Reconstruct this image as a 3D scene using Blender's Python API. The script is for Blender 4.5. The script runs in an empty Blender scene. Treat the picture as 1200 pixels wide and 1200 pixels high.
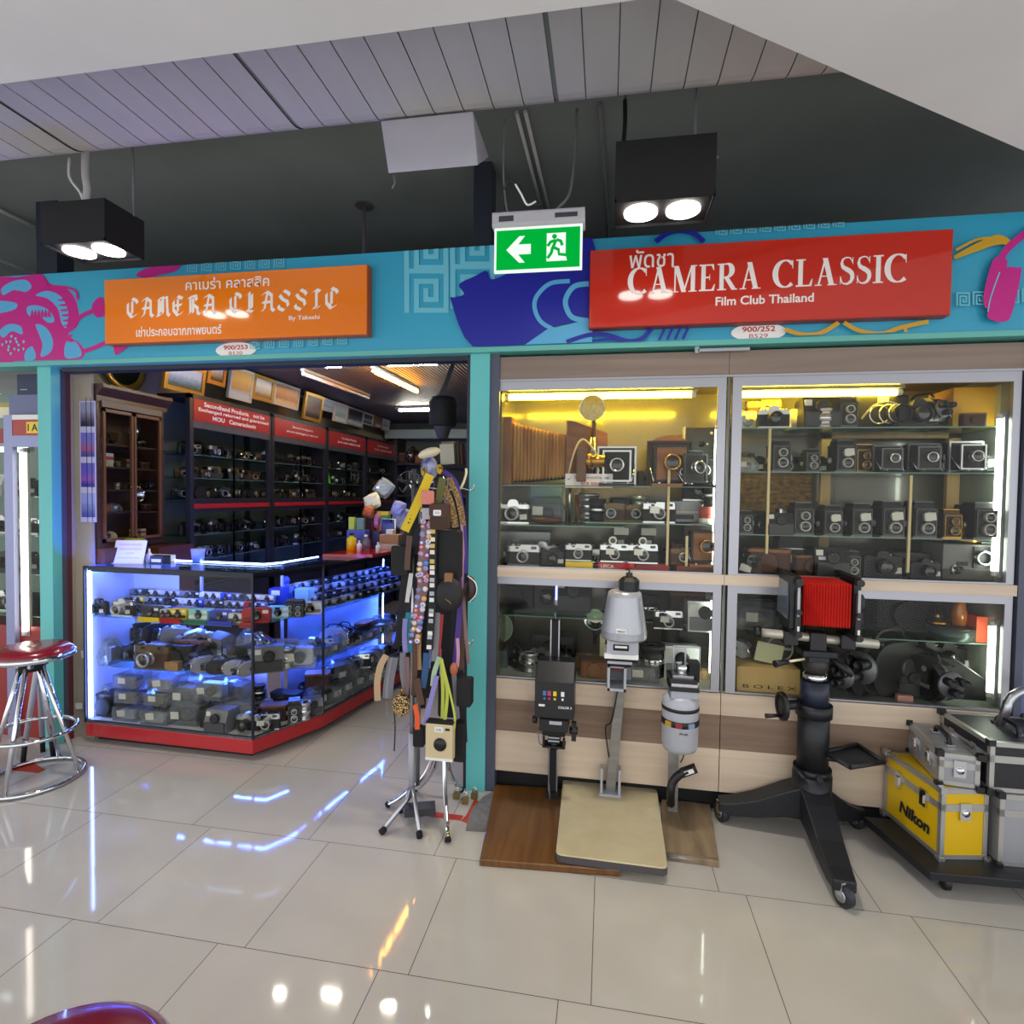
import bpy, math, random
from mathutils import Matrix, Vector
random.seed(7)
R = math.radians
PI = math.pi
sc = bpy.context.scene
COL = sc.collection

# ------------------------------------------------------------------ camera
EYE = Vector((0.0, 0.0, 1.6))
FPX = 649.57
YAW, PITCH, ROLL = -0.1687, -0.03085, -0.01352
_cy, _sy = math.cos(YAW), math.sin(YAW)
_f = Vector((_sy*math.cos(PITCH), _cy*math.cos(PITCH), math.sin(PITCH)))
_r = Vector((_cy, -_sy, 0.0))
_d = _f.cross(_r)
if _d.z > 0: _d = -_d
_c, _s = math.cos(ROLL), math.sin(ROLL)
RT = _c*_r + _s*_d
DN = -_s*_r + _c*_d
FW = _f
cam = bpy.data.cameras.new('camera')
cam.lens = FPX/1200.0*36.0
cam.sensor_width = 36.0
cam.clip_start = 0.02
cam.clip_end = 100
camo = bpy.data.objects.new('camera', cam)
COL.objects.link(camo)
m = Matrix((RT, -DN, -FW)).transposed().to_4x4()
m.translation = EYE
camo.matrix_world = m
sc.camera = camo

def ray(x, y):
    return RT*((x-600)/FPX) + DN*((y-600)/FPX) + FW
def P(x, y, Y):            # point of the wall plane Y seen at (x, y)
    d = ray(x, y); return EYE + d*(Y/d.y)
def F(x, y, Z=0.0):        # point of the level Z seen at (x, y)
    d = ray(x, y); return EYE + d*((Z-EYE.z)/d.z)
def PX(x, y, X):
    d = ray(x, y); return EYE + d*(X/d.x)

# ------------------------------------------------------------------ materials
def lin(h):
    h = h.lstrip('#')
    out = []
    for i in (0, 2, 4):
        c = int(h[i:i+2], 16)/255.0
        out.append(c/12.92 if c <= .04045 else ((c+.055)/1.055)**2.4)
    return (out[0], out[1], out[2], 1.0)
MATS = {}
def mat(name, hexc='808080', rough=.5, metal=0.0, coat=0.0, spec=.5):
    if name in MATS: return MATS[name]
    M = bpy.data.materials.new(name); M.use_nodes = True
    b = M.node_tree.nodes['Principled BSDF']
    b.inputs['Base Color'].default_value = lin(hexc)
    b.inputs['Roughness'].default_value = rough
    b.inputs['Metallic'].default_value = metal
    b.inputs['Specular IOR Level'].default_value = spec
    if coat: b.inputs['Coat Weight'].default_value = coat; b.inputs['Coat Roughness'].default_value = .05
    M.diffuse_color = lin(hexc)
    MATS[name] = M
    return M
def emit(name, hexc, strength):
    if name in MATS: return MATS[name]
    M = bpy.data.materials.new(name); M.use_nodes = True
    nt = M.node_tree; nt.nodes.clear()
    o = nt.nodes.new('ShaderNodeOutputMaterial'); e = nt.nodes.new('ShaderNodeEmission')
    e.inputs['Color'].default_value = lin(hexc); e.inputs['Strength'].default_value = strength
    nt.links.new(e.outputs[0], o.inputs[0])
    MATS[name] = M
    return M
def glassy(name, tint='ffffff', refl=1.0, rough=0.0, haze=0.0, hazec='ffffff'):
    """thin pane: clear with a Fresnel reflection, optionally a little milky"""
    if name in MATS: return MATS[name]
    M = bpy.data.materials.new(name); M.use_nodes = True
    nt = M.node_tree; nt.nodes.clear(); N = nt.nodes.new; L = nt.links.new
    o = N('ShaderNodeOutputMaterial'); t = N('ShaderNodeBsdfTransparent'); g = N('ShaderNodeBsdfGlossy')
    t.inputs[0].default_value = lin(tint); g.inputs['Roughness'].default_value = rough
    lw = N('ShaderNodeLayerWeight'); lw.inputs['Blend'].default_value = .5
    pw = N('ShaderNodeMath'); pw.operation = 'POWER'; pw.inputs[1].default_value = 5.0
    L(lw.outputs['Facing'], pw.inputs[0])
    mu = N('ShaderNodeMath'); mu.operation = 'MULTIPLY_ADD'; mu.inputs[1].default_value = .96*refl; mu.inputs[2].default_value = .04*refl
    L(pw.outputs[0], mu.inputs[0])
    mx = N('ShaderNodeMixShader'); L(mu.outputs[0], mx.inputs[0])
    src = t
    if haze:
        df = N('ShaderNodeBsdfDiffuse'); df.inputs[0].default_value = lin(hazec)
        m2 = N('ShaderNodeMixShader'); m2.inputs[0].default_value = haze
        L(t.outputs[0], m2.inputs[1]); L(df.outputs[0], m2.inputs[2]); src = m2
    L(src.outputs[0], mx.inputs[1]); L(g.outputs[0], mx.inputs[2]); L(mx.outputs[0], o.inputs[0])
    MATS[name] = M
    return M
def noisy(name, c1, c2, scale=(4, 4, 4), rough=.5, detail=3, dist=0.0, bump=0.0, lo=.35, hi=.65, coat=0, metal=0.0, coords='Object'):
    """two colours mixed by stretched noise: wood, worn board, stone, painted concrete"""
    if name in MATS: return MATS[name]
    M = mat(name, c1, rough, metal, coat)
    nt = M.node_tree; N = nt.nodes.new; L = nt.links.new
    b = nt.nodes['Principled BSDF']
    tc = N('ShaderNodeTexCoord'); mp = N('ShaderNodeMapping'); mp.inputs['Scale'].default_value = scale
    no = N('ShaderNodeTexNoise'); no.inputs['Scale'].default_value = 1.0; no.inputs['Detail'].default_value = detail
    no.inputs['Distortion'].default_value = dist
    rp = N('ShaderNodeValToRGB')
    rp.color_ramp.elements[0].position = lo; rp.color_ramp.elements[0].color = lin(c1)
    rp.color_ramp.elements[1].position = hi; rp.color_ramp.elements[1].color = lin(c2)
    L(tc.outputs[coords], mp.inputs[0]); L(mp.outputs[0], no.inputs['Vector']); L(no.outputs['Fac'], rp.inputs[0])
    L(rp.outputs[0], b.inputs['Base Color'])
    if bump:
        bp = N('ShaderNodeBump'); bp.inputs['Strength'].default_value = bump; bp.inputs['Distance'].default_value = .004
        L(no.outputs['Fac'], bp.inputs['Height']); L(bp.outputs[0], b.inputs['Normal'])
    return M

# ------------------------------------------------------------------ mesh builder
class MB:
    def __init__(s, M=None):
        s.v = []; s.f = []; s.m = []; s.sm = []; s.M = M or Matrix.Identity(4)
    def add(s, vs, fs, m, smooth=False, M=None):
        T = s.M @ M if M is not None else s.M
        o = len(s.v)
        s.v += [tuple(T @ Vector(p)) for p in vs]
        s.f += [tuple(i+o for i in f) for f in fs]
        s.m += [m]*len(fs); s.sm += [smooth]*len(fs)
        return s
    def merge(s, o, M=None):
        k = len(s.v)
        s.v += [tuple(M @ Vector(p)) for p in o.v] if M is not None else o.v
        s.f += [tuple(i+k for i in f) for f in o.f]; s.m += o.m; s.sm += o.sm
        return s
    def box(s, c, d, m, M=None):
        x, y, z = c; a, b, h = d[0]/2, d[1]/2, d[2]/2
        vs = [(x-a,y-b,z-h),(x+a,y-b,z-h),(x+a,y+b,z-h),(x-a,y+b,z-h),(x-a,y-b,z+h),(x+a,y-b,z+h),(x+a,y+b,z+h),(x-a,y+b,z+h)]
        return s.add(vs, [(3,2,1,0),(4,5,6,7),(0,1,5,4),(1,2,6,5),(2,3,7,6),(3,0,4,7)], m, M=M)
    def bx(s, x0, x1, y0, y1, z0, z1, m, M=None):
        return s.box(((x0+x1)/2,(y0+y1)/2,(z0+z1)/2), (x1-x0,y1-y0,z1-z0), m, M)
    def prism(s, pts, h0, h1, m, axis='z', M=None, smooth=False):
        """closed 2D outline swept from h0 to h1 along axis"""
        n = len(pts)
        def p3(p, h):
            return (p[0], p[1], h) if axis == 'z' else ((p[0], h, p[1]) if axis == 'y' else (h, p[0], p[1]))
        vs = [p3(p, h0) for p in pts] + [p3(p, h1) for p in pts]
        ar = sum(pts[i][0]*pts[(i+1) % n][1]-pts[(i+1) % n][0]*pts[i][1] for i in range(n))
        flip = (ar < 0) != (axis == 'y')
        fs = [(i, (i+1) % n, n+(i+1) % n, n+i) for i in range(n)]
        caps = [tuple(range(n-1, -1, -1)), tuple(range(n, 2*n))]
        if flip != (h1 < h0):
            fs = [f[::-1] for f in fs]; caps = [c[::-1] for c in caps]
        s.add(vs, fs, m, smooth, M)
        k = len(s.v)-2*n
        s.f += [tuple(i+k for i in c) for c in caps]; s.m += [m]*2; s.sm += [False]*2
        return s
    def rbox(s, c, d, r, m, axis='y', M=None, n=3):
        """box with rounded corners in the plane across axis"""
        dims = {'x': (1,2,0), 'y': (0,2,1), 'z': (0,1,2)}[axis]
        a, b, h = d[dims[0]]/2, d[dims[1]]/2, d[dims[2]]/2
        cx, cy, ch = c[dims[0]], c[dims[1]], c[dims[2]]
        pts = []
        for sx, sy, a0 in ((1,1,0),(-1,1,90),(-1,-1,180),(1,-1,270)):
            for k in range(n+1):
                t = R(a0+90*k/n)
                pts.append((cx+sx*(a-r)+r*math.cos(t), cy+sy*(b-r)+r*math.sin(t)))
        return s.prism(pts, ch-h, ch+h, m, axis, M)
    def cyl(s, p0, p1, r0, m, r1=None, n=14, caps=True, smooth=True, M=None):
        p0 = Vector(p0); p1 = Vector(p1); r1 = r0 if r1 is None else r1
        d = (p1-p0).normalized(); u = d.orthogonal().normalized(); w = d.cross(u)
        vs = []
        for p, r in ((p0, r0), (p1, r1)):
            for i in range(n):
                t = 2*PI*i/n; vs.append(tuple(p+u*(r*math.cos(t))+w*(r*math.sin(t))))
        s.add(vs, [(i, (i+1) % n, n+(i+1) % n, n+i) for i in range(n)], m, smooth, M)
        if caps:
            k = len(s.v)-2*n
            s.f += [tuple(k+i for i in range(n-1,-1,-1)), tuple(k+n+i for i in range(n))]; s.m += [m]*2; s.sm += [False]*2
        return s
    def lathe(s, prof, m, c=(0,0,0), axis='z', n=20, M=None, smooth=True):
        """profile of (radius, height) turned about axis through c"""
        vs = []; k = len(prof)
        for r, h in prof:
            for i in range(n):
                t = 2*PI*i/n; a, b = r*math.cos(t), r*math.sin(t)
                if axis == 'z': p = (a, b, h)
                elif axis == 'y': p = (a, -h, b)
                else: p = (h, a, b)
                vs.append((c[0]+p[0], c[1]+p[1], c[2]+p[2]))
        fs = []
        for j in range(k-1):
            for i in range(n):
                fs.append((j*n+i, j*n+(i+1) % n, (j+1)*n+(i+1) % n, (j+1)*n+i))
        return s.add(vs, fs, m, smooth, M)
    def tube(s, pts, r, m, n=8, closed=False, caps=True, M=None, rs=None):
        pts = [Vector(p) for p in pts]; k = len(pts); vs = []; u = None
        for j, p in enumerate(pts):
            a = pts[(j-1) % k] if (closed or j > 0) else p
            b = pts[(j+1) % k] if (closed or j < k-1) else p
            d = (b-a).normalized()
            if u is None: u = d.orthogonal().normalized()
            else:
                u = u-d*u.dot(d)
                u = u.normalized() if u.length > 1e-6 else d.orthogonal().normalized()
            w = d.cross(u); rr = rs[j] if rs else r
            for i in range(n):
                t = 2*PI*i/n; vs.append(tuple(p+u*(rr*math.cos(t))+w*(rr*math.sin(t))))
        fs = []
        for j in range(k if closed else k-1):
            for i in range(n):
                q = (j+1) % k
                fs.append((j*n+i, j*n+(i+1) % n, q*n+(i+1) % n, q*n+i))
        s.add(vs, fs, m, True, M)
        if caps and not closed:
            o = len(s.v)-k*n
            s.f += [tuple(o+i for i in range(n-1,-1,-1)), tuple(o+(k-1)*n+i for i in range(n))]; s.m += [m]*2; s.sm += [False]*2
        return s
    def poly(s, pts, m, M=None):
        return s.add(pts, [tuple(range(len(pts)))], m, M=M)
    def ribbon(s, pts, w, m, side=(1,0,0), th=.0015, M=None, ws=None):
        """flat strap along pts, width w across 'side', with thickness"""
        pts = [Vector(p) for p in pts]; sd = Vector(side).normalized(); vs = []; k = len(pts)
        for j, p in enumerate(pts):
            d = (pts[min(j+1,k-1)]-pts[max(j-1,0)]).normalized()
            q = (sd-d*sd.dot(d)); q = q.normalized() if q.length > 1e-5 else d.orthogonal().normalized()
            nn = d.cross(q); hw = (ws[j] if ws else w)/2
            for a, b in ((-1,-1),(1,-1),(1,1),(-1,1)):
                vs.append(tuple(p+q*(a*hw)+nn*(b*th/2)))
        fs = []
        for j in range(k-1):
            for i in range(4):
                fs.append((j*4+i, j*4+(i+1) % 4, (j+1)*4+(i+1) % 4, (j+1)*4+i))
        fs += [(3,2,1,0), (k*4-4,k*4-3,k*4-2,k*4-1)]
        return s.add(vs, fs, m, M=M)
    def ball(s, c, r, m, sc=(1,1,1), n=12, k=8, M=None):
        vs = []
        for j in range(k+1):
            ph = PI*j/k
            for i in range(n):
                t = 2*PI*i/n
                vs.append((c[0]+r*sc[0]*math.sin(ph)*math.cos(t), c[1]+r*sc[1]*math.sin(ph)*math.sin(t), c[2]-r*sc[2]*math.cos(ph)))
        fs = [(j*n+i, j*n+(i+1) % n, (j+1)*n+(i+1) % n, (j+1)*n+i) for j in range(k) for i in range(n)]
        return s.add(vs, fs, m, True, M)
    def merge_all(s, *o):
        for q in o: s.merge(q)
        return s
    def mesh(s, name):
        me = bpy.data.meshes.new(name)
        me.from_pydata(s.v, [], s.f)
        slots = []
        for mm in s.m:
            if mm not in slots: slots.append(mm)
        for mm in slots: me.materials.append(mm)
        ix = {mm: i for i, mm in enumerate(slots)}
        me.polygons.foreach_set('material_index', [ix[mm] for mm in s.m])
        me.polygons.foreach_set('use_smooth', s.sm)
        me.update()
        return me
    def build(s, name, parent=None, bevel=0.0, **kw):
        o = bpy.data.objects.new(name, s.mesh(name)); COL.objects.link(o)
        if parent is not None: o.parent = parent
        if bevel:
            b = o.modifiers.new('edge', 'BEVEL'); b.width = bevel; b.segments = 2; b.limit_method = 'ANGLE'; b.angle_limit = R(50)
        for k, val in kw.items(): o[k] = val
        return o

def tag(o, label, cat, group=None):
    o['label'] = label; o['category'] = cat
    if group: o['group'] = group
    return o
def thing(name, label, cat, loc=(0,0,0), rz=0.0, group=None, rot=None):
    o = bpy.data.objects.new(name, None); COL.objects.link(o)
    o.empty_display_size = .05
    o.location = loc; o.rotation_euler = rot if rot else (0, 0, rz)
    return tag(o, label, cat, group)
def struct(name, mb, **kw):
    o = mb.build(name, **kw); o['kind'] = 'structure'; return o
def Tr(x=0, y=0, z=0): return Matrix.Translation((x, y, z))
def Rx(a): return Matrix.Rotation(R(a), 4, 'X')
def Ry(a): return Matrix.Rotation(R(a), 4, 'Y')
def Rz(a): return Matrix.Rotation(R(a), 4, 'Z')
def smooth_pts(pts, sub=6, closed=False):
    """Catmull-Rom through the points"""
    pts = [Vector(p) for p in pts]; n = len(pts); out = []
    rng = range(n) if closed else range(n-1)
    for i in rng:
        g = (lambda j: pts[j % n]) if closed else (lambda j: pts[max(0, min(n-1, j))])
        a, b, c, d = g(i-1), g(i), g(i+1), g(i+2)
        for k in range(sub):
            t = k/sub
            out.append(.5*((2*b)+(c-a)*t+(2*a-5*b+4*c-d)*t*t+(3*b-a-3*c+d)*t**3))
    if not closed: out.append(pts[-1])
    return out
ORD = ('first second third fourth fifth sixth seventh eighth ninth tenth eleventh twelfth thirteenth fourteenth fifteenth sixteenth '
       'seventeenth eighteenth nineteenth twentieth').split()

# ------------------------------------------------------------------ lettering
_txt = {}
def text_geo(s, bold=0.0, space=1.0):
    key = (s, bold, space)
    if key in _txt: return _txt[key]
    cu = bpy.data.curves.new('lettering', 'FONT'); cu.body = s; cu.size = 1.0; cu.offset = bold; cu.space_character = space
    cu.resolution_u = 3
    o = bpy.data.objects.new('lettering', cu); COL.objects.link(o)
    dg = bpy.context.evaluated_depsgraph_get(); dg.update()
    me = bpy.data.meshes.new_from_object(o.evaluated_get(dg))
    vs = [tuple(v.co) for v in me.vertices]; fs = [tuple(p.vertices) for p in me.polygons]
    bpy.data.objects.remove(o); bpy.data.curves.remove(cu); bpy.data.meshes.remove(me)
    _txt[key] = (vs, fs)
    return vs, fs
def fit_text(mb, s, x0, x1, zc, h, m, y, bold=0.0, M=None, slant=0.0):
    """lettering in the XZ plane at depth y facing -Y, stretched to x0..x1 with height h about zc"""
    vs, fs = text_geo(s, bold)
    if not vs: return
    a = min(v[0] for v in vs); b = max(v[0] for v in vs); c = min(v[1] for v in vs); d = max(v[1] for v in vs)
    kx = (x1-x0)/max(b-a, 1e-6); kz = h/max(d-c, 1e-6)
    pts = [(x0+(v[0]-a)*kx+slant*(v[1]-c)*kz, y, zc+(v[1]-(c+d)/2)*kz) for v in vs]
    mb.add(pts, fs, m, M=M)

def strip2(pts, ws):
    """centre line with half widths -> list of quads in 2D"""
    out = []; k = len(pts); L = []
    for j in range(k):
        a = pts[max(j-1,0)]; b = pts[min(j+1,k-1)]
        dx, dy = b[0]-a[0], b[1]-a[1]; l = math.hypot(dx, dy) or 1
        nx, ny = -dy/l, dx/l
        L.append(((pts[j][0]+nx*ws[j], pts[j][1]+ny*ws[j]), (pts[j][0]-nx*ws[j], pts[j][1]-ny*ws[j])))
    for j in range(k-1):
        out.append([L[j][0], L[j+1][0], L[j+1][1], L[j][1]])
    return out
def round_poly(pts, r, n=4):
    out = []; k = len(pts)
    for i in range(k):
        a, b, c = Vector(pts[i-1]), Vector(pts[i]), Vector(pts[(i+1) % k])
        u = b+(a-b).normalized()*r; v = b+(c-b).normalized()*r
        for j in range(n+1):
            t = j/n; q = u*(1-t)**2+b*2*t*(1-t)+v*t*t; out.append((q.x, q.y))
    return out
def rect2(x0, y0, x1, y1): return [(x0,y0),(x1,y0),(x1,y1),(x0,y1)]
def bar2(x0, y0, x1, y1, w): return [(x0-w/2,y0),(x0+w/2,y0),(x1+w/2,y1),(x1-w/2,y1)]
def arc2(cx, cy, rx, ry, a0, a1, wf, n=18):
    pts = []; ws = []
    for i in range(n+1):
        t = R(a0+(a1-a0)*i/n); pts.append((cx+rx*math.cos(t), cy+ry*math.sin(t))); ws.append(wf(t))
    return strip2(pts, ws)
def serif_glyph(ch):
    t = .042; st = .09           # hairline and half stem
    wf = lambda a: t*.6+st*abs(math.cos(a))**1.3
    if ch == 'I': return [rect2(.105,0,.285,1), rect2(.0,0,.39,.05), rect2(0,.95,.39,1)], .39
    if ch == 'L': return [rect2(.09,0,.27,1), rect2(0,0,.62,.055), rect2(0,.95,.37,1), [(.62,0),(.66,.27),(.63,.27),(.52,.045)]], .66
    if ch == 'E': return [rect2(.09,0,.27,1), rect2(0,0,.63,.055), rect2(0,.945,.6,1), rect2(.2,.48,.45,.535), rect2(.43,.4,.455,.62),
                          [(.63,0),(.67,.25),(.64,.25),(.52,.045)], [(.5,.955),(.6,.77),(.625,.77),(.61,1)]], .67
    if ch == 'A': return [bar2(.14,0,.40,1,.075), bar2(.66,0,.39,1,.2), rect2(.22,.32,.55,.36), rect2(0,0,.27,.04), rect2(.5,0,.86,.04)], .86
    if ch == 'M': return [rect2(.12,0,.185,1), rect2(.82,0,1.0,1), bar2(.2,1,.53,0,.2), bar2(.53,0,.86,1,.07), rect2(0,0,.3,.04),
                          rect2(.73,0,1.08,.04), rect2(0,.96,.24,1), rect2(.84,.96,1.08,1)], 1.08
    if ch == 'R': return [rect2(.09,0,.27,1), rect2(0,0,.37,.05), rect2(0,.95,.42,1), bar2(.7,0,.36,.5,.2), rect2(.62,0,.84,.04), rect2(.2,.47,.4,.51)] + \
                         arc2(.38,.74,.22,.245,-90,90,wf), .84
    if ch == 'C': return arc2(.46,.5,.40,.49,48,312,wf,26) + [[(.70,.94),(.76,1.0),(.77,.68),(.745,.68)], [(.66,.88),(.76,.80),(.76,.72)]], .8
    if ch == 'S':
        pts = [(.50,.80),(.42,.94),(.28,.975),(.14,.92),(.09,.78),(.14,.64),(.28,.55),(.42,.46),(.50,.34),(.48,.16),(.38,.05),(.25,.022),(.12,.07),(.05,.24)]
        ws = [.02,.022,.026,.04,.06,.075,.085,.085,.075,.06,.042,.027,.022,.02]
        sp = smooth_pts([(p[0],p[1],0) for p in pts], 3); k = len(sp)
        w2 = [ws[min(int(i/3),13)] for i in range(k)]
        return strip2([(p[0],p[1]) for p in sp], w2) + [[(.49,.98),(.52,.98),(.52,.70),(.49,.78)], [(.03,.02),(.06,.02),(.06,.30),(.03,.30)]], .56
    return [], .34
def black_glyph(ch):
    """broad-nib strokes for the old-style lettering"""
    S = {'C': [[(.72,.88),(.45,1.0),(.14,.74),(.14,.28),(.42,.0),(.74,.16)], [(.44,.86),(.44,.2)], [(.72,.88),(.80,.74)]],
         'A': [[(.06,.04),(.22,.1),(.40,.98)], [(.36,.98),(.66,.80),(.66,.12),(.82,.0)], [(.10,.46),(.62,.46)], [(.08,.84),(.36,.98)]],
         'M': [[(.06,.0),(.16,.1),(.20,.9),(.08,.82)], [(.2,.9),(.46,.98),(.46,.14)], [(.46,.92),(.72,.98),(.76,.12),(.9,.0)], [(.32,.8),(.32,.2)], [(.04,.02),(.3,.06)]],
         'E': [[(.72,.86),(.42,1.0),(.14,.74),(.14,.28),(.42,.0),(.74,.16)], [(.42,.86),(.42,.2)], [(.2,.52),(.66,.54)]],
         'R': [[(.1,.02),(.22,.1),(.22,.92),(.06,.84)], [(.22,.92),(.56,.98),(.64,.74),(.36,.52)], [(.38,.52),(.68,.34),(.68,.1),(.84,.0)], [(.4,.86),(.4,.1)]],
         'L': [[(.1,.86),(.3,1.0),(.3,.14),(.12,.06)], [(.12,.1),(.5,.0),(.76,.2)], [(.46,.9),(.46,.2)]],
         'S': [[(.68,.86),(.4,1.0),(.14,.78),(.3,.58),(.6,.44),(.66,.22),(.4,.0),(.1,.12)], [(.68,.86),(.74,.74)], [(.1,.12),(.06,.26)]],
         'I': [[(.1,.84),(.32,.96),(.32,.1),(.1,.04)], [(.32,.96),(.54,.86)], [(.32,.04),(.54,.14)]]}
    nx, ny = .10*math.cos(R(40)), .10*math.sin(R(40)); out = []
    for ln in S.get(ch, []):
        for (a, b), (c, d) in zip(ln[:-1], ln[1:]):
            q = [(a-nx,b-ny),(a+nx,b+ny),(c+nx,d+ny),(c-nx,d-ny)]
            out.append(q)
    return out, (.9 if ch != ' ' else .5) if ch in 'CAMERLSI ' and ch != 'I' else .66
def glyph_line(mb, s, fn, x0, x1, z0, h, m, y, gap=.08, k=1.0):
    adv = []; tot = 0
    for ch in s:
        g, w = fn(ch); adv.append((g, tot)); tot += w+gap
    kx = (x1-x0)/(tot-gap)
    for n, (g, o) in enumerate(adv):
        for i, q in enumerate(g):
            yy = y-.00004*(i+1)
            pts = [(x0+(o+p[0])*kx, yy, z0+p[1]*h) for p in q]
            ar = sum(pts[i][0]*pts[(i+1) % len(pts)][2]-pts[(i+1) % len(pts)][0]*pts[i][2] for i in range(len(pts)))
            if ar < 0: pts = pts[::-1]
            mb.poly(pts, m)
# ------------------------------------------------------------------ the palette
BLACK = mat('black plastic', '131315', .45)
SOFTBLACK = mat('matte black', '0b0b0d', .75)
LEATHER = mat('black leatherette', '17171a', .65)
STEEL = mat('brushed steel', 'b4b5b8', .32, 1.0)
CHROME = mat('chrome', 'd8dade', .08, 1.0)
CAMSILVER = mat('satin chrome', 'c9cacc', .3, .85)
WHITE = mat('white card', 'e9e7e2', .6)
CREAMCARD = mat('cream card', 'e6dcb8', .6)
LENSGLASS = mat('lens glass', '0a0d18', .04, 0.0, 1.0)
BRASS = mat('brass', 'b98a3a', .25, 1.0)
RED = mat('red plastic', 'b3141c', .35)
YELLOW = mat('yellow plastic', 'eac81e', .35)
BLUE = mat('blue plastic', '2541b4', .35)
TEALPL = mat('pale teal plastic', '8fd0d4', .35)
GREY = mat('grey plastic', '77797d', .45)
DGREY = mat('dark grey plastic', '3a3b3f', .5)
LGREY = mat('light grey enamel', 'a9abb2', .35)
BROWNL = mat('brown leather', '4a2a18', .6)
TANL = mat('tan leather', '8a5a30', .55)
WOODR = noisy('reddish camera wood', '8c5720', '6f4010', (3, 40, 40), .4)
CLEAR = glassy('clear glass', 'f4f4f0', .25)
SHELFGL = glassy('shelf glass', 'd8efe6', .8)
BAGCLEAR = glassy('clear bag plastic', 'eef2f5', 2.2, .15, .16, 'dfe6f0')
GREENGL = mat('glass edge', '6f8f84', .2)

# ------------------------------------------------------------------ floor
def floor_material():
    M = bpy.data.materials.new('polished floor tiles'); M.use_nodes = True
    nt = M.node_tree; N = nt.nodes.new; L = nt.links.new; b = nt.nodes['Principled BSDF']
    def math_(op, a, c=None, v=None):
        n = N('ShaderNodeMath'); n.operation = op
        for i, q in enumerate((a, c)):
            if q is None: continue
            if isinstance(q, (int, float)): n.inputs[i].default_value = q
            else: L(q, n.inputs[i])
        return n.outputs[0]
    tc = N('ShaderNodeTexCoord'); sp = N('ShaderNodeSeparateXYZ'); L(tc.outputs['Object'], sp.inputs[0])
    T = .602
    v = math_('DIVIDE', math_('SUBTRACT', sp.outputs['Y'], 1.715), T)
    row = math_('FLOOR', v)
    odd = math_('ABSOLUTE', math_('SUBTRACT', math_('MULTIPLY', math_('FRACT', math_('MULTIPLY', row, .5)), 2.0), 0.0))
    u = math_('DIVIDE', math_('ADD', math_('ADD', sp.outputs['X'], .019), math_('MULTIPLY', odd, .103)), T)
    fu, fv = math_('FRACT', u), math_('FRACT', v)
    du = math_('MINIMUM', fu, math_('SUBTRACT', 1.0, fu)); dv = math_('MINIMUM', fv, math_('SUBTRACT', 1.0, fv))
    joint = math_('LESS_THAN', math_('MINIMUM', du, dv), .0022)
    cell = N('ShaderNodeCombineXYZ'); L(math_('FLOOR', u), cell.inputs[0]); L(row, cell.inputs[1])
    wn = N('ShaderNodeTexWhiteNoise'); L(cell.outputs[0], wn.inputs['Vector'])
    no = N('ShaderNodeTexNoise'); no.inputs['Scale'].default_value = 3.0; no.inputs['Detail'].default_value = 4; L(tc.outputs['Object'], no.inputs['Vector'])
    rp = N('ShaderNodeValToRGB'); rp.color_ramp.elements[0].position = .3; rp.color_ramp.elements[1].position = .7
    rp.color_ramp.elements[0].color = lin('b6b1a8'); rp.color_ramp.elements[1].color = lin('beb9b0'); L(no.outputs['Fac'], rp.inputs[0])
    hv = N('ShaderNodeHueSaturation'); L(rp.outputs[0], hv.inputs['Color'])
    L(math_('MULTIPLY_ADD', wn.outputs['Value'], .06), hv.inputs['Value'])
    hv.inputs['Value'].links[0].from_node.inputs[2].default_value = .97
    mx = N('ShaderNodeMix'); mx.data_type = 'RGBA'; L(joint, mx.inputs[0]); L(hv.outputs[0], mx.inputs[6]); mx.inputs[7].default_value = lin('35312d')
    L(mx.outputs[2], b.inputs['Base Color'])
    L(math_('MULTIPLY_ADD', joint, .5), b.inputs['Roughness'])
    b.inputs['Roughness'].links[0].from_node.inputs[2].default_value = .055
    b.inputs['Specular IOR Level'].default_value = .5
    return M
fl = MB().bx(-9, 7, -1.6, 9.5, -.12, 0, floor_material())
struct('floor', fl)

# ------------------------------------------------------------------ outer hall: soffit, strip ceiling, dark ceiling
PLASTER = noisy('white plaster', 'd8d6d4', 'e0dedc', (2, 2, 2), .9)
STRIPP = noisy('grey ceiling strips', 'b6b4b2', 'bebcba', (6, 1, 1), .55)
DARKC = noisy('dark painted concrete', '7a807c', '858a87', (1.5, 1.5, 1.5), .95, 5)
NAVY = mat('navy painted steel', '272c38', .6)
SLATE = mat('slate painted frame', '4b5060', .5)
TEAL = noisy('teal painted steel', '5cb9b7', '66c0bd', (3, 3, 1), .5)

MB_ = MB()
out = [(-9,-1.6),(7,-1.6),(7,2.7),(2.10,2.7),(.125,1.465),(-9,1.45)]
MB_.prism(out, 2.85, 3.08, PLASTER)
struct('ceiling_soffit', MB_)

def strip_ceiling():
    mb = MB(); w = .121; x = -9.0; k = 0
    x = -.109-73*w
    ctr = 2.16; Rr = .13
    while x < 4.5:
        g = .004 if k % 9 else .018
        prof = [(.9, 3.13), (ctr, 3.13)] + [(ctr+Rr*math.sin(R(a)), 3.13+Rr-Rr*math.cos(R(a))) for a in (15,30,45,60,75,90)] + [(ctr+Rr, 3.5)]
        for (y0, z0), (y1, z1) in zip(prof[:-1], prof[1:]):
            mb.add([(x+g,y0,z0),(x+w,y0,z0),(x+w,y1,z1),(x+g,y1,z1)], [(0,1,2,3)], STRIPP, True)
            mb.add([(x,y0,z0+.006),(x+g,y0,z0+.006),(x+g,y1-.0,z1+.006),(x,y1,z1+.006)], [(0,1,2,3)], DARKC)
        x += w; k += 1
    mb.bx(-9, 4.5, .9, 1.0, 3.13, 3.5, DARKC)
    return mb
struct('ceiling_strips', strip_ceiling())
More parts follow.
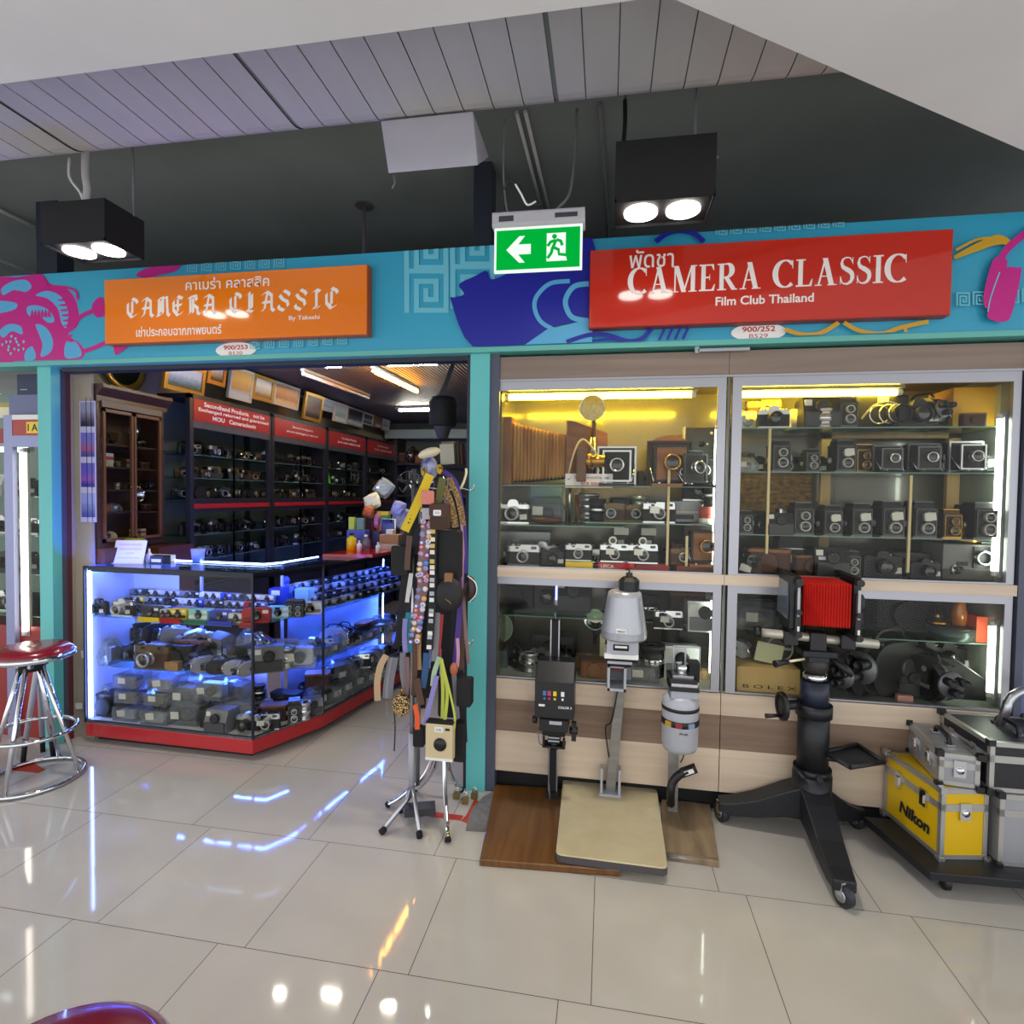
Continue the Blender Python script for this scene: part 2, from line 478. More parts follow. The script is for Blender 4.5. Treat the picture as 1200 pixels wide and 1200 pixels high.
struct('ceiling', MB().bx(-9, 7, -1.6, 9.5, 3.5, 3.6, DARKC))
struct('wall_back', MB().bx(-9, 7, 9.4, 9.5, 0, 3.5, DARKC))
# steel columns that carry the ceiling behind the painted fascia
for nm, x0, x1 in (('trim_1', -3.77, -3.61), ('trim_2', -.785, -.68)):
    struct(nm, MB().bx(x0, x1, 3.15, 3.27, 2.7, 3.5, NAVY))

# ------------------------------------------------------------------ facade: pillars, frames, painted fascia
YF = 2.85
struct('trim_3', MB().bx(-3.44, -3.345, 2.87, 2.93, 0, 2.345, TEAL))
struct('trim_4', MB().bx(-3.37, -3.345, 2.93, 2.962, 0, 2.345, SLATE).bx(-3.37, -3.345, 2.962, 2.996, 0, 2.345, mat('maroon jamb', '5a2a2e', .6)))
struct('trim_5', MB().bx(-.722, -.618, 2.87, 2.95, 0, 2.345, TEAL))
struct('trim_6', MB().bx(-.618, -.567, 2.885, 2.95, 0, 2.345, SLATE).bx(-.742, -.722, 2.885, 2.95, 0, 2.345, NAVY))

CYAN = noisy('cyan fascia paint', '2f9cbc', '38a4c2', (1, 1, 1), .35, coat=.3)
CYANL = mat('pale cyan pattern', '6cbfd0', .35)
MAG = mat('magenta paint', 'c01880', .35)
NAVYB = mat('deep blue paint', '1a1f94', .35)
SKY = mat('sky blue paint', '58a9d2', .35)
GOLD = mat('gold paint', 'c79a24', .35)
MINT = mat('mint green edge', '63b3a8', .4)
fa = MB()
fa.bx(-7, 3.4, YF, YF+.10, 2.366, 2.89, CYAN)
fa.bx(-7, 3.4, YF-.012, YF+.10, 2.340, 2.366, MINT)
_lift = [0]
def L2(px):        # a mural point in the fascia plane
    q = P(px[0], px[1], YF); return (q.x, min(max(q.z, 2.368), 2.888))
def mural(px, m, raw=False):
    _lift[0] += 1; y = YF-.0006-.00005*_lift[0]
    pts = [L2(p) if not raw else p for p in px]
    ar = sum(pts[i][0]*pts[(i+1) % len(pts)][1]-pts[(i+1) % len(pts)][0]*pts[i][1] for i in range(len(pts)))
    if ar < 0: pts = pts[::-1]
    fa.poly([(p[0], y, p[1]) for p in pts], m)
def stroke(px, w, m, sub=5, ws=None):
    sp = smooth_pts([(p[0], p[1], 0) for p in px], sub); k = len(sp)
    wl = [(w/2 if ws is None else (ws[min(int(i/sub), len(ws)-1)]+(ws[min(int(i/sub)+1, len(ws)-1)]-ws[min(int(i/sub), len(ws)-1)])*((i % sub)/sub))/2) for i in range(k)]
    for q in strip2([(p[0], p[1]) for p in sp], wl): mural(q, m)
def blob(px, m, sub=4):
    mural([(p[0], p[1]) for p in smooth_pts([(q[0], q[1], 0) for q in px], sub, True)], m)
# peony on the left
blob([(-8,332),(20,325),(48,322),(60,333),(78,338),(90,355),(92,380),(80,392),(96,405),(96,420),(60,422),(20,423),(-8,424)], MAG)
for c in ([(2,338),(14,330),(30,328),(37,336),(30,342),(16,340),(4,346)], [(42,346),(56,341),(72,348),(80,366),(78,384),(72,378),(68,362),(56,350)],
          [(-4,354),(8,353),(20,356),(18,362),(6,366),(-4,366)], [(32,360),(44,358),(58,364),(64,376),(56,378),(46,370),(34,370)],
          [(0,388),(10,380),(24,382),(26,392),(14,388),(4,396)], [(42,380),(54,384),(62,398),(60,412),(48,418),(50,404),(46,392)],
          [(78,400),(90,402),(96,416),(86,420),(76,418)], [(30,412),(38,406),(42,420),(30,423)]):
    blob(c, SKY)
for a in range(14):
    t = R(a*26); r = 6+7*((a*5) % 3)/2
    blob([(16+r*math.cos(t)-1.4,404+r*.8*math.sin(t)),(16+r*math.cos(t),402.6+r*.8*math.sin(t)),(16+r*math.cos(t)+1.4,404+r*.8*math.sin(t)),(16+r*math.cos(t),406.4+r*.8*math.sin(t))], CYANL, 2)
for k in range(9):
    blob([(66+k*1.6,352+k*6),(76+k*1.2,350+k*6),(76+k*1.2,353+k*6)], MAG, 2)
for k in range(6):
    blob([(36+k*4,372-k*.5),(38+k*4,362),(40+k*4,372)], MAG, 2)
stroke([(84,386),(94,372),(108,365),(118,360)], 5, MAG)
blob([(108,362),(112,352),(121,349),(124,368),(114,372)], MAG)
stroke([(98,412),(110,408),(124,402)], 5, MAG)
blob([(38,322),(48,319),(56,333),(48,336)], MAG)
stroke([(92,352),(88,340),(66,336),(46,338)], 3, MAG)
blob([(160,322),(180,312),(205,310),(214,309),(206,318),(190,322),(172,326)], MAG)
blob([(134,402),(142,404),(152,405),(146,410),(136,416)], MAG)
# key pattern
def key(cx, cy, s, m=CYANL):
    h = s/2; w = s*.13
    P_ = [(-h,h),(-h,-h),(h,-h),(h,h),(-h*.5,h),(-h*.5,-h*.48),(h*.5,-h*.48),(h*.5,h*.45),(-h*.02,h*.45),(-h*.02,0)]
    for a, b in zip(P_[:-1], P_[1:]):
        dx, dy = b[0]-a[0], b[1]-a[1]; l = math.hypot(dx, dy); ux, uy = dx/l*w/2, dy/l*w/2
        mural([(cx+a[0]-ux-uy, cy+a[1]-uy+ux), (cx+b[0]+ux-uy, cy+b[1]+uy+ux), (cx+b[0]+ux+uy, cy+b[1]+uy-ux), (cx+a[0]-ux+uy, cy+a[1]-uy-ux)], m)
for cx, cy in ((500,341),(554,336),(500,291),(554,287)): key(cx, cy, 46)
for k in range(7): key(226+k*17, 313-k*.9, 11)
for k in range(7): key(300+k*17, 404-k*.9, 10)
for k in range(9): key(845+k*17, 270-k*1.1, 12)
for k in range(5): key(1126+k*19, 352-k*1, 14)
# whale-like deep blue shape with wave lines
blob([(530,355),(534,350),(545,346),(539,335),(556,326),(571,319),(577,329),(600,320),(640,300),(694,280),(694,372),(660,381),(640,388),(616,405),(555,407)], NAVYB)
mural([(616,405),(642,387),(694,375),(694,402)], SKY)
stroke([(668,331),(645,334),(630,348),(627,362),(634,378),(650,388)], 5, SKY)
stroke([(694,334),(674,337),(664,350),(664,362),(672,374),(694,378)], 6, SKY)
stroke([(664,402),(690,394),(712,394),(735,401),(752,398),(765,384)], 5, NAVYB)
stroke([(694,401),(716,399),(735,402)], 3, NAVYB)
stroke([(768,286),(780,277),(795,273),(812,276),(824,286)], 6, NAVYB)
stroke([(690,300),(694,360)], 4, NAVYB)
for k in range(4): stroke([(772+k*9,400),(779+k*9,385),(783+k*9,378)], 3, NAVYB)
# gold swirls and headphones on the right
stroke([(1114,305),(1140,293),(1165,284),(1182,290)], 8, GOLD, ws=[4,9,12,4])
stroke([(1116,296),(1140,284),(1160,282)], 3, GOLD)
stroke([(918,388),(938,394),(960,392),(980,380)], 5, GOLD)
stroke([(986,380),(1005,390),(1030,393),(1052,386),(1084,379)], 5, GOLD)
stroke([(1056,384),(1058,392)], 4, GOLD)
blob([(1158,309),(1167,305),(1175,312),(1162,350),(1150,364),(1148,345)], MAG)
stroke([(1164,312),(1176,294),(1200,274),(1215,266)], 8, MAG)
blob([(1169,321),(1186,317),(1191,322),(1180,370),(1172,379),(1158,378),(1152,368)], MAG)
stroke([(1166,322),(1156,350),(1152,368)], 1.4, CYANL)
struct('fascia_board', fa)
# roof deck of the shops behind the fascia and thin steel rails under it
struct('ceiling_deck', MB().bx(-7, 3.4, 2.95, 8.6, 2.70, 2.76, DARKC))
# ------------------------------------------------------------------ the two box signs and number plates
ORANGE = noisy('orange sign face', 'f2821e', 'ee7c1c', (1, 1, 1), .1, coat=.8)
REDSIGN = noisy('red sign face', 'c6301f', 'c02c1d', (1, 1, 1), .1, coat=.8)
LETTER = mat('white lettering', 'ece4dc', .45)
YS = 2.79
def box_sign(name, label, x0, x1, z0, z1, face, side):
    t = thing(name, label, 'sign', ((x0+x1)/2, YS, z0))
    t.rotation_euler = (0, 0, 0)
    w, h = (x1-x0)/2, z1-z0
    MB().bx(-w, w, .004, .059, 0, h, side).build('sign_box', t, bevel=.004)
    MB().bx(-w+.004, w-.004, -.003, .004, .004, h-.004, face).build('sign_face', t)
    return t, w, h
t, w, h = box_sign('shop_sign', 'orange box sign with white old-style CAMERA CLASSIC lettering on the fascia', -2.876, -1.265, 2.437, 2.807, ORANGE, mat('orange sign edge', 'a84a0c', .4))
def sx(px): return P(px, 355, YS).x+2.0705
def szl(px, py): return P(px, py, YS).z-2.437
mb = MB(); y = -.0036
fit_text(mb, 'คาเมร่า คลาสสิค', sx(218), sx(316), szl(266,331), .066, LETTER, y, .012); mb.build('thai_lettering', t)
mb = MB(); glyph_line(mb, 'CAMERA CLASSIC', black_glyph, sx(148), sx(398), szl(270,367), .107, LETTER, y, .12); mb.build('name_lettering', t)
mb = MB(); fit_text(mb, 'By Takeshi', sx(339), sx(375), szl(357,373), .030, LETTER, y, .015); mb.build('byline_lettering', t)
mb = MB(); fit_text(mb, 'เช่าประกอบฉากภาพยนตร์', sx(160), sx(260), szl(210,387), .058, LETTER, y, .016); mb.build('lower_thai_lettering', t)

t, w, h = box_sign('shop_sign', 'red box sign with white serif CAMERA CLASSIC lettering on the fascia', -.1035, 1.4975, 2.427, 2.809, REDSIGN, mat('dark red sign edge', '7c1c14', .4))
def sx(px): return P(px, 330, YS).x-.697
def szl(px, py): return P(px, py, YS).z-2.427
mb = MB(); fit_text(mb, 'พัดชา', sx(737), sx(789), szl(763,303), .088, LETTER, y, .008); mb.build('thai_lettering', t)
mb = MB(); glyph_line(mb, 'CAMERA CLASSIC', serif_glyph, sx(737), sx(1062), szl(900,338), .125, LETTER, y, .09); mb.build('name_lettering', t)
mb = MB(); fit_text(mb, 'Film Club Thailand', sx(839), sx(954), szl(897,351), .042, LETTER, y, .022); mb.build('tagline_lettering', t)

INKRED = mat('red ink', 'b02418', .6); INKGREY = mat('grey ink', '8a7a78', .6); INKBLUE = mat('blue ink', '2f3f8f', .6); INK = mat('black ink', '1c1b1f', .6)
for px, py, a, b, lab in ((276,410,'900/253','B530','oval white number plate reading 900/253 under the orange sign'),
                          (889,389,'900/252','B529','oval white number plate reading 900/252 under the red sign')):
    q = P(px, py, YF-.01)
    t = thing('number_plate', lab, 'plaque', (q.x, YF-.003, q.z))
    MB().prism([(.125*math.cos(R(k*12)), .043*math.sin(R(k*12))) for k in range(30)], -.006, .002, WHITE, 'y').build('plate', t)
    mb = MB(); fit_text(mb, a, -.075, .075, .014, .026, INKRED, -.0065, .02); fit_text(mb, b, -.042, .042, -.018, .020, INKRED, -.0065); mb.build('number', t)

# ------------------------------------------------------------------ emergency exit sign
GLOWG = emit('lit green panel', '00b13c', 1.0); GLOWW = emit('lit white panel', 'f2fff4', 1.05)
t = thing('exit_sign', 'lit green emergency exit sign with arrow and running figure hung from cables', 'sign', (-.292, 2.25, 2.505), R(1))
MB().rbox((0, .025, .208), (.372, .085, .062), .012, mat('exit sign housing', 'b3b0b4', .45), 'x').build('housing', t)
mb = MB().bx(-.178, .178, -.004, .012, 0, .178, GLOWW); mb.bx(-.169, .169, -.0052, -.004, .008, .166, GLOWG); mb.build('panel', t)
mb = MB(); yy = -.0058
mb.poly([(-.128,yy,.087),(-.075,yy,.140),(-.052,yy,.140),(-.079,yy,.107),(-.028,yy,.107),(-.028,yy,.067),(-.079,yy,.067),(-.052,yy,.034),(-.075,yy,.034)][::-1], GLOWW); mb.build('arrow', t)
mb = MB(); mb.poly([(.036,yy,.034),(.036,yy,.145),(.112,yy,.145),(.112,yy,.058),(.118,yy,.034)][::-1], GLOWW)
g = yy-.0006
mb.lathe([(0,0),(.0098,0),(.0098,.0004),(0,.0004)], GLOWG, (.067, g, .131), 'y', 14)
for q in ([(.074,.118),(.060,.085)], [(.074,.118),(.092,.112),(.099,.094)], [(.072,.116),(.052,.110),(.040,.094)], [(.064,.088),(.084,.078),(.086,.060),(.114,.056)], [(.060,.088),(.055,.066),(.040,.046)]):
    for s_ in strip2(q, [.0062]*len(q)): mb.poly([(p[0], g, p[1]) for p in s_], GLOWG); g -= .00003
mb.build('running_figure', t)
mb = MB().bx(-.158, -.098, -.019, -.0172, .196, .218, DGREY); mb.bx(.068, .158, -.019, -.0172, .2, .218, DGREY); mb.build('housing_marking', t)

# conduits and cables above the sign
def pipe(name, pts, r, m, label, cat, group=None, n=8):
    o = MB().tube(pts, r, m, n).build(name); tag(o, label, cat, group); return o
CONDUIT = mat('grey conduit', 'c4c2be', .5); CONDUITD = mat('dark conduit', '6a676a', .6)
pipe('conduit', [(-.473,2.75,3.485),(-.455,3.8,3.485)], .010, CONDUIT, 'pale ceiling conduit, left one of the pair above the exit sign', 'pipe')
pipe('conduit', [(-.430,2.75,3.485),(-.412,3.8,3.485)], .010, CONDUIT, 'pale ceiling conduit, right one of the pair above the exit sign', 'pipe')
pipe('conduit', [(-.068,2.75,3.485),(-.02,4.3,3.485)], .010, CONDUITD, 'brownish ceiling conduit running back between exit sign and right lamp box', 'pipe')
pipe('conduit', [(-4.09,2.9,3.485),(-4.105,3.6,3.485)], .012, CONDUIT, 'pale pipe on the dark ceiling at the left edge, upper one', 'pipe')
q0 = F(0, 300, 3.4); q1 = F(45, 322, 3.4)
pipe('conduit', [(q0.x-.1,q0.y-.3,3.4), (q1.x,q1.y+.2,3.4)], .012, CONDUIT, 'pale pipe on the dark ceiling at the left edge, lower one', 'pipe')
pipe('cable', smooth_pts([P(676,128,2.45), P(674,180,2.4), P(668,225,2.3), P(655,243,2.27), P(650,250,2.262)]), .006, CONDUITD, 'dark cable drooping from the ceiling to the right end of exit sign', 'cable')
pipe('cable', smooth_pts([P(591,140,2.32), P(590,200,2.3), P(593,240,2.27), P(596,250,2.262)]), .004, CONDUITD, 'thin suspension wire at the left end of the exit sign', 'cable')
pipe('cable', smooth_pts([P(590,222,2.25), P(598,212,2.24), P(609,220,2.24), P(612,232,2.25), P(622,240,2.25), P(634,240,2.25)]), .005, BLACK, 'black looped cable above the left end of the exit sign', 'cable')
pipe('cable', smooth_pts([P(604,216,2.23), P(611,228,2.23), P(618,240,2.24), P(628,236,2.25)]), .004, WHITE, 'short white cable end tangled above the exit sign', 'cable')

# ------------------------------------------------------------------ white box on the ceiling edge, hanging rod
BOXW = noisy('white painted box', 'b0adb6', 'b9b6bd', (4, 4, 4), .6)
t = thing('ceiling_box', 'white boxy housing under the edge of the strip ceiling', 'box', (-.745, 2.2, 2.915))
mb = MB(); mb.add([(-.165,0,.0),(.213,0,.0),(.19,0,.215),(-.2,0,.215),(-.165,.2,.15),(.213,.2,.15),(.19,.2,.215),(-.2,.2,.215)],
       [(0,1,2,3),(1,5,6,2),(5,4,7,6),(4,0,3,7),(0,4,5,1),(3,2,6,7)], BOXW); mb.build('shell', t, bevel=.004)
MB().tube(smooth_pts([(-.15,.02,.0),(-.145,.02,-.03),(-.16,.03,-.045)]), .004, CONDUITD).build('loose_wire', t)
t = thing('hanging_rod', 'thin dark rod hanging from a plate on the dark ceiling', 'rod', (-1.612, 3.497, 3.5))
MB().cyl((0,0,-.012),(0,0,0), .06, mat('stained plate', '55534f', .8)).build('mount_plate', t)
MB().cyl((0,0,-.77),(0,0,-.01), .012, CONDUITD).build('rod', t)

# ------------------------------------------------------------------ twin downlights
LAMPW = emit('lit lamp lens', 'fff6ec', 14.0)
def downlight(label, x0, x1, zt, rods):
    cx = (x0+x1)/2; t = thing('downlight', label, 'lamp', (cx, 2.32, 2.735))
    h = zt-2.735; w = (x1-x0)/2
    mb = MB(); mb.bx(-w, w, -.11, .11, .012, h, SOFTBLACK)
    mb.bx(-w, w, -.11, -.104, 0, .012, SOFTBLACK); mb.bx(-w, w, .104, .11, 0, .012, SOFTBLACK); mb.bx(-w, -w+.006, -.11, .11, 0, .012, SOFTBLACK); mb.bx(w-.006, w, -.11, .11, 0, .012, SOFTBLACK)
    mb.build('housing', t)
    for s_ in (-1, 1):
        MB().cyl((s_*.082,0,.001),(s_*.082,0,.011), .066, LAMPW, n=24).build('lamp', t)
    for rx, ry in rods:
        MB().tube([(rx,ry,h-.005),(rx,ry,3.497-2.735)], .006, CONDUITD).build('suspension_rod', t)
    return t
a = downlight('black twin downlight box above the orange sign', -2.62, -2.275, 2.925, ((.17,.05),))
MB().tube(smooth_pts([(-.11,.06,.19),(-.115,.06,.26),(-.1,.06,.34),(-.11,.06,.42),(-.105,.06,.6),(-.105,.06,.755)]), .016, CONDUIT).build('cable_bundle', a)
MB().tube(smooth_pts([(-.2,.06,.5),(-.19,.05,.4),(-.13,.05,.32),(-.1,.05,.25)]), .006, WHITE).build('white_wire', a)
b = downlight('black twin downlight box above the red sign', .010, .382, 2.965, ((-.15,.06),(.13,.06)))
MB().tube(smooth_pts([(-.14,.03,.23),(-.155,.04,.27),(-.15,.05,.4),(-.152,.06,.5)]), .009, BLACK).build('cable', b)
MB().cyl((.12,.02,.2),(.215,.02,.215), .006, CONDUITD).build('bracket', b)
for cx in (-2.4475, .196):
    for s_ in (-1, 1):
        l = bpy.data.lights.new('downlight beam', 'SPOT'); l.energy = 42; l.spot_size = R(95); l.spot_blend = .8; l.shadow_soft_size = .06; l.color = (1, .95, .88)
        o = bpy.data.objects.new('downlight_beam', l); COL.objects.link(o); o.location = (cx+s_*.082, 2.32, 2.725)
# ------------------------------------------------------------------ kinds of camera, built once each, facing -Y, standing on z = 0
class Kit:
    def __init__(s, name, cat): s.name = name; s.cat = cat; s.parts = []; s.me = {}; s.one = None
    def part(s, name, mb, under=None, label=None): s.parts.append((name, mb, under, label)); return s
KITS = {}
def place(kit, loc, rz=0.0, sc_=1.0, label='', group=None, single=False, name=None, cat=None, rot=None, tagm=True):
    k = KITS[kit]; nm = name or k.name
    if single:
        if k.one is None:
            a = MB()
            for p in k.parts: a.merge(p[1])
            k.one = a.mesh(nm)
        o = bpy.data.objects.new(nm, k.one); COL.objects.link(o); made = {}
    else:
        o = bpy.data.objects.new(nm, None); COL.objects.link(o); o.empty_display_size = .03; made = {}
        for i, (pn, mb, under, lb) in enumerate(k.parts):
            if i not in k.me: k.me[i] = mb.mesh(pn)
            c = bpy.data.objects.new(pn, k.me[i]); COL.objects.link(c)
            c.parent = made[under] if under in made else o
            if lb: c['label'] = lb
            if pn not in made: made[pn] = c
    o.location = loc; o.rotation_euler = rot if rot else (0, 0, rz)
    o.scale = (sc_, sc_, sc_) if not isinstance(sc_, tuple) else sc_
    tag(o, label, cat or k.cat, group)
    return o
def lens_mb(c, L, r, m, n=16):
    """lens pointing to -Y from c, length L"""
    prof = [(0,0),(r,0),(r,L*.3),(r*.9,L*.34),(r*.9,L*.62),(r,L*.66),(r,L),(r*.82,L),(r*.74,L*.84)]
    return MB().lathe(prof, m, c, 'y', n)
def glass_mb(c, L, r, n=14): return MB().lathe([(r*.74,L*.86),(r*.4,L*.93),(0,L*.96)], LENSGLASS, c, 'y', n)
def dial(c, r, h, m): return MB().cyl(c, (c[0],c[1],c[2]+h), r, m, n=10)
TAGC = mat('price card', 'dcdad2', .6)
def price_tag(x, y, z, w=.03, h=.022, m=TAGC): return MB().box((x,y,z), (w,.001,h), m, Tr(x,y,z) @ Ry(random.uniform(-8,8)) @ Tr(-x,-y,-z))

def kit_slr(key, body, top, prism, lens, tagged=False):
    k = Kit('film_camera', 'camera'); KITS[key] = k
    k.part('body', MB().rbox((0,0,.035), (.142,.036,.058), .014, body, 'z').bx(-.071+.004,.071-.004,-.019,.019,0,.008,top))
    k.part('top_plate', MB().rbox((0,0,.072), (.138,.036,.018), .012, top, 'z'))
    k.part('prism', MB().prism([(-.026,.078),(.026,.078),(.018,.097),(.010,.102),(-.010,.102),(-.018,.097)], -.022, .016, prism, 'y'))
    k.part('lens', lens_mb((0,-.016,.044), .048, .029, lens)); k.part('glass', glass_mb((0,-.016,.044), .048, .029), 'lens')
    k.part('dial', dial((.048,0,.081), .011, .008, top).merge(dial((-.05,0,.081), .012, .006, top)).merge(dial((.03,-.005,.081), .004, .01, CHROME)))
    if tagged: k.part('price_tag', price_tag(.045, -.028, .03))
kit_slr('slr_silver', LEATHER, CAMSILVER, CAMSILVER, BLACK)
kit_slr('slr_black', BLACK, BLACK, BLACK, BLACK, True)
kit_slr('slr_chrome', LEATHER, CHROME, CHROME, CAMSILVER, True)
def kit_range(key, body, top, lens, extra=None):
    k = Kit('film_camera', 'camera'); KITS[key] = k
    k.part('body', MB().rbox((0,0,.030), (.134,.032,.052), .013, body, 'z').bx(-.062,.062,-.0165,.0165,0,.006,top))
    k.part('top_plate', MB().rbox((0,0,.066), (.134,.033,.022), .012, top, 'z').bx(-.012,.058,-.016,.014,.076,.083,top))
    k.part('lens', lens_mb((0,-.014,.038), .034, .023, lens)); k.part('glass', glass_mb((0,-.014,.038), .034, .023), 'lens')
    k.part('viewfinder', MB().bx(.030,.052,-.0185,-.016,.066,.077,LENSGLASS).bx(-.032,-.018,-.0185,-.016,.067,.075,LENSGLASS))
    k.part('dial', dial((-.045,0,.076), .010, .008, top).merge(dial((-.024,0,.076), .007, .006, CHROME)))
    if extra: k.part('price_tag', price_tag(-.02, -.052, .052, .036, .026))
kit_range('range_silver', LEATHER, CAMSILVER, CAMSILVER)
kit_range('range_tag', LEATHER, CHROME, CAMSILVER, True)
kit_range('range_brown', BROWNL, mat('aged brass top','6e5a38',.35,.7), CAMSILVER)
def kit_plastic(key, c1, c2):
    k = Kit('compact_camera', 'camera'); KITS[key] = k
    k.part('body', MB().rbox((0,0,.034), (.124,.042,.068), .012, c1, 'y').bx(-.058,.058,-.024,-.02,.012,.03,c2))
    k.part('lens', MB().lathe([(0,0),(.021,0),(.021,.008),(.015,.012)], BLACK, (.004,-.021,.034), 'y', 14).lathe([(.015,.011),(0,.007)], LENSGLASS, (.004,-.021,.034), 'y', 14))
    k.part('flash', MB().bx(.030,.056,-.0235,-.02,.046,.062,WHITE)); k.part('viewfinder', MB().bx(-.012,.014,-.0235,-.02,.054,.064,LENSGLASS))
    k.part('shutter_button', dial((-.045,0,.068), .006, .003, CHROME))
for key, a, b in (('pl_silver',CAMSILVER,DGREY),('pl_black',BLACK,DGREY),('pl_yellow',YELLOW,BLACK),('pl_red',RED,mat('dark red plastic','7c0d14',.4)),
                  ('pl_teal',TEALPL,WHITE),('pl_blue',BLUE,mat('navy plastic','161f57',.4)),('pl_white',mat('white plastic','dcdde0',.35),GREY),('pl_grey',GREY,DGREY)):
    kit_plastic(key, a, b)
def kit_tlr(key, body, ring, tagged=False, flash=False):
    k = Kit('twin_lens_camera', 'camera'); KITS[key] = k
    fm = NICK if ring is CAMSILVER else ring
    k.part('body', MB().bx(-.037,.037,-.04,.05,0,.112,body).bx(-.039,.039,-.042,.052,0,.006,fm).bx(-.039,.039,-.042,.052,.108,.113,BLACK))
    fr = MB()
    for x0, x1, z0, z1 in ((-.034,-.032,.01,.106),(.032,.034,.01,.106),(-.034,.034,.104,.106),(-.034,.034,.008,.010)): fr.bx(x0,x1,-.052,-.04,z0,z1,fm)
    k.part('front_frame', fr.bx(-.031,.031,-.05,-.04,.01,.104,BLACK))
    k.part('hood', MB().add([(-.034,-.036,.113),(.034,-.036,.113),(.034,.046,.113),(-.034,.046,.113),(-.030,-.03,.132),(.030,-.03,.132),(.030,.04,.132),(-.030,.04,.132)],
        [(4,5,6,7),(0,1,5,4),(1,2,6,5),(2,3,7,6),(3,0,4,7)], body).bx(-.032,.032,-.032,.042,.13,.134,fm))
    for z, r in ((.079,.0175),(.037,.0205)):
        k.part('lens', MB().lathe([(0,0),(r,0),(r,.018),(r*.86,.022),(r*.74,.016)], RINGM if ring is CAMSILVER else ring, (0,-.05,z), 'y', 18).merge(MB().lathe([(r*.76,.016),(r*.4,.019),(0,.02)], LENSGLASS, (0,-.05,z), 'y', 14)))
    k.part('knob', MB().cyl((.037,.0,.06),(.050,.0,.06), .015, ring, n=12).cyl((-.037,.01,.05),(-.046,.01,.05), .012, ring, n=12))
    if tagged: k.part('price_tag', price_tag(0, -.076, .079, .036, .028))
RINGM = mat('pale nickel ring', 'c6c5c0', .3, .25)
NICK = mat('worn nickel', '6a6b6d', .4, .6)
kit_tlr('tlr', LEATHER, CAMSILVER); kit_tlr('tlr_tag', LEATHER, CAMSILVER, True); kit_tlr('tlr_brass', BROWNL, BRASS)
def kit_press(key, body, frame, board, arch=False):
    k = Kit('press_camera', 'camera'); KITS[key] = k
    k.part('body', MB().bx(-.082,.082,.0,.075,.012,.172,body))
    fr = MB()
    for x0, x1, z0, z1 in ((-.086,-.078,.008,.178),(.078,.086,.008,.178),(-.086,.086,.17,.178),(-.086,.086,.006,.014)): fr.bx(x0,x1,-.008,.01,z0,z1,frame)
    k.part('body_frame', fr)
    if arch: k.part('arch', MB().prism([(-.07,.178),(.07,.178),(.045,.192),(.015,.2),(-.015,.2),(-.045,.192)], .0, .05, WOODR, 'y'))
    bl = MB()
    for i in range(7):
        y0, y1 = -.008*i, -.008*(i+1); a = .062-.003*i; ym = (y0+y1)/2
        bl.add([(-a,y0,.09-a),(a,y0,.09-a),(a,y0,.09+a),(-a,y0,.09+a),(-a-.006,ym,.084-a),(a+.006,ym,.084-a),(a+.006,ym,.096+a),(-a-.006,ym,.096+a)],
               [(0,1,5,4),(1,2,6,5),(2,3,7,6),(3,0,4,7)], SOFTBLACK)
        a2 = a-.003
        bl.add([(-a-.006,ym,.084-a),(a+.006,ym,.084-a),(a+.006,ym,.096+a),(-a-.006,ym,.096+a),(-a2,y1,.09-a2),(a2,y1,.09-a2),(a2,y1,.09+a2),(-a2,y1,.09+a2)],
               [(0,1,5,4),(1,2,6,5),(2,3,7,6),(3,0,4,7)], SOFTBLACK)
    k.part('bellows', bl)
    lb = MB().rbox((0,-.064,.088), (.118,.012,.125), .012, board, 'y')
    k.part('lens_board', lb)
    lf = MB()
    for x0, x1, z0, z1 in ((-.062,-.054,.02,.152),(.054,.062,.02,.152),(-.062,.062,.148,.156),(-.062,.062,.018,.026)): lf.bx(x0,x1,-.074,-.06,z0,z1,frame)
    k.part('front_frame', lf)
    k.part('lens', lens_mb((0,-.068,.09), .045, .031, CHROME if not arch else BRASS)); k.part('glass', glass_mb((0,-.068,.09), .045, .031), 'lens')
    k.part('bed', MB().bx(-.075,.075,-.12,.01,0,.01,body if not arch else WOODR).bx(-.05,-.044,-.115,.0,.01,.014,CHROME).bx(.044,.05,-.115,0,.01,.014,CHROME))
    k.part('strut', MB().cyl((-.08,-.01,.1),(-.064,-.07,.02), .003, CHROME, n=6).cyl((.08,-.01,.1),(.064,-.07,.02), .003, CHROME, n=6))
kit_press('press', BLACK, CAMSILVER, SOFTBLACK); kit_press('field_wood', BROWNL, BLACK, WOODR, True); kit_press('press_black', SOFTBLACK, DGREY, BLACK); kit_press('press_dim', SOFTBLACK, mat('worn nickel', '6a6b6d', .4, .6), BLACK)
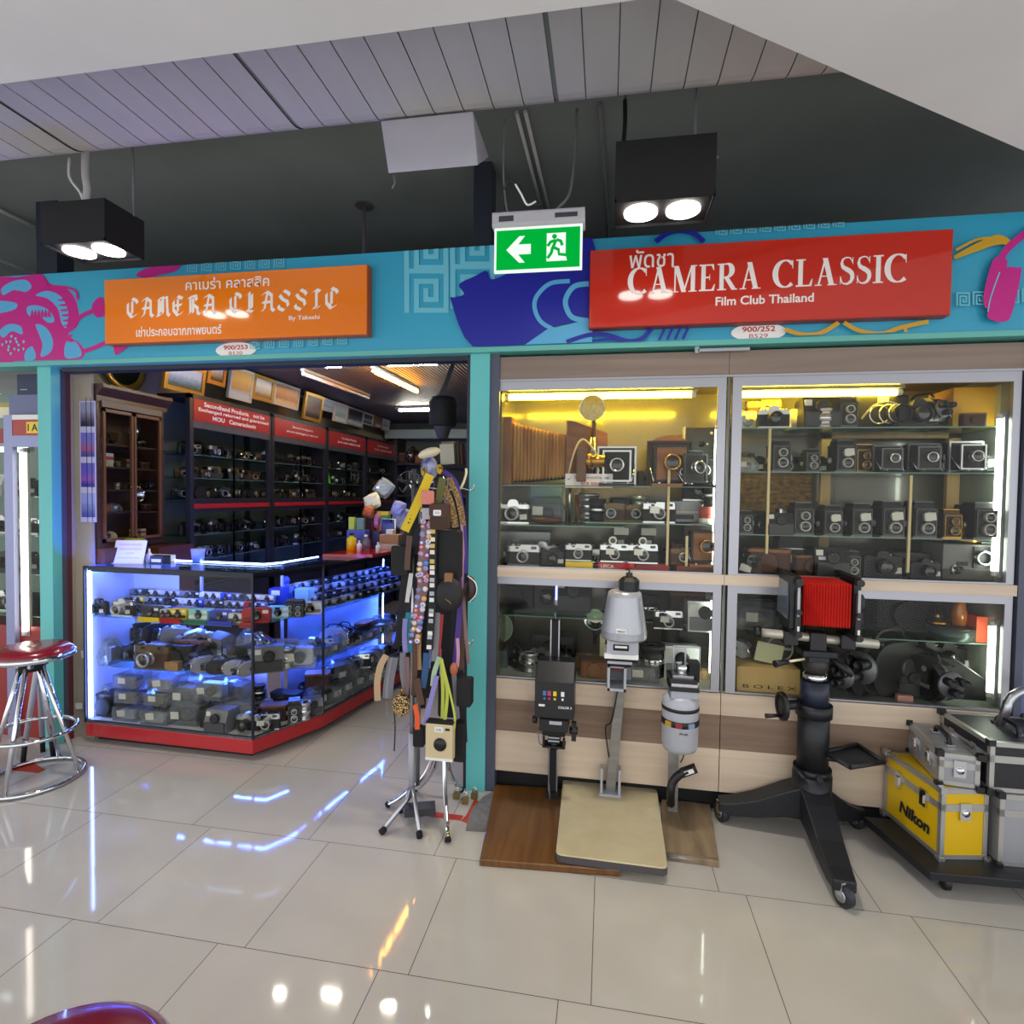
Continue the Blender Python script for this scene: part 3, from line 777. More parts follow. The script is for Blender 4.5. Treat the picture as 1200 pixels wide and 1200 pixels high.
def kit_cine(key, body, trim):
    k = Kit('cine_camera', 'camera'); KITS[key] = k
    pts = [(.06*math.cos(R(a))+.03*(1 if abs(a) < 90 or a > 270 else -1), .055*math.sin(R(a))+.06) for a in range(-90, 270, 15)]
    k.part('body', MB().prism(pts, -.025, .025, body, 'x')); k.part('rim', MB().prism([(p[0]*1.03,(p[1]-.06)*1.03+.06) for p in pts], -.004, .004, trim, 'x'))
    k.part('turret', MB().lathe([(0,0),(.034,0),(.034,.008),(0,.008)], trim, (0,-.088,.066), 'y', 18))
    for x, z in ((-.016,.078),(.016,.078),(0,.05)):
        k.part('lens', MB().lathe([(0,0),(.011,0),(.011,.03),(.009,.03),(.008,.024),(0,.026)], BLACK, (x,-.094,z), 'y', 12))
    k.part('handle', MB().tube(smooth_pts([(0,-.05,.115),(0,-.03,.135),(0,.03,.135),(0,.05,.115)]), .005, BLACK))
    k.part('side_badge', MB().cyl((-.0265,.02,.06),(-.025,.02,.06), .016, trim, n=14).cyl((-.0275,.02,.06),(-.0265,.02,.06), .009, BLACK, n=12).bx(-.027,-.025,-.05,-.02,.04,.05,CAMSILVER).bx(-.027,-.025,.05,.07,.075,.085,CAMSILVER).cyl((-.027,-.03,.09),(-.025,-.03,.09), .008, CAMSILVER, n=10))
    k.part('key', MB().cyl((.025,.02,.06),(.033,.02,.06), .018, trim, n=14))
kit_cine('cine_grey', LGREY, CHROME); kit_cine('cine_black', BLACK, NICK); kit_cine('cine_brown', BROWNL, CAMSILVER)
def kit_case(key, m, m2):
    k = Kit('camera_case', 'case'); KITS[key] = k
    k.part('body', MB().rbox((0,0,.045), (.15,.075,.09), .018, m, 'z').lathe([(.036,.03),(.034,.046)], m, (0,-.007,.045), 'y', 20).lathe([(.034,.046),(0,.046)], m, (0,-.007,.045), 'y', 20, smooth=False))
    k.part('flap', MB().rbox((0,-.002,.088), (.152,.078,.012), .018, m2, 'z')); k.part('snap', MB().lathe([(0,0),(.006,0),(0,.004)], BRASS, (0,-.041,.082), 'y', 8))
kit_case('case_brown', BROWNL, TANL); kit_case('case_tan', TANL, BROWNL); kit_case('case_black', LEATHER, BLACK)
def kit_lens(key, m):
    k = Kit('camera_lens', 'lens'); KITS[key] = k
    k.part('barrel', MB().lathe([(.0,0),(.031,0),(.031,.012),(.028,.014),(.028,.03),(.034,.034),(.034,.058),(.030,.06),(.030,.075),(.035,.078),(.035,.09),(.028,.09),(.026,.082)], m, n=18))
    k.part('ring', MB().lathe([(.0345,.04),(.0355,.042),(.0355,.05),(.0345,.052)], CHROME, n=18)); k.part('glass', MB().lathe([(.027,.083),(.014,.089),(0,.09)], LENSGLASS, n=14))
kit_lens('lens_black', BLACK); kit_lens('lens_silver', CAMSILVER)
def kit_flash(key):
    k = Kit('flash_gun', 'flash'); KITS[key] = k
    k.part('handle', MB().cyl((0,0,0),(0,0,.16), .016, CHROME).cyl((0,0,.05),(0,0,.1), .0175, BLACK))
    k.part('reflector', MB().lathe([(.012,0),(.03,.008),(.056,.028),(.075,.056),(.077,.056),(.058,.026),(.032,.005),(.012,-.003)], CHROME, (0,-.012,.19), 'y', 24))
    k.part('bulb', MB().ball((0,-.03,.19), .016, emit('frosted bulb', 'fff2d0', .6), n=10, k=6))
kit_flash('flash')
def kit_instant(key, c1, c2):
    k = Kit('instant_camera', 'camera'); KITS[key] = k
    k.part('body', MB().prism([(-.06,0),(.05,0),(.05,.045),(.03,.095),(-.04,.1),(-.06,.045)], -.055, .055, c1, 'x'))
    k.part('face', MB().bx(-.05,.05,-.066,-.058,.006,.05,c2)); k.part('lens', MB().lathe([(0,0),(.022,0),(.022,.012),(.017,.014),(0,.009)], BLACK, (0,-.055,.066), 'y', 16))
    k.part('flash', MB().bx(-.05,-.028,-.05,-.04,.07,.092,WHITE))
kit_instant('inst_black', BLACK, DGREY); kit_instant('inst_grey', GREY, DGREY); kit_instant('inst_white', mat('white plastic','dcdde0',.35), GREY)
def kit_bag(key, inner):
    k = Kit('bagged_camera', 'camera'); KITS[key] = k
    k.part('camera_body', MB().rbox((0,.01,.045), (.13,.05,.075), .012, inner, 'y').lathe([(0,0),(.026,0),(.026,.03),(.02,.03),(.016,.02),(0,.022)], BLACK, (.01,-.012,.045), 'y', 14))
    vs = [(-.085,-.05,0),(.085,-.05,0),(.085,.06,0),(-.085,.06,0),(-.09,-.058,.05),(.088,-.062,.05),(.09,.06,.05),(-.09,.06,.055),(-.06,-.01,.112),(.055,-.02,.105),(.06,.02,.118),(-.055,.03,.108)]
    k.part('plastic_bag', MB().add(vs, [(3,2,1,0),(0,1,5,4),(1,2,6,5),(2,3,7,6),(3,0,4,7),(4,5,9,8),(5,6,10,9),(6,7,11,10),(7,4,8,11),(8,9,10,11)], BAGCLEAR))
    k.part('price_tag', price_tag(-.03, -.064, .055, .045, .036))
kit_bag('bag_grey', GREY); kit_bag('bag_black', BLACK); kit_bag('bag_silver', CAMSILVER)
def kit_box(key, m):
    k = Kit('clear_box', 'box'); KITS[key] = k
    k.part('box', MB().bx(-.08,.08,-.06,.06,0,.075,BAGCLEAR)); k.part('contents', MB().rbox((-.01,0,.03), (.1,.07,.05), .012, m, 'y').cyl((.05,-.02,.01),(.05,.03,.03), .018, GREY))
    k.part('price_tag', price_tag(-.02, -.0615, .045, .05, .034))
kit_box('box_grey', DGREY); kit_box('box_light', LGREY); kit_box('box_brown', mat('brown odds and ends', '5d4636', .7))
# two plain single-object kinds
k = Kit('carton', 'box'); KITS['carton'] = k
CARD = noisy('cardboard', 'a8845a', 'b08c62', (5,5,5), .8); k.part('carton', MB().bx(-.09,.09,-.05,.05,0,.09,CARD).bx(-.018,.018,-.0505,.0505,.0,.0905,mat('packing tape','c2a878',.3)))
k = Kit('film_box', 'box'); KITS['film_box'] = k
k.part('box', MB().bx(-.035,.035,-.025,.025,0,.1,mat('pale box','cfc7b2',.6)).bx(-.0355,.0355,-.0255,.0255,.05,.075,mat('box band','b04a2a',.6)))
k = Kit('film_reel', 'reel'); KITS['reel'] = k
mb = MB().lathe([(.17,-.006),(.18,-.006),(.18,.006),(.17,.006),(.17,-.006)], STEEL, (0,0,.18), 'y', 36).lathe([(.02,-.008),(.05,-.008),(.05,.008),(.02,.008)], STEEL, (0,0,.18), 'y', 20)
for i in range(5): t_ = R(72*i+18); mb.box((0,0,0), (.13,.006,.03), STEEL, Tr(.11*math.cos(t_),0,.18+.11*math.sin(t_)) @ Ry(-72*i-18))
k.part('reel', mb)

def item(kit, px, Y, z, wpx=None, label='', rz=0, py=560, sc_=None, base=None, **kw):
    """stand a kit on the level z at depth Y below the picture column px; wpx sets its width"""
    q = P(px, py, Y)
    W = {'slr':.142,'ran':.134,'pl_':.124,'tlr':.105,'pre':.172,'fie':.172,'cin':.19,'cas':.15,'len':.07,'fla':.154,'ins':.11,'bag':.17,'box':.16,'car':.18,'fil':.07,'ree':.36}[kit[:3]]
    s = sc_ if sc_ else (wpx*Y/FPX)/W
    return place(kit, (q.x, Y, z), rz, s, label, **kw)
# ------------------------------------------------------------------ the big glass display case of the right-hand shop
PINE = noisy('pale laminate', 'c9b49c', 'd6c3ab', (1.2, 20, 26), .45, 4, .3)
WALNUT = noisy('brown laminate', '76604f', '8a7360', (1.2, 20, 26), .45, 4, .3)
HEADER = noisy('taupe laminate', '7f6c5f', '8b786a', (1.2, 20, 26), .45, 4, .3)
ALU = mat('satin aluminium', 'a3a3a8', .38, .75)
BACKM = mat('glossy grey green back', '67614f', .2, 0.0, .5)
X0, X1, YC = -.567, 1.858, 2.90
YB = 3.42
XD = .585
GOLDW = noisy('honey wood', 'c9a268', 'd8b47c', (30,30,3), .4)
def shell():
    t = thing('display_case', 'big glass display case with laminate base below the red sign', 'display case', (0, YC, 0))
    A = lambda mb: None
    def L(x0, x1, y0, y1, z0, z1, m, mb): return mb.bx(x0, x1, y0-YC, y1-YC, z0, z1, m)
    mb = MB(); L(X0, X1, YC+.05, YB, 0, .113, SOFTBLACK, mb); mb.build('plinth', t)
    mb = MB()
    for a, b in ((X0, XD-.002), (XD+.002, X1)):
        L(a, b, YC, YB, .113, .332, PINE, mb); L(a, b, YC-.001, YB, .332, .505, WALNUT, mb); L(a, b, YC, YB, .505, .615, PINE, mb)
    mb.build('base_panel', t)
    mb = MB(); L(X0, X1, YC+.02, YB, .612, .622, mat('pale grey deck', '8f968e', .25), mb); mb.build('glass_deck', t)
    mb = MB(); L(X0, XD-.001, YC-.012, YC+.04, 1.165, 1.215, PINE, mb); L(XD+.001, X1+.008, YC-.012, YC+.04, 1.165, 1.215, PINE, mb)
    L(X0, X1, YC+.04, YB, 1.19, 1.205, DGREY, mb); mb.build('middle_rail', t)
    mb = MB(); L(X0, XD-.001, YC-.004, YB, 2.205, 2.325, HEADER, mb); L(XD+.001, X1+.2, YC-.004, YB, 2.205, 2.325, HEADER, mb); L(X0, X1+.2, YC-.008, YC, 2.197, 2.207, ALU, mb); mb.build('header', t)
    mb = MB(); L(X0, X1, YB, YB+.02, .615, 2.205, BACKM, mb); mb.build('back_mirror', t)
    mb = MB(); L(X0-.0, X0+.008, YC+.02, YB, .615, 2.205, BACKM, mb); L(X1-.008, X1, YC+.02, YB, .615, 2.205, mat('pale end panel','8b8f86',.5), mb); mb.build('end_panel', t)
    for x0, x1, z0, z1, w in ((X0, .575, 1.215, 2.2, .052), (.605, X1, 1.215, 2.2, .044), (X0, .575, .62, 1.165, .052), (.605, X1, .62, 1.165, .044)):
        mb = MB(); tw = .05 if z0 > 1 else .04; lw = .0 if x0 == X0 else .046
        L(x0, x1, YC, YC+.022, z1-tw, z1, ALU, mb); L(x0, x1, YC, YC+.022, z0, z0+.008, ALU, mb)
        if lw: L(x0, x0+lw, YC, YC+.022, z0+.008, z1-tw, ALU, mb)
        L(x1-w+.012, x1, YC, YC+.022, z0+.008, z1-tw, ALU, mb)
        d = mb.build('sliding_door', t)
        MB().bx(x0+.002, x1-.002, .010, .014, z0+.005, z1-.01, CLEAR).build('pane', d)
    mb = MB(); L(.577, .603, YC+.03, YC+.05, .62, 2.2, SOFTBLACK, mb); L(.584, .596, YC+.012, YC+.03, .62, 2.2, mat('grey seal', '6f7068', .5), mb); mb.build('seal', t)
    mb = MB()
    for a, b, z, y1 in ((X0,.575,1.655,3.36),(X0,.1,1.44,3.33),(-.12,.575,1.462,3.3),(.605,1.858,1.955,3.36),(.605,1.858,1.735,3.36),(.605,1.858,1.418,3.36),(1.25,1.858,.905,3.36),(X0,.575,.93,3.40)):
        mb.bx(a+.006, b-.006, .07 if z > 1 else .14, y1-YC, z-.006, z, SHELFGL); mb.bx(a+.006, b-.006, .068 if z > 1 else .138, .07 if z > 1 else .14, z-.006, z, GREENGL)
    mb.build('shelf', t)
    mb = MB()
    for x, z0_, z1_ in ((P(783,600,2.96).x,1.215,1.78),(P(897,600,3.0).x,1.3,1.95),(P(1066,600,2.96).x,1.25,1.72),(P(805,600,2.98).x,1.235,1.40)): mb.bx(x-.006, x+.006, .055, .067, z0_, z1_, mat('cream shelf post', 'cdbb8c', .4, .3))
    mb.build('shelf_post', t)
    mb = MB()
    for x0, x1, z1 in ((P(960,600,3.31).x,P(1122,600,3.31).x,P(1040,503,3.31).z),):
        mb.bx(x0, x0+.05, .40, .43, 1.215, z1, GOLDW); mb.bx(x1-.06, x1, .40, .43, 1.215, z1, GOLDW); mb.bx(x0, x1, .40, .43, z1-.05, z1, GOLDW)
    mb.build('reflected_frame', t)  # solid frame built in place of a door frame's reflection
    return t
shell()
struct('trim_7', MB().bx(1.868, 1.90, 2.885, 2.95, 0, 2.345, SLATE).bx(1.90, 2.6, 2.90, 2.95, 0, 2.345, mat('blue grey side panel','5d6790',.4)))
# shop front bracket above the header
t = thing('door_closer', 'small grey bar bracket on the dark gap under the fascia', 'bracket', (.46, 2.87, 2.318))
MB().bx(-.03,.21,-.012,.0,-.002,.012,LGREY).build('bar', t); MB().bx(-.045,-.025,-.012,.006,-.008,.03,LGREY).build('bracket', t)
# lamps in the case
WARMT = emit('lit warm tube', 'ffcf3a', 2.0); WHITET = emit('lit cool tube', 'f2ffee', 24.0)
def tube_lamp(label, p0, p1, m, r=.013, body=None, name='tube_lamp', parent_body=True, up=(0,0,1)):
    p0 = Vector(p0); p1 = Vector(p1); t = thing(name, label, 'lamp', tuple((p0+p1)/2)); c = (p0+p1)/2
    MB().cyl(p0-c, p1-c, r, m, n=10).build('tube', t)
    d = (p1-p0).normalized(); u = Vector(up); s_ = d.cross(u).normalized()
    mb = MB(); a = p0-c-d*.02; b = p1-c+d*.02
    vs = []
    for q in (a, b):
        for i, j in ((-1.3,1.1),(1.3,1.1),(1.0,2.6),(-1.0,2.6)): vs.append(tuple(q+s_*(i*r)+u*(j*r)))
    mb.add(vs, [(3,2,1,0),(4,5,6,7),(0,1,5,4),(1,2,6,5),(2,3,7,6),(3,0,4,7)], body or LGREY).build('lamp_body', t)
    MB().cyl(p0-c-d*.012, p0-c+d*.012, r*1.05, WHITE, n=10).cyl(p1-c-d*.012, p1-c+d*.012, r*1.05, WHITE, n=10).build('end_cap', t)
    return t
tube_lamp('warm yellow tube lamp along the top of the case, above the wooden bellows camera', (-.555,3.05,2.140), (.44,3.05,2.140), emit('lit warm tube strong','ffd92a',95.0), .016)
tube_lamp('warm yellow tube lamp along the top of the case, above the boxed camera end', (.645,3.05,2.135), (1.42,3.05,2.135), emit('lit warm tube strong','ffd92a',95.0), .016)
tube_lamp('upright white tube lamp in the upper case at its far end beside yellow carton', (1.815,2.965,1.26), (1.815,2.965,2.0), WHITET, .011, up=(1,0,0))
tube_lamp('upright white tube lamp in the lower case behind the tilted black case', (1.815,2.965,.68), (1.815,2.965,1.02), WHITET, .011, up=(1,0,0))
tube_lamp('upright white tube lamp at the middle stile of the upper case', (.548,2.985,1.24), (.548,2.985,1.96), WHITET, .008, up=(1,0,0))
tube_lamp('upright white tube lamp at the middle stile of the lower case', (.548,2.985,.68), (.548,2.985,1.08), WHITET, .008, up=(1,0,0))
# ---- what stands in it
S1, S2, S3 = 1.655, 1.462, 1.215
# wooden studio bellows camera, lying along the shelf
t = thing('studio_camera', 'large wooden studio camera with tan bellows on the top shelf', 'camera', (-.30, 3.14, S1))
TANB = noisy('tan bellows cloth', '9a6a38', 'c09458', (30,4,4), .7)
MB().bx(-.265,-.215,-.16,.12,0,.37,WOODR).build('rear_frame', t, bevel=.004)
bl = MB()
n = 15
for i in range(n):
    x0 = -.215+i*.0195; x1 = x0+.0195; a0 = .150-.0030*i; zc = .178-.0012*i; xm = (x0+x1)/2; a1 = a0+.014
    def rg(x, a): return [(x,-a*.85,zc-a),(x,a*.85,zc-a),(x,a*.85,zc+a),(x,-a*.85,zc+a)]
    for (xa, aa), (xb, ab) in (((x0,a0),(xm,a1)),((xm,a1),(x1,a0-.0022))):
        v = rg(xa,aa)+rg(xb,ab); bl.add(v, [(1,2,6,5),(2,3,7,6),(3,0,4,7)], TANB); bl.add(v, [(0,1,5,4)], SOFTBLACK)
bl.build('bellows', t)
MB().bx(.08,.11,-.12,.09,.0,.35,WOODR).add([(.11,-.118,.35),(.30,-.05,.29),(.30,-.05,.0),(.11,-.118,0)], [(3,2,1,0)], WOODR).build('front_standard', t)
MB().bx(.14,.19,-.2,-.13,.02,.2,noisy('dark wood','5a3a1e','6b4726',(4,40,40),.4)).build('lens_box', t, bevel=.006)
MB().cyl((.19,-.16,.13),(.29,-.175,.13), .033, BRASS, n=20).cyl((.19,-.16,.13),(.22,-.164,.13), .042, BRASS, n=20).build('brass_lens', t)
MB().bx(-.25,.3,-.09,.09,0,.016,WOODR).build('bed', t)
MB().tube(smooth_pts([(.09,-.13,.04),(.13,-.205,.18),(.17,-.21,.24),(.22,-.2,.2),(.245,-.19,.16)]), .005, mat('cream cord','d8c9a0',.7)).build('cord', t)
# white rental sign
t = thing('shelf_sign', 'white plastic sign marked FOR RENT below the wooden camera', 'sign', (-.095, 2.975, S1-.012))
MB().bx(-.125,.125,0,.006,0,.075,mat('pink white sign','e6dcdc',.5)).build('board', t)
mb = MB(); fit_text(mb, 'ให้เช่าอุปกรณ์ถ่ายภาพ', -.075,.105,.053,.022,INK,-.0006,.01); fit_text(mb, 'FOR RENT', -.04,.07,.02,.02,INKRED,-.0006,.02); mb.build('lettering', t)
mb = MB(); mb.poly([(-.115,-.0006,.05),(-.108,-.0006,.04),(-.088,-.0006,.062),(-.108,-.0006,.046)], INKBLUE); mb.build('tick_mark', t)
q = P(694, 478, 3.02)
t = thing('flash_gun', 'round frosted flash reflector on a dark handle above the FOR RENT sign', 'flash', (q.x, 3.02, S1))
zz = q.z-S1
MB().lathe([(.0,-.03),(.03,-.026),(.055,-.01),(.066,.006),(.069,.006),(.058,-.012),(.03,-.03)], CHROME, (0,0,zz), 'y', 28).build('reflector', t)
MB().lathe([(.064,.004),(.03,.012),(0,.014)], noisy('frosted reflector glass','cdb35a','d9c888',(60,60,60),.25), (0,0,zz), 'y', 24).build('diffuser', t)
MB().tube([(0,.02,zz-.02),(.012,.02,zz-.09),(.006,.01,zz-.16)], .012, BROWNL).cyl((.006,.01,zz-.16),(.006,.01,.02), .02, CHROME).cyl((.006,.01,0),(.006,.01,.02), .026, CHROME).build('handle', t)
item('press', 723, 3.06, S1, 44, 'silver framed press camera with big lens on the top shelf', py=520)
item('field_wood', 785, 3.08, S1, 50, 'brown wooden folding camera with chrome struts on the top shelf', py=520)
t = thing('box_camera', 'upright black box camera back, highest thing by the middle stile', 'camera', (P(823,490,3.2).x, 3.2, S1+.13))
mb = MB().bx(-.09,.09,0,.07,.02,.2,BLACK).bx(-.095,-.088,-.004,.07,.01,.205,LGREY).bx(.088,.10,-.004,.07,.0,.205,LGREY); mb.build('body', t)
MB().lathe([(0,0),(.018,0),(0,.003)], SOFTBLACK, (.0,0,.11), 'y', 16).build('round_window', t); MB().cyl((.05,-.003,.17),(.05,0,.17), .008, CREAMCARD).cyl((.03,-.003,.11),(.03,0,.11), .006, CREAMCARD).build('stud', t)
MB().bx(-.095,.1,-.02,.08,-.13,.012,DGREY).build('stand', t)
item('press_black', 806, 3.03, S1, 40, 'black folding bellows camera with blue lens panel beside the middle stile', py=520, rz=R(25))
item('press_black', 831, 3.1, S1, 34, 'small black view camera crowding the middle stile on the top shelf', py=520, rz=R(-20))
t = thing('lens_board', 'small navy lens panel with chrome rim held in front of black folding camera', 'lens', (P(801,520,2.98).x, 2.98, S1+.045))
MB().rbox((0,0,.03),(.055,.012,.07),.006,mat('navy enamel','1b2350',.3),'y').build('panel', t); lens_mb((0,-.005,.03), .03, .02, CHROME).build('lens', t); MB().bx(-.012,.012,0,.03,-.045,0,SOFTBLACK).build('foot', t)
# second tier, left bay
item('slr_chrome', 602, 3.05, 1.44, 40, 'grey bodied camera with black front on the second shelf by the slate frame', py=600)
item('slr_black', 583, 3.2, 1.44, 34, 'black camera with sloping strap, farthest toward the slate frame', py=600, rz=R(30))
item('bag_grey', 640, 3.18, 1.44, 46, 'clear bagged camera lying behind the brown leather pouch', py=600)
t = thing('leather_pouch', 'brown leather pouch lying open on the second shelf', 'pouch', (P(641,600,3.05).x, 3.05, 1.44))
MB().ball((0,0,.022), .09, BROWNL, (1,.55,.26), 16, 8).build('pouch', t); MB().ball((-.03,-.03,.032), .05, TANL, (1,.3,.16), 12, 6).build('flap', t)
item('range_brown', 716, 3.1, S2, 34, 'brown folding camera with a white label on second shelf', py=600)
item('range_brown', 745, 3.16, S2, 32, 'small brass trimmed rangefinder left of the camera with the round finder', py=600)
item('lens_black', 700, 3.1, S2, 20, 'dark lens standing left of the brown folding camera', py=600)
item('press_black', 727, 3.24, S2, 26, 'dark tall camera in the back of the second shelf behind brown folder', py=600)
item('range_tag', 772, 3.04, S2, 38, 'silver rangefinder with big ringed lens and round finder on second shelf', py=600)
item('slr_silver', 760, 3.22, S2, 30, 'blue grey slr at the back of the second shelf behind the round finder', py=600)
t = thing('projector_box', 'grey metal projector body with white camera on it, second shelf', 'projector', (P(800,600,3.15).x, 3.15, S2))
MB().rbox((0,0,.06), (.19,.1,.11), .03, LGREY, 'y').bx(-.09,.1,-.052,-.05,.055,.062,CREAMCARD).build('body', t); MB().bx(-.05,.05,-.053,-.05,.02,.045,DGREY).build('badge_plate', t); MB().bx(-.09,-.06,-.06,.05,.0,.11,TANL).build('tan_side', t)
item('slr_silver', 818, 3.12, S2+.118, 36, 'white slr sitting on top of the grey projector', py=580)
item('lens_black', 836, 3.05, S2+.07, 26, 'dark lens beside the white slr near the middle stile', py=580)
t = thing('film_can', 'red and white round can below the dark lens, second shelf', 'can', (P(829,610,3.03).x, 3.03, S2))
MB().cyl((0,0,.03),(0,0,.09), .042, mat('salmon tin','c85a4c',.4), n=20).build('can', t); MB().cyl((0,0,0),(0,0,.03), .043, WHITE, n=20).build('lower_band', t)
item('carton', 840, 3.2, S2, 30, 'cream box at the end of the second shelf next to the tube lamp', py=600)
for i, (px, w, kit, lab) in enumerate(((749,22,'lens_silver','tall silver lens hanging tag in back of second shelf'),(690,24,'lens_silver','silver lens at the left end of the short second shelf'))):
    item(kit, px, 3.25, S2, w, lab, py=590)
# ledge tier, left bay
item('slr_black', 590, 3.1, S3, 36, 'black slr on the case ledge, nearest the slate frame', py=650)
item('range_silver', 614, 3.0, S3, 40, 'silver rangefinder in blue light with large ringed lens on the ledge', py=650)
item('pl_blue', 598, 3.2, S3+.0, 34, 'blue camera behind the silver one in the blue lit corner', py=650)
item('slr_silver', 636, 3.12, S3, 36, 'silver slr in blue light behind the white price card on the ledge', py=650)
item('slr_black', 648, 3.02, S3, 30, 'black slr with white price card left of the yellow box', py=650)
item('pl_blue', 630, 3.26, S3, 34, 'blue camera at the back below the clear box', py=650)
t = thing('clear_case', 'clear acrylic box with dark lid edge in the blue lit corner', 'box', (P(618,640,3.25).x, 3.25, S3))
MB().bx(-.14,.14,-.06,.08,.0,.17,BAGCLEAR).build('box', t); MB().bx(-.142,.142,-.062,.082,.17,.176,mat('dark blue edge','1b2554',.4)).build('lid', t)
def card_box(label, px, Y, z, w, d, h, m, txt=None, tm=None, py=660):
    q = P(px, py, Y); t = thing('carton', label, 'box', (q.x, Y, z))
    MB().bx(-w/2,w/2,-d/2,d/2,0,h,m).build('box', t, bevel=.002)
    if txt: mb = MB(); fit_text(mb, txt, -w*.42, -w*.42+w*.36, h*.5, h*.55, tm, -d/2-.0006, .02); mb.build('lettering', t)
    return t
card_box('yellow film box with pale corner lying on the ledge', 679, 2.985, S3, .145, .07, .034, YELLOW)
card_box('red box lettered LEICA on the ledge', 722, 2.985, S3, .19, .07, .034, RED, 'LEICA', WHITE)
card_box('plain red box beside the lettered one on the ledge', 764, 2.985, S3, .17, .07, .032, mat('deep red card','8e1a1c',.5))
card_box('brownish red box under the tan folding camera on the ledge', 815, 3.0, S3, .2, .1, .03, mat('brown red card','6f2a1c',.5))
item('range_silver', 678, 2.99, S3+.036, 32, 'silver rangefinder with pale round lens on the yellow box', py=650)
item('range_tag', 720, 2.99, S3+.036, 34, 'silver rangefinder with white card on the lettered red box', py=650)
item('range_tag', 753, 2.99, S3+.034, 36, 'silver rangefinder with big black lens on the plain red box', py=650)
item('range_silver', 697, 3.12, S3, 30, 'silver topped camera standing behind the yellow and red boxes', py=650)
for px, lab in ((718,'round white accessory finder standing on the second rangefinder of the ledge'),(753,'round ringed accessory finder on the big lens rangefinder')):
    t = thing('viewfinder', lab, 'viewfinder', (P(px,640,2.99).x, 2.99, S3+.12))
    MB().lathe([(0,0),(.022,0),(.022,.016),(.016,.016),(.014,.01)], WHITE, (0,.0,.03), 'y', 18).lathe([(.014,.01),(0,.012)], LENSGLASS, (0,0,.03), 'y', 12).build('finder', t); MB().bx(-.008,.008,0,.012,-.008,.012,CHROME).build('shoe', t)
for px, Y, lab in ((728,3.18,'black flash head with white card standing behind the rangefinders'),(760,3.2,'black flash head with white card, right one of the two')):
    t = thing('flash_unit', lab, 'flash', (P(px,620,Y).x, Y, S3))
    MB().bx(-.03,.03,-.02,.03,.0,.17,BLACK).build('body', t); MB().bx(-.04,.04,-.03,.02,.17,.21,mat('flash window','cfcdc0',.2)).build('flash_window', t); price_tag(0,-.022,.13,.035,.022).build('price_tag', t)
item('range_brown', 800, 3.03, S3+.032, 30, 'black camera with cream price card right of the shelf post', py=650)
item('field_wood', 824, 3.06, S3+.032, 42, 'tan folding camera with brass fittings at the end of ledge', py=640)
item('case_tan', 812, 3.24, S3, 46, 'tan leather camera case in back corner of the ledge', py=640)
# ---- right bay
T1, T2, T3 = 1.955, 1.735, 1.418
item('bag_silver', 873, 3.1, T1, 34, 'crumpled clear bag with camera at the left end of top shelf', py=480)
item('range_brown', 895, 3.22, T1+.06, 38, 'tan camera up at the back of the top shelf beside the bag', py=470)
item('slr_silver', 906, 3.02, T1, 34, 'black and chrome camera with big lens, first upright one on top shelf', py=480)
t = thing('film_spool', 'cream film spool disc standing on the top shelf', 'spool', (P(931,485,3.1).x, 3.1, T1))
MB().lathe([(0,0),(.055,0),(.055,.008),(0,.008)], CREAMCARD, (0,0,.055), 'y', 24).build('disc', t); MB().bx(-.04,-.02,-.02,.02,0,.1,WHITE).build('tab', t)
item('inst_black', 956, 3.08, T1, 36, 'dark folding camera with raised lid on the top shelf', py=480)
t = thing('plum_folder', 'dark plum flat camera lid leaning behind raised lid camera', 'camera', (P(958,470,3.14).x, 3.14, T1))
MB().box((0,0,.09), (.11,.02,.18), mat('plum leather','2a141c',.5), Rx(-10)).build('lid', t)
item('tlr', 990, 3.04, T1, 25, 'grey twin lens camera on the top shelf', py=480)
item('lens_silver', 966, 3.0, T1, 16, 'little lens lying in front of the plum lid', py=480)
item('lens_silver', 976, 3.06, T1, 14, 'brass toned lens left of the grey twin lens camera', py=480)
t = thing('large_camera', 'big black camera with coiled straps, middle of the top shelf', 'camera', (P(1030,480,3.1).x, 3.1, T1))
MB().bx(-.12,.12,-.04,.08,0,.17,SOFTBLACK).build('body', t, bevel=.01)
for i in range(3): MB().lathe([(.045,0),(.05,.004),(.045,.008),(.04,.004),(.045,0)], CHROME, (-.02+i*.035,-.05-.02*i,.07), 'y', 22).build('ring', t)
lens_mb((.05,-.05,.065), .09, .045, BLACK).build('lens', t); price_tag(.0,-.042,.15,.05,.03,CREAMCARD).build('price_tag', t)
MB().tube(smooth_pts([(-.1,-.05,.05),(-.06,-.09,.11),(.02,-.1,.12),(.08,-.11,.05)]), .005, mat('cream cord','d8c9a0',.7)).build('strap', t)
item('cine_black', 1080, 3.06, T1, 50, 'black camera with round lens and dark horizontal barrel on top shelf', py=480, rz=R(20))
item('slr_black', 1074, 3.0, T1, 40, 'black camera with wide ringed lens facing out on the top shelf', py=480)
item('press_black', 1106, 3.16, T1, 30, 'black view camera with white cord before the yellow carton', py=480)
item('case_brown', 1140, 2.99, T1, 22, 'brown case lying in front of the yellow carton', py=480)
t = thing('carton', 'large yellow carton with pale end showing a dark bottle mark', 'box', (P(1137,470,3.16).x, 3.16, T1))
MB().bx(-.13,.05,-.1,.12,0,.2,mat('yellow card','f0b020',.5)).build('box', t)
MB().bx(.05,.19,-.14,.1,0,.205,mat('pale yellow card','c9bd84',.5)).build('pale_end', t)
mb = MB().poly([(.10,-.1412,.04),(.13,-.1412,.04),(.125,-.1412,.08),(.122,-.1412,.11),(.108,-.1412,.11),(.105,-.1412,.08)], INK); fit_text(mb, 'Fashion', .06,.15,.185,.02,INK,-.1412); mb.build('print', t)
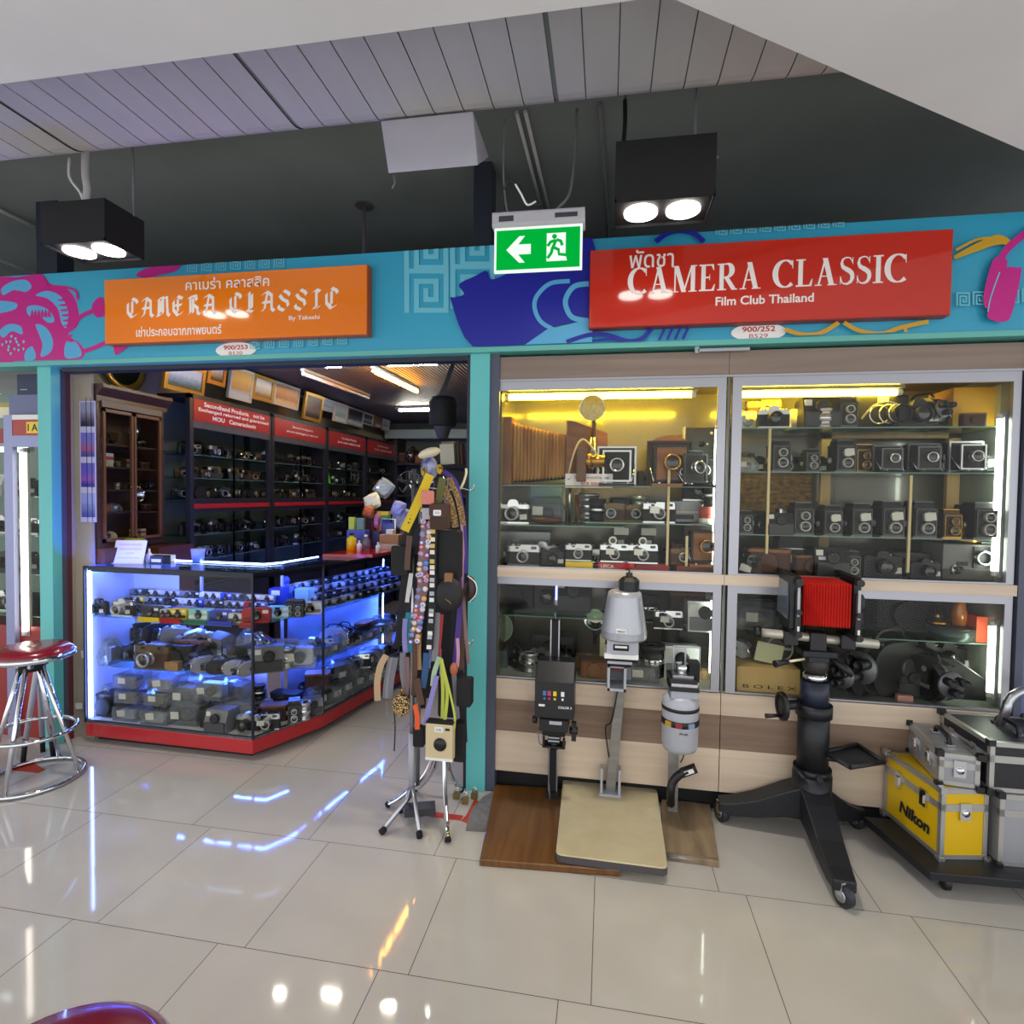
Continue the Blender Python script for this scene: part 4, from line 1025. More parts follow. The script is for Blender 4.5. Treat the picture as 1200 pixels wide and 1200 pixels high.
# second tier
item('slr_black', 879, 3.12, T2, 30, 'black camera with greenish lens by the left stile on the second tier', py=520)
item('bag_grey', 874, 3.0, T2-.0, 24, 'clear bag hanging over the edge by the left stile', py=530)
item('tlr', 913, 3.02, T2, 27, 'chrome framed twin lens camera, first on the second tier', py=520)
item('tlr', 950, 3.06, T2, 20, 'dark twin lens camera with two bare rings on the second tier', py=520)
item('tlr_tag', 987, 3.02, T2, 27, 'twin lens camera with glowing lower lens inside the reflected frame', py=520)
item('tlr_brass', 1009, 3.12, T2, 24, 'brass toned twin lens camera behind the reflected frame', py=520)
item('press_dim', 1040, 3.04, T2, 28, 'camera with single big ring lens and chrome edge, second tier', py=520)
item('range_silver', 1062, 3.12, T2, 26, 'silver folding camera right of the single ring lens one', py=520)
item('press_dim', 1082, 3.04, T2, 30, 'chrome framed folding camera with violet lens on the second tier', py=520)
item('tlr', 1101, 3.14, T2, 22, 'dark camera at the reflected frame upright, second tier', py=520)
item('press', 1132, 3.04, T2, 32, 'black bellows folding camera with chrome struts left of grey box camera', py=520)
item('box_grey', 1161, 3.12, T2, 38, 'clear box camera in green light at the end of the second tier', py=520)
# third tier: the row of twin lens cameras
row = [(873,20,'tlr','twin lens camera with two silver rings, at left end of third tier'),(911,26,'inst_black','camera back with silver rim on the third tier'),(938,28,'tlr','twin lens camera with large silver figure eight front, third tier'),
       (972,26,'tlr_tag','twin lens camera with white card and ring, crossed by the reflected frame'),(1005,28,'tlr_tag','twin lens camera with white card in front of reflected window, third tier'),
       (1040,30,'tlr_tag','twin lens camera with white card near the middle of the third tier'),(1077,30,'tlr_tag','twin lens camera with white card at the right upright of reflected frame'),
       (1110,24,'tlr_brass','copper toned twin lens camera on the third tier'),(1147,30,'tlr','large grey twin lens camera at the right end of the third tier')]
for px, w, kit, lab in row: item(kit, px, 3.02, T3, w, lab, py=600)
for px, w, kit, lab in ((890,26,'slr_black','black camera behind the gap left of camera back, third tier'),(955,26,'slr_black','black camera behind the gap right of figure eight camera'),
                        (1022,24,'slr_silver','grey slr behind the two carded twin lens cameras'),(1058,24,'slr_black','black slr in the shadow between two carded twin lens cameras'),
                        (1095,24,'cine_brown','brown cine camera behind the copper twin lens camera'),(1135,26,'tlr','dark twin lens camera standing half behind large grey one')):
    item(kit, px, 3.2, T3, w, lab, py=600)
# ledge tier
L3 = 1.215
item('cine_black', 874, 3.06, L3, 40, 'black camera with slanted white tag at the left end of the ledge', py=660, rz=R(10))
price = thing('price_card', 'slanted white price card in front of the leftmost ledge camera', 'card', (P(872,664,2.97).x, 2.97, L3))
MB().box((0,0,.03), (.055,.002,.035), WHITE, Ry(14)).build('card', price)
item('case_black', 922, 3.14, L3, 40, 'tall rounded black leather case on the ledge', py=650)
t = thing('leather_case', 'domed black leather camera case with cream card, on the ledge', 'case', (P(923,650,3.1).x, 3.1, L3+.0))
MB().rbox((0,0,.11), (.12,.1,.22), .055, LEATHER, 'y').build('body', t); MB().bx(-.058,.058,-.053,-.049,.125,.13,STEEL).build('rim', t); price_tag(.02,-.055,.075,.05,.042,CREAMCARD).build('price_tag', t)
item('case_brown', 900, 3.02, L3, 44, 'brown leather case with strap left of the domed case', py=660, rz=R(-15))
item('case_brown', 948, 3.04, L3, 34, 'round brown leather case right of the domed case', py=660)
item('inst_black', 968, 3.04, L3, 34, 'black camera with large white price card by the reflected frame on ledge', py=660)
price = thing('price_card', 'large white price card on the camera by the reflected frame', 'card', (P(966,657,2.96).x, 2.96, L3))
MB().bx(-.026,.026,0,.002,.02,.1,mat('violet white card','d5d2e2',.6)).build('card', price)
item('tlr', 995, 3.02, L3, 22, 'dark twin lens camera with two thin rings on the ledge', py=660)
item('slr_black', 1032, 3.02, L3, 40, 'black camera with white card and white name bar on the ledge', py=660)
item('case_black', 1012, 3.16, L3, 34, 'black leather case in the shade behind ringed twin lens camera', py=650)
item('case_black', 1060, 3.12, L3, 40, 'broad black leather case right of the white card camera', py=660)
item('slr_black', 1083, 3.02, L3, 30, 'small black camera at the foot of the reflected frame upright', py=660)
item('cine_brown', 1102, 3.08, L3, 30, 'brown camera in the dark near the projector', py=660, rz=R(30))
t = thing('slide_projector', 'grey slide projector with square black lens front at the end of the ledge', 'projector', (P(1141,660,3.08).x, 3.08, L3))
MB().bx(-.17,.115,-.06,.12,.05,.175,mat('projector grey','706e6d',.4)).bx(-.17,.115,-.062,.12,0,.05,mat('projector dark base','4a4442',.5)).build('body', t, bevel=.004)
MB().bx(-.04,.03,-.067,-.06,.06,.165,BLACK).build('lens_panel', t); lens_mb((-.005,-.065,.112), .03, .036, CHROME).build('lens', t); MB().bx(-.11,-.06,-.062,-.06,.07,.09,BLACK).bx(.06,.1,-.064,-.06,.08,.14,mat('pinkish plate','a08078',.4)).build('switch', t)
t = thing('brass_drum', 'brown and brass drum with dark lid on the projector', 'can', (P(1130,628,3.1).x, 3.1, L3+.178))
MB().cyl((0,0,0),(0,0,.03), .075, BRASS, n=28).build('band', t); MB().cyl((0,0,.03),(0,0,.075), .078, BROWNL, n=28).build('lid', t)
item('slr_silver', 1163, 3.06, L3+.178, 34, 'dark camera on the projector beside brass drum, next to the tube', py=628)
item('bag_grey', 1148, 3.22, L3+.178, 40, 'grey bagged camera at the back on the projector', py=628)
t = thing('figurine', 'small reddish figurine with pink dress on the ledge before a pillar reflection', 'figurine', (P(1101,626,3.2).x, 3.2, L3+.1))
MB().lathe([(.0,0),(.035,0),(.03,.02),(.014,.05),(.018,.065),(.0,.07)], mat('pink glaze','b4586a',.3)).ball((0,0,.08), .016, mat('flesh glaze','c98a70',.4)).build('figure', t); MB().bx(-.03,.03,-.03,.03,-.1,0,SOFTBLACK).build('pedestal', t)
# ---- lower left bay
D0 = .622; DS = .93
t = thing('flash_gun', 'pale green dished reflector at the left end of the lower case', 'flash', (P(584,745,3.1).x, 3.1, D0))
MB().lathe([(.0,-.03),(.04,-.026),(.07,-.008),(.085,.016),(.088,.016),(.072,-.01),(.04,-.03)], mat('pale green reflector','9cb5a0',.3), (0,0,.22), 'y', 28, M=Rz(0)).build('reflector', t)
MB().cyl((0,.01,.0),(0,.01,.19), .014, CHROME).build('handle', t); MB().bx(-.06,.06,-.05,.05,0,.1,mat('dusty teal box','4a5f63',.5)).build('battery_box', t)
lowl = [(604,3.1,'cine_black',42,D0,'black movie camera lying at the front left of the lower case',40),(622,3.02,'lens_silver',18,D0,'silver lens rod lying on lower deck before the projector',0),(648,3.22,'case_black',56,D0,'black case behind the column of black enlarger',0),
        (663,3.06,'cine_black',42,D0,'black movie camera with bright lens right of the enlarger column',8),(637,3.12,'slr_silver',34,D0,'chrome camera left of the enlarger column in the lower case',-20),
        (690,3.16,'carton',30,D0,'dim flat box with brown front at the foot of the lower case',0),(697,3.02,'case_tan',34,D0,'brown leather case behind the grey enlarger column',0),
        (602,3.3,'case_black',50,DS,'black case on lower case shelf in the blue lit corner',0),(640,3.3,'slr_black',44,DS,'black slr on the lower case shelf by the blue tube',0),(672,3.3,'inst_black',40,DS,'black camera on the shelf under the middle rail, lower case',0),
        (697,3.3,'flash',26,D0+.1,'thin flash on a stick behind the grey lamp house',0),
        (782,3.03,'range_tag',34,DS-.03,'silver rangefinder with clear finder right of the grey lamp house',0),(760,3.2,'lens_black',24,DS-.03,'dark round lens right beside the grey lamp house',0),
        (822,3.08,'inst_white',36,DS-.03,'white camera by the middle stile on the shelf',0),(803,3.3,'case_brown',40,DS,'brown object at the back by the white camera',0),
        (765,3.1,'lens_black',28,D0,'black lens leaning in the lower case above the third enlarger',20),(752,3.02,'box_grey',38,D0,'clear bag of blue parts on lower deck left of third enlarger',0),
        (797,3.16,'inst_white',38,D0+.0,'pale green camera seen behind the third enlarger',0),(806,3.3,'case_black',56,D0+.14,'dark case with a silver mark behind the third enlarger',0),(776,3.2,'bag_silver',40,D0,'blue grey bag with lens in the lower case',0),
        (826,3.1,'carton',20,D0,'pale box strip beside the middle stile of the lower case',0)]
for px, Y, kit, w, z, lab, a in lowl: item(kit, px, Y, z, w, lab, rz=R(a), py=760)
tube_lamp('thin blue tube lamp hanging upright in the lower left case', (-.26,3.0,1.02), (-.26,3.0,1.165), emit('lit blue tube', '7f93ff', 6.0), .005, up=(0,1,0))
card_box('tall cream strip box standing behind the grey lamp house stage', 706, 3.12, D0+.05, .03, .03, .16, CREAMCARD, py=760)
# ---- lower right bay
card_box('tan cardboard box lettered BOLEX in the lower case', 895, 3.02, D0, .30, .16, .125, noisy('kraft card','c4a468','cfb076',(6,6,6),.8), py=790)
mb_ = [o for o in COL.objects if o.get('label') == 'tan cardboard box lettered BOLEX in the lower case'][0]
mb = MB(); fit_text(mb, 'B O L E X', -.12, .135, .028, .018, mat('brown ink','4a3a1e',.7), -.0808, .01); mb.build('lettering', mb_)
t = thing('paper_sheet', 'cream card leaning on the tan box below the silver rail', 'card', (P(899,755,3.0).x, 3.0, D0+.127))
MB().box((0,0,.06), (.13,.004,.10), mat('greenish card','c3c7a2',.6), Ry(10)).build('card', t)
t = thing('film_reel', 'small grey film reel behind the stand handle in lower case', 'reel', (P(913,775,3.06).x, 3.06, D0+.126))
MB().lathe([(.06,-.004),(.068,-.004),(.068,.004),(.06,.004),(.06,-.004)], LGREY, (0,0,.07), 'y', 24).box((0,0,.07), (.12,.006,.012), LGREY, None).build('reel', t)
lowr = [(868,3.1,'cine_grey',30,D0+.13,'chrome and yellow movie camera by the middle stile, lower right case',30),(884,3.2,'bag_grey',46,D0+.27,'clear bagged parts high in the lower right case by the stile',0),
        (905,3.3,'case_black',60,D0+.22,'black case behind the left standard of the view camera',0),
        (1008,3.02,'cine_black',74,D0,'black movie camera with curved top, first right of the stand column',-50),(1040,3.06,'cine_black',96,D0,'large black movie camera with pale badge on the lower deck',-55),
        (1066,3.24,'cine_black',70,D0,'dark projector block standing behind red labelled film, lower right',20),(1084,3.04,'cine_black',72,D0,'black camera with round lens right of the red label',10),
        (1085,3.22,'slr_black',40,D0+.1,'black camera with yellow label on top, left of the twin pair',0),(1108,3.22,'slr_black',40,D0+.1,'black camera with yellow label on top, right of the twin pair',0),
        (1062,3.1,'inst_black',34,D0,'black block camera behind the badge camera',0),(1100,3.1,'lens_silver',26,D0,'chrome lens among the black movie cameras on the lower deck',0)]
for px, Y, kit, w, z, lab, a in lowr: item(kit, px, Y, z, w, lab, rz=R(a), py=780)
card_box('low black block under the pair of yellow labelled cameras', 1097, 3.24, D0, .26, .1, .098, SOFTBLACK, py=780)
card_box('red and white film carton lying in front on lower deck', 1060, 2.96, D0, .07, .03, .03, mat('red white card','c8948c',.5), py=800)
t = thing('equipment_case', 'long black case lying slanted at the right end of the lower deck', 'case', (P(1135,790,3.1).x, 3.1, D0))
MB().add([(-.16,-.06,0),(.12,-.06,0),(.12,.06,0),(-.16,.06,0),(-.16,-.06,.2),(-.10,-.06,.2),(.12,-.06,.05),(.12,.06,.05),(-.10,.06,.2),(-.16,.06,.2)],
         [(0,1,6,5,4),(3,9,8,7,2),(4,5,8,9),(5,6,7,8),(6,1,2,7),(0,4,9,3)], SOFTBLACK).build('body', t); MB().tube([(-.1,-.062,.2),(.12,-.062,.05)], .003, STEEL).build('edge_strip', t)
SR = .905
t = thing('film_tin', 'flat round grey tin with pale edge on the shelf under the glass dome', 'tin', (P(1114,745,3.12).x, 3.12, SR))
MB().cyl((0,0,0),(0,0,.06), .1, mat('dark tin','4d5a56',.3,.4), n=30).build('tin', t); MB().cyl((0,0,.06),(0,0,.068), .103, mat('black tin lid','20211f',.3), n=30).build('lid', t)
t = thing('amber_jar', 'glowing amber glass jar standing on the flat tin', 'jar', (P(1124,715,3.12).x, 3.12, SR+.07))
MB().lathe([(0,0),(.032,0),(.034,.06),(.026,.1),(.026,.13),(0,.13)], mat('amber glass','b5651a',.1,0,.5), n=18).build('jar', t)
t = thing('glass_dome', 'clear glass dome over brass instrument on the shelf', 'dome', (P(1098,722,3.12).x, 3.12, SR+.07))
MB().lathe([(.045,0),(.045,.05),(.032,.08),(0,.095)], CLEAR, n=20).build('dome', t); MB().cyl((0,0,0),(0,0,.02), .047, BRASS, n=20).cyl((0,0,.02),(0,0,.06), .012, BRASS).build('base', t)
card_box('orange red box on the lower case shelf beside the tube', 1150, 3.1, SR, .1, .1, .13, mat('orange card','d2512e',.5), py=730)
item('case_black', 1052, 3.3, SR, 60, 'dark wide case at the back of shelf behind the silver rail', py=730)

# ---- darker rows standing behind
BK = ['slr_black','case_black','range_silver','lens_black','slr_silver','case_brown','inst_black','range_tag','cine_black','lens_silver','slr_chrome']
BD = dict(slr_black='black slr',case_black='black leather case',range_silver='silver rangefinder',lens_black='dark lens',slr_silver='silver topped slr',case_brown='brown leather case',inst_black='black instant camera',range_tag='carded silver camera',cine_black='black cine camera',lens_silver='silver lens',slr_chrome='chrome slr')
for ti, (nm, z, a, b, n) in enumerate((('top right shelf',T1,880,1080,7),('second right tier',T2,872,1150,9),('third right tier',T3,868,1130,9),('right ledge',L3,868,1100,8),('left second shelf',S2,690,836,6),('left ledge',S3,585,835,9),('left top shelf',S1,720,800,3))):
    for j in range(n):
        kk = BK[(j*4+ti*3) % len(BK)]; px = a+(b-a)*(j+.5)/n; q = P(px, 600, 3.31)
        place(kk, (q.x, 3.31, z), random.uniform(-.4,.4), random.uniform(.95,1.25) if kk != 'cine_black' else .8, '%s in the back row of the %s, %s from its left' % (BD[kk], nm, ORD[j]), 'back row goods in the big display case', single=True)

# upright things and panels at the back of the big case
def panel(nm, label, cat, x0, y0, x1, y1, Y, m, frame=None):
    a = P(x0,y0,Y); b = P(x1,y1,Y); w = b.x-a.x; h = a.z-b.z; q = thing(nm, label, cat, (a.x, Y, b.z))
    MB().bx(0,w,0,.006,0,h,m).build('panel', q)
    if frame: MB().bx(-.012,w+.012,-.008,.0,-.012,0,frame).bx(-.012,w+.012,-.008,0,h,h+.012,frame).bx(-.012,0,-.008,0,0,h,frame).bx(w,w+.012,-.008,0,0,h,frame).build('frame', q)
    return q
panel('amber_reflection', 'amber brown painted reflection at the back between second and third tiers, by the stile', 'panel', 868, 541, 950, 606, 3.40, noisy('amber reflection paint','5e3f14','b88a34',(34,34,60),.6,6,.5,0,.3,.7))  # amber pattern painted in place of a golden reflection
q = panel('framed_poster', 'yellow framed small poster behind the large grey twin lens camera', 'poster', 1150, 560, 1172, 606, 3.40, mat('faded poster print','8a9082',.5), mat('yellow poster frame','c9a83a',.4))
panel('louvre_panel', 'pale green slatted panel left of the yellow framed poster', 'panel', 1127, 564, 1144, 606, 3.40, noisy('pale green slats','a9bd92','c2d2ac',(2,2,160),.5,1,0,0,.4,.6))
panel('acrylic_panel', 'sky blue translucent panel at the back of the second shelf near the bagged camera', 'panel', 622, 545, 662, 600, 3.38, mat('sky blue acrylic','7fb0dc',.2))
for px, y0, y1, c, lab in ((661,566,604,CREAMCARD,'cream upright rod on the second shelf right of the sky blue panel'),(668,552,604,CHROME,'chrome upright rod beside the cream one on the second shelf'),(683,566,604,GOLDW,'honey coloured upright rod left of the silver lens, second shelf'),(676,580,604,mat('copper','b0683a',.3,.8),'short copper rod between the chrome and honey rods')):
    a = P(px,y0,3.24); q = thing('stand_rod', lab, 'rod', (a.x, 3.24, 1.44)); MB().cyl((0,0,0),(0,0,a.z-1.44), .010, c).cyl((0,0,0),(0,0,.006), .022, BLACK).build('rod', q)
# ------------------------------------------------------------------ left-hand shop: room shell
WALLC = noisy('aged cream wall', '9c9282', 'a89e8e', (2,2,2), .9)
WALLD = noisy('dark grey wall', '4a4d4a', '565955', (2,2,2), .9)
def ridged():
    M = mat('ridged dark ceiling', '6a6258', .5)
    nt = M.node_tree; N = nt.nodes.new; L = nt.links.new; b = nt.nodes['Principled BSDF']
    tc = N('ShaderNodeTexCoord'); w = N('ShaderNodeTexWave'); w.wave_type = 'BANDS'; w.bands_direction = 'X'; w.inputs['Scale'].default_value = 9.0
    rp = N('ShaderNodeValToRGB'); rp.color_ramp.elements[0].color = lin('2c2925'); rp.color_ramp.elements[1].color = lin('8a8175')
    L(tc.outputs['Object'], w.inputs['Vector']); L(w.outputs['Fac'], rp.inputs[0]); L(rp.outputs[0], b.inputs['Base Color'])
    bp = N('ShaderNodeBump'); bp.inputs['Strength'].default_value = .6; bp.inputs['Distance'].default_value = .02; L(w.outputs['Fac'], bp.inputs['Height']); L(bp.outputs[0], b.inputs['Normal'])
    return M
struct('ceiling_shop', MB().bx(-3.46, -.72, 2.96, 8.3, 2.68, 2.70, ridged()))
struct('wall_left', MB().bx(-3.46, -3.39, 3.0, 8.3, 0, 2.68, WALLC).bx(-3.39, -3.345, 2.997, 3.035, 0, 2.68, WALLC).bx(-3.345, -3.215, 3.02, 3.035, 0, 2.68, WALLC))
struct('wall_right', MB().bx(-.74, -.62, 2.96, 8.3, 0, 2.68, WALLD).bx(-.62, 2.6, 3.46, 3.54, 0, 2.68, WALLD))
struct('wall_rear', MB().bx(-3.46, -.62, 8.2, 8.3, 0, 2.68, WALLD))
struct('trim_8', MB().bx(-3.3, -.62, 7.9, 8.19, 2.42, 2.55, mat('pale green beam','8d9a93',.6)))
struct('trim_9', MB().bx(-3.30, -.742, 2.90, 2.97, 2.315, 2.345, NAVY))
# lamps on the shop ceiling
COOL = emit('lit ceiling tube', 'fffbe8', 240.0); WARM = emit('lit orange ceiling tube', 'ffa53c', 60.0)
def ctube(label, a, b, c, d, m, z=2.63):
    p, q = F(a,b,z), F(c,d,z); return tube_lamp(label, (p.x,p.y,z), (q.x,q.y,z), m, .017)
ctube('white tube lamp on the shop ceiling above the hanging black bag', 453, 427, 514, 425, COOL)
ctube('orange tinted tube lamp slanting back on the shop ceiling', 438, 435, 489, 459, WARM)
ctube('white tube lamp far back on the shop ceiling', 467, 481, 508, 480, emit('lit far ceiling tube', 'fffbe8', 45.0))
ctube('short white lamp on the shop ceiling above the row of framed pictures', 381, 429, 402, 428, COOL)
ctube('small white lamp at the fascia edge above gold framed pictures', 322, 428, 336, 428, COOL)
ctube('unlit white tube batten along the tops of the far pictures', 356, 438, 431, 466, mat('unlit tube','d8d2c6',.4))

# ------------------------------------------------------------------ tall display cabinets along the left wall
CAB = mat('dark cabinet frame', '26262b', .4); CABRED = mat('red cabinet board', 'a82828', .3, 0, .3)
CABB = mat('cabinet grey green back', '727a72', .25, 0, .4)
XC = -3.10; CW = 1.04
WORDS = [('first', ['Secondhand Products.   not be', 'Exchanged returned and guaranteed', 'MOU   Cameraclassic']), ('second', ['Second bodyparts', 'are not exchanged or returned']),
         ('third', ['Secondhand Products', 'are not returned']), ('fourth', ['Secondhand bodyparts', 'not returned'])]
M90 = Rz(90)
SHELVES = [(2.08-.20, 'top'), (1.70, 'second'), (1.535, 'third'), (1.255, 'fourth'), (1.06, 'fifth')]
CKITS = ['slr_black','range_tag','slr_silver','range_tag','case_black','slr_chrome','inst_black','lens_black','range_silver','bag_black','slr_black','tlr','slr_chrome','case_black','range_brown','slr_silver']
CDESC = {'slr_black':'black slr with card','range_silver':'silver rangefinder','slr_silver':'silver topped slr','range_tag':'carded silver camera','case_brown':'brown camera case','slr_chrome':'chrome slr','inst_black':'black instant camera',
         'lens_black':'dark lens','range_brown':'brown camera','bag_black':'bagged black camera','tlr':'twin lens camera','flash':'flash reflector','case_black':'black camera case'}
n_ = 0
for ci, (cname, lines) in enumerate(WORDS):
    y0 = 3.72+CW*ci
    t = thing('display_cabinet', 'tall black glass display cabinet with red header, %s one from the doorway' % cname, 'cabinet', (XC, y0, 0), PI/2, 'display cabinets along the left wall')
    mb = MB(); w = CW-.012
    mb.bx(0,.035,0,.04,0,2.33,CAB).bx(w-.035,w,0,.04,0,2.33,CAB).bx(0,.03,.25,.28,0,2.33,CAB).bx(w-.03,w,.25,.28,0,2.33,CAB)
    mb.bx(0,w,0,.28,2.3,2.335,CAB).bx(0,w,.0,.28,0,.85,CAB).bx(.035,w-.035,0,.03,2.08,2.135,mat('grey cabinet rail','4a4c4e',.4)).bx(.035,w-.035,.005,.03,1.43,1.46,CAB).bx(.035,w-.035,.005,.03,1.50,1.53,CAB)
    if ci: mb.bx(w-.012,w,.04,.26,.85,2.3,CAB)
    mb.build('frame', t)
    MB().bx(.0,w,.265,.275,.85,2.3,CABB).build('back_mirror', t)
    h = MB().bx(.035,w-.035,-.004,.02,2.135,2.30,CABRED).build('header', t)
    mb = MB(); k = len(lines)
    for i, s_ in enumerate(lines):
        zc = 2.27-(i+.0)*.048 if k == 3 else 2.245-i*.05
        wd = (.80,.92,.55)[i] if k == 3 else (.42,.62)[i]
        fit_text(mb, s_, w*.5-wd/2+(.03 if i < 2 else 0), w*.5+wd/2, zc, .036 if k == 3 else .03, LETTER, -.0048, .03)
    mb.build('lettering', h)
    MB().bx(.035,w-.035,-.004,.02,1.462,1.498,CABRED).build('red_band', t)
    for z0, z1 in ((1.53,2.08),(.86,1.43)):
        for s_ in (0, 1):
            d = MB().bx(.036+s_*(w/2-.036),.036+s_*(w/2-.036)+w/2-.036,.008+.01*s_,.016+.01*s_,z0,z0+.012,CAB).bx(w/2-.006+.0,w/2+.006,.008,.016,z0,z1,CAB).build('door', t)
            MB().bx(.04+s_*(w/2-.036),.036+s_*(w/2-.036)+w/2-.04,.010+.01*s_,.014+.01*s_,z0+.012,z1,CLEAR).build('pane', d)
    if ci == 0: MB().bx(-.002,.003,.04,.25,.86,2.3,CLEAR).build('side_pane', t)
    mb = MB()
    for z, _ in SHELVES: mb.bx(.01,w-.01,.045,.26,z-.006,z,SHELFGL).bx(.01,w-.01,.043,.045,z-.006,z,GREENGL)
    mb.build('shelf', t)
    for si, (z, sn) in enumerate(SHELVES):
        n = (9, 9, 7, 5)[ci]
        for j in range(n):
            kk = CKITS[(n_*5+j*3+si+ci) % len(CKITS)]; n_ += 1
            yy = y0+.085+(CW-.19)*(j+.15*((j*7+si) % 3-1))/(n-1)
            s_ = random.uniform(.85,1.12) if kk not in ('flash','bag_black') else .7
            if kk in ('tlr',): s_ = 1.0
            place(kk, (XC-.11-.07*((j+si) % 3)/2-(.03 if kk == 'flash' else 0), yy, z), PI/2+random.uniform(-.5,.5), s_,
                  '%s, %s shelf of %s cabinet, %s from the doorway' % (CDESC[kk], sn, cname, ORD[j]), 'cameras and gear in the left wall cabinets', single=True)
# green bottle-like cone and light coloured things in the third cabinet
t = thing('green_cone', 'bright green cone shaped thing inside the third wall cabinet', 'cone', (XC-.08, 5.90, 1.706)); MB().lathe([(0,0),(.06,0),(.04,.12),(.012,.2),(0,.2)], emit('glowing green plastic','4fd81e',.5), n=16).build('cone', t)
place('reel', (XC-.06, 6.62, 1.70), PI/2, .62, 'film reel inside third wall cabinet', name='film_reel', single=True)
place('reel', (XC-.235, 5.6, 1.70), PI/2, .6, 'film reel inside second wall cabinet near its far end', name='film_reel', single=True)

# ------------------------------------------------------------------ framed pictures on top of the cabinets
def art(name, sky, mid, low):
    if name in MATS: return MATS[name]
    M = mat(name, mid, .35); nt = M.node_tree; N = nt.nodes.new; L = nt.links.new; b = nt.nodes['Principled BSDF']
    tc = N('ShaderNodeTexCoord'); sp = N('ShaderNodeSeparateXYZ'); L(tc.outputs['Generated'], sp.inputs[0])
    no = N('ShaderNodeTexNoise'); no.inputs['Scale'].default_value = 9; no.inputs['Detail'].default_value = 6; L(tc.outputs['Generated'], no.inputs['Vector'])
    ad = N('ShaderNodeMath'); ad.operation = 'MULTIPLY_ADD'; ad.inputs[1].default_value = .35; L(no.outputs['Fac'], ad.inputs[0]); L(sp.outputs['Z'], ad.inputs[2])
    rp = N('ShaderNodeValToRGB'); e = rp.color_ramp.elements; e[0].position = .3; e[0].color = lin(low); e[1].position = .85; e[1].color = lin(sky)
    x = e.new(.5); x.color = lin(mid); L(ad.outputs[0], rp.inputs[0]); L(rp.outputs[0], b.inputs['Base Color'])
    return M
GILT = mat('gilt frame', 'b98e34', .35, .5); PALEF = mat('pale frame', 'c8c0ae', .5); WOODF = mat('brown frame', '6a4a2c', .5); SILVF = mat('silver frame', 'aeb0ae', .4, .4)
PICS = [(190,237,426,460,GILT,('c6d4d6','6f8f9c','4a5a4a'),'gold framed bluish picture cut by the fascia, nearest the doorway'),
        (241,262,424,451,GILT,('d8dcd0','a8925c','4d4a30'),'small gold framed picture, second in the row'),
        (266,293,428,469,PALEF,('e0c06a','c09a58','b8c8cc'),'pale framed picture of an orange shore scene'),
        (294,318,428,470,GILT,('d6dcd0','b0b69a','9a6a30'),'pale gold framed picture with a small tower'),
        (319,348,432,477,PALEF,('c88a34','a86a20','d0b070'),'brown orange picture in a pale frame'),
        (354,375,449,493,GILT,('4a2e26','7a5a52','2a1a18'),'gold framed narrow picture of a dark figure'),
        (376,390,455,482,SILVF,('c8d8dc','88a8b4','b8c8cc'),'small bluish picture right of the narrow gold one'),
        (390,405,459,495,PALEF,('b8ccc8','8aa8a0','c8d4d0'),'pale framed greenish picture leaning on the cabinets'),
        (405,424,464,499,SILVF,('30343a','5a5e60','c0c4c4'),'silver framed black picture with a slanting light streak'),
        (424,436,473,498,SILVF,('3c4042','808684','202426'),'small silver framed dark picture'),
        (438,446,478,502,WOODF,('5c5448','6a6254','b8b4a4'),'small brown picture far along the row'),
        (447,455,482,504,SILVF,('9aa4a4','6c7676','c0c4c4'),'last small pale picture at the far end of the row')]
for a, b, c, d, fm, cols, lab in PICS:
    XP = -3.16; p0 = PX(a,(c+d)/2,XP); p1 = PX(b,(c+d)/2,XP); zt = PX((a+b)/2,c,XP).z; zb = max(2.337, PX((a+b)/2,d,XP).z); w = p1.y-p0.y; h = min(zt,2.66)-zb
    t = thing('framed_picture', lab, 'picture', (XP, p0.y, zb), rot=(R(8), 0, PI/2))
    f = .022 if fm != GILT else .032
    MB().bx(0,w,-.012,.012,0,f,fm).bx(0,w,-.012,.012,h-f,h,fm).bx(0,f,-.012,.012,f,h-f,fm).bx(w-f,w,-.012,.012,f,h-f,fm).build('frame', t)
    MB().bx(f,w-f,-.004,.004,f,h-f,art('picture '+cols[0]+cols[1], *cols)).build('picture', t)
# ------------------------------------------------------------------ old wooden cabinet by the doorway
DARKW = noisy('dark brown wood', '3a2416', '4a2e1c', (3,30,30), .4)
XW = -3.20
t = thing('wooden_cabinet', 'old dark wooden cabinet with two glazed doors just inside the doorway', 'cabinet', (XW, 3.04, 0), PI/2)
MB().bx(0,.54,.0,.18,1.22,1.25,DARKW).bx(0,.54,.165,.18,1.25,2.17,DARKW).bx(0,.03,.0,.165,1.25,2.17,DARKW).bx(.51,.54,0,.165,1.25,2.17,DARKW).bx(.02,.52,0,.165,2.14,2.17,DARKW).build('carcass', t)
MB().prism([(.0,2.17),(.0,2.20),(-.05,2.25),(-.05,2.27),(.18,2.27),(.18,2.17)], 0, .57, DARKW, 'x').bx(.03,.51,-.012,0,2.13,2.17,mat('pale frieze','7a6a50',.6)).build('cornice', t)
for s_ in (0,1):
    x0 = .035+.238*s_; x1 = x0+.23; mb = MB()
    mb.bx(x0,x0+.016,-.014,.004,1.26,2.12,mat('warm brown door','6a4326',.4)).bx(x1-.016,x1,-.014,.004,1.26,2.12,MATS['warm brown door']).bx(x0,x1,-.014,.004,2.10,2.12,MATS['warm brown door']).bx(x0,x1,-.014,.004,1.26,1.28,MATS['warm brown door'])
    d = mb.build('door', t); MB().bx(x0+.016,x1-.016,-.006,-.003,1.28,2.10,CLEAR).build('pane', d); MB().lathe([(0,0),(.007,0),(.008,.012),(0,.016)], BRASS, (x1-.03 if s_ == 0 else x0+.03,-.014,1.62), 'y', 10).build('knob', d)
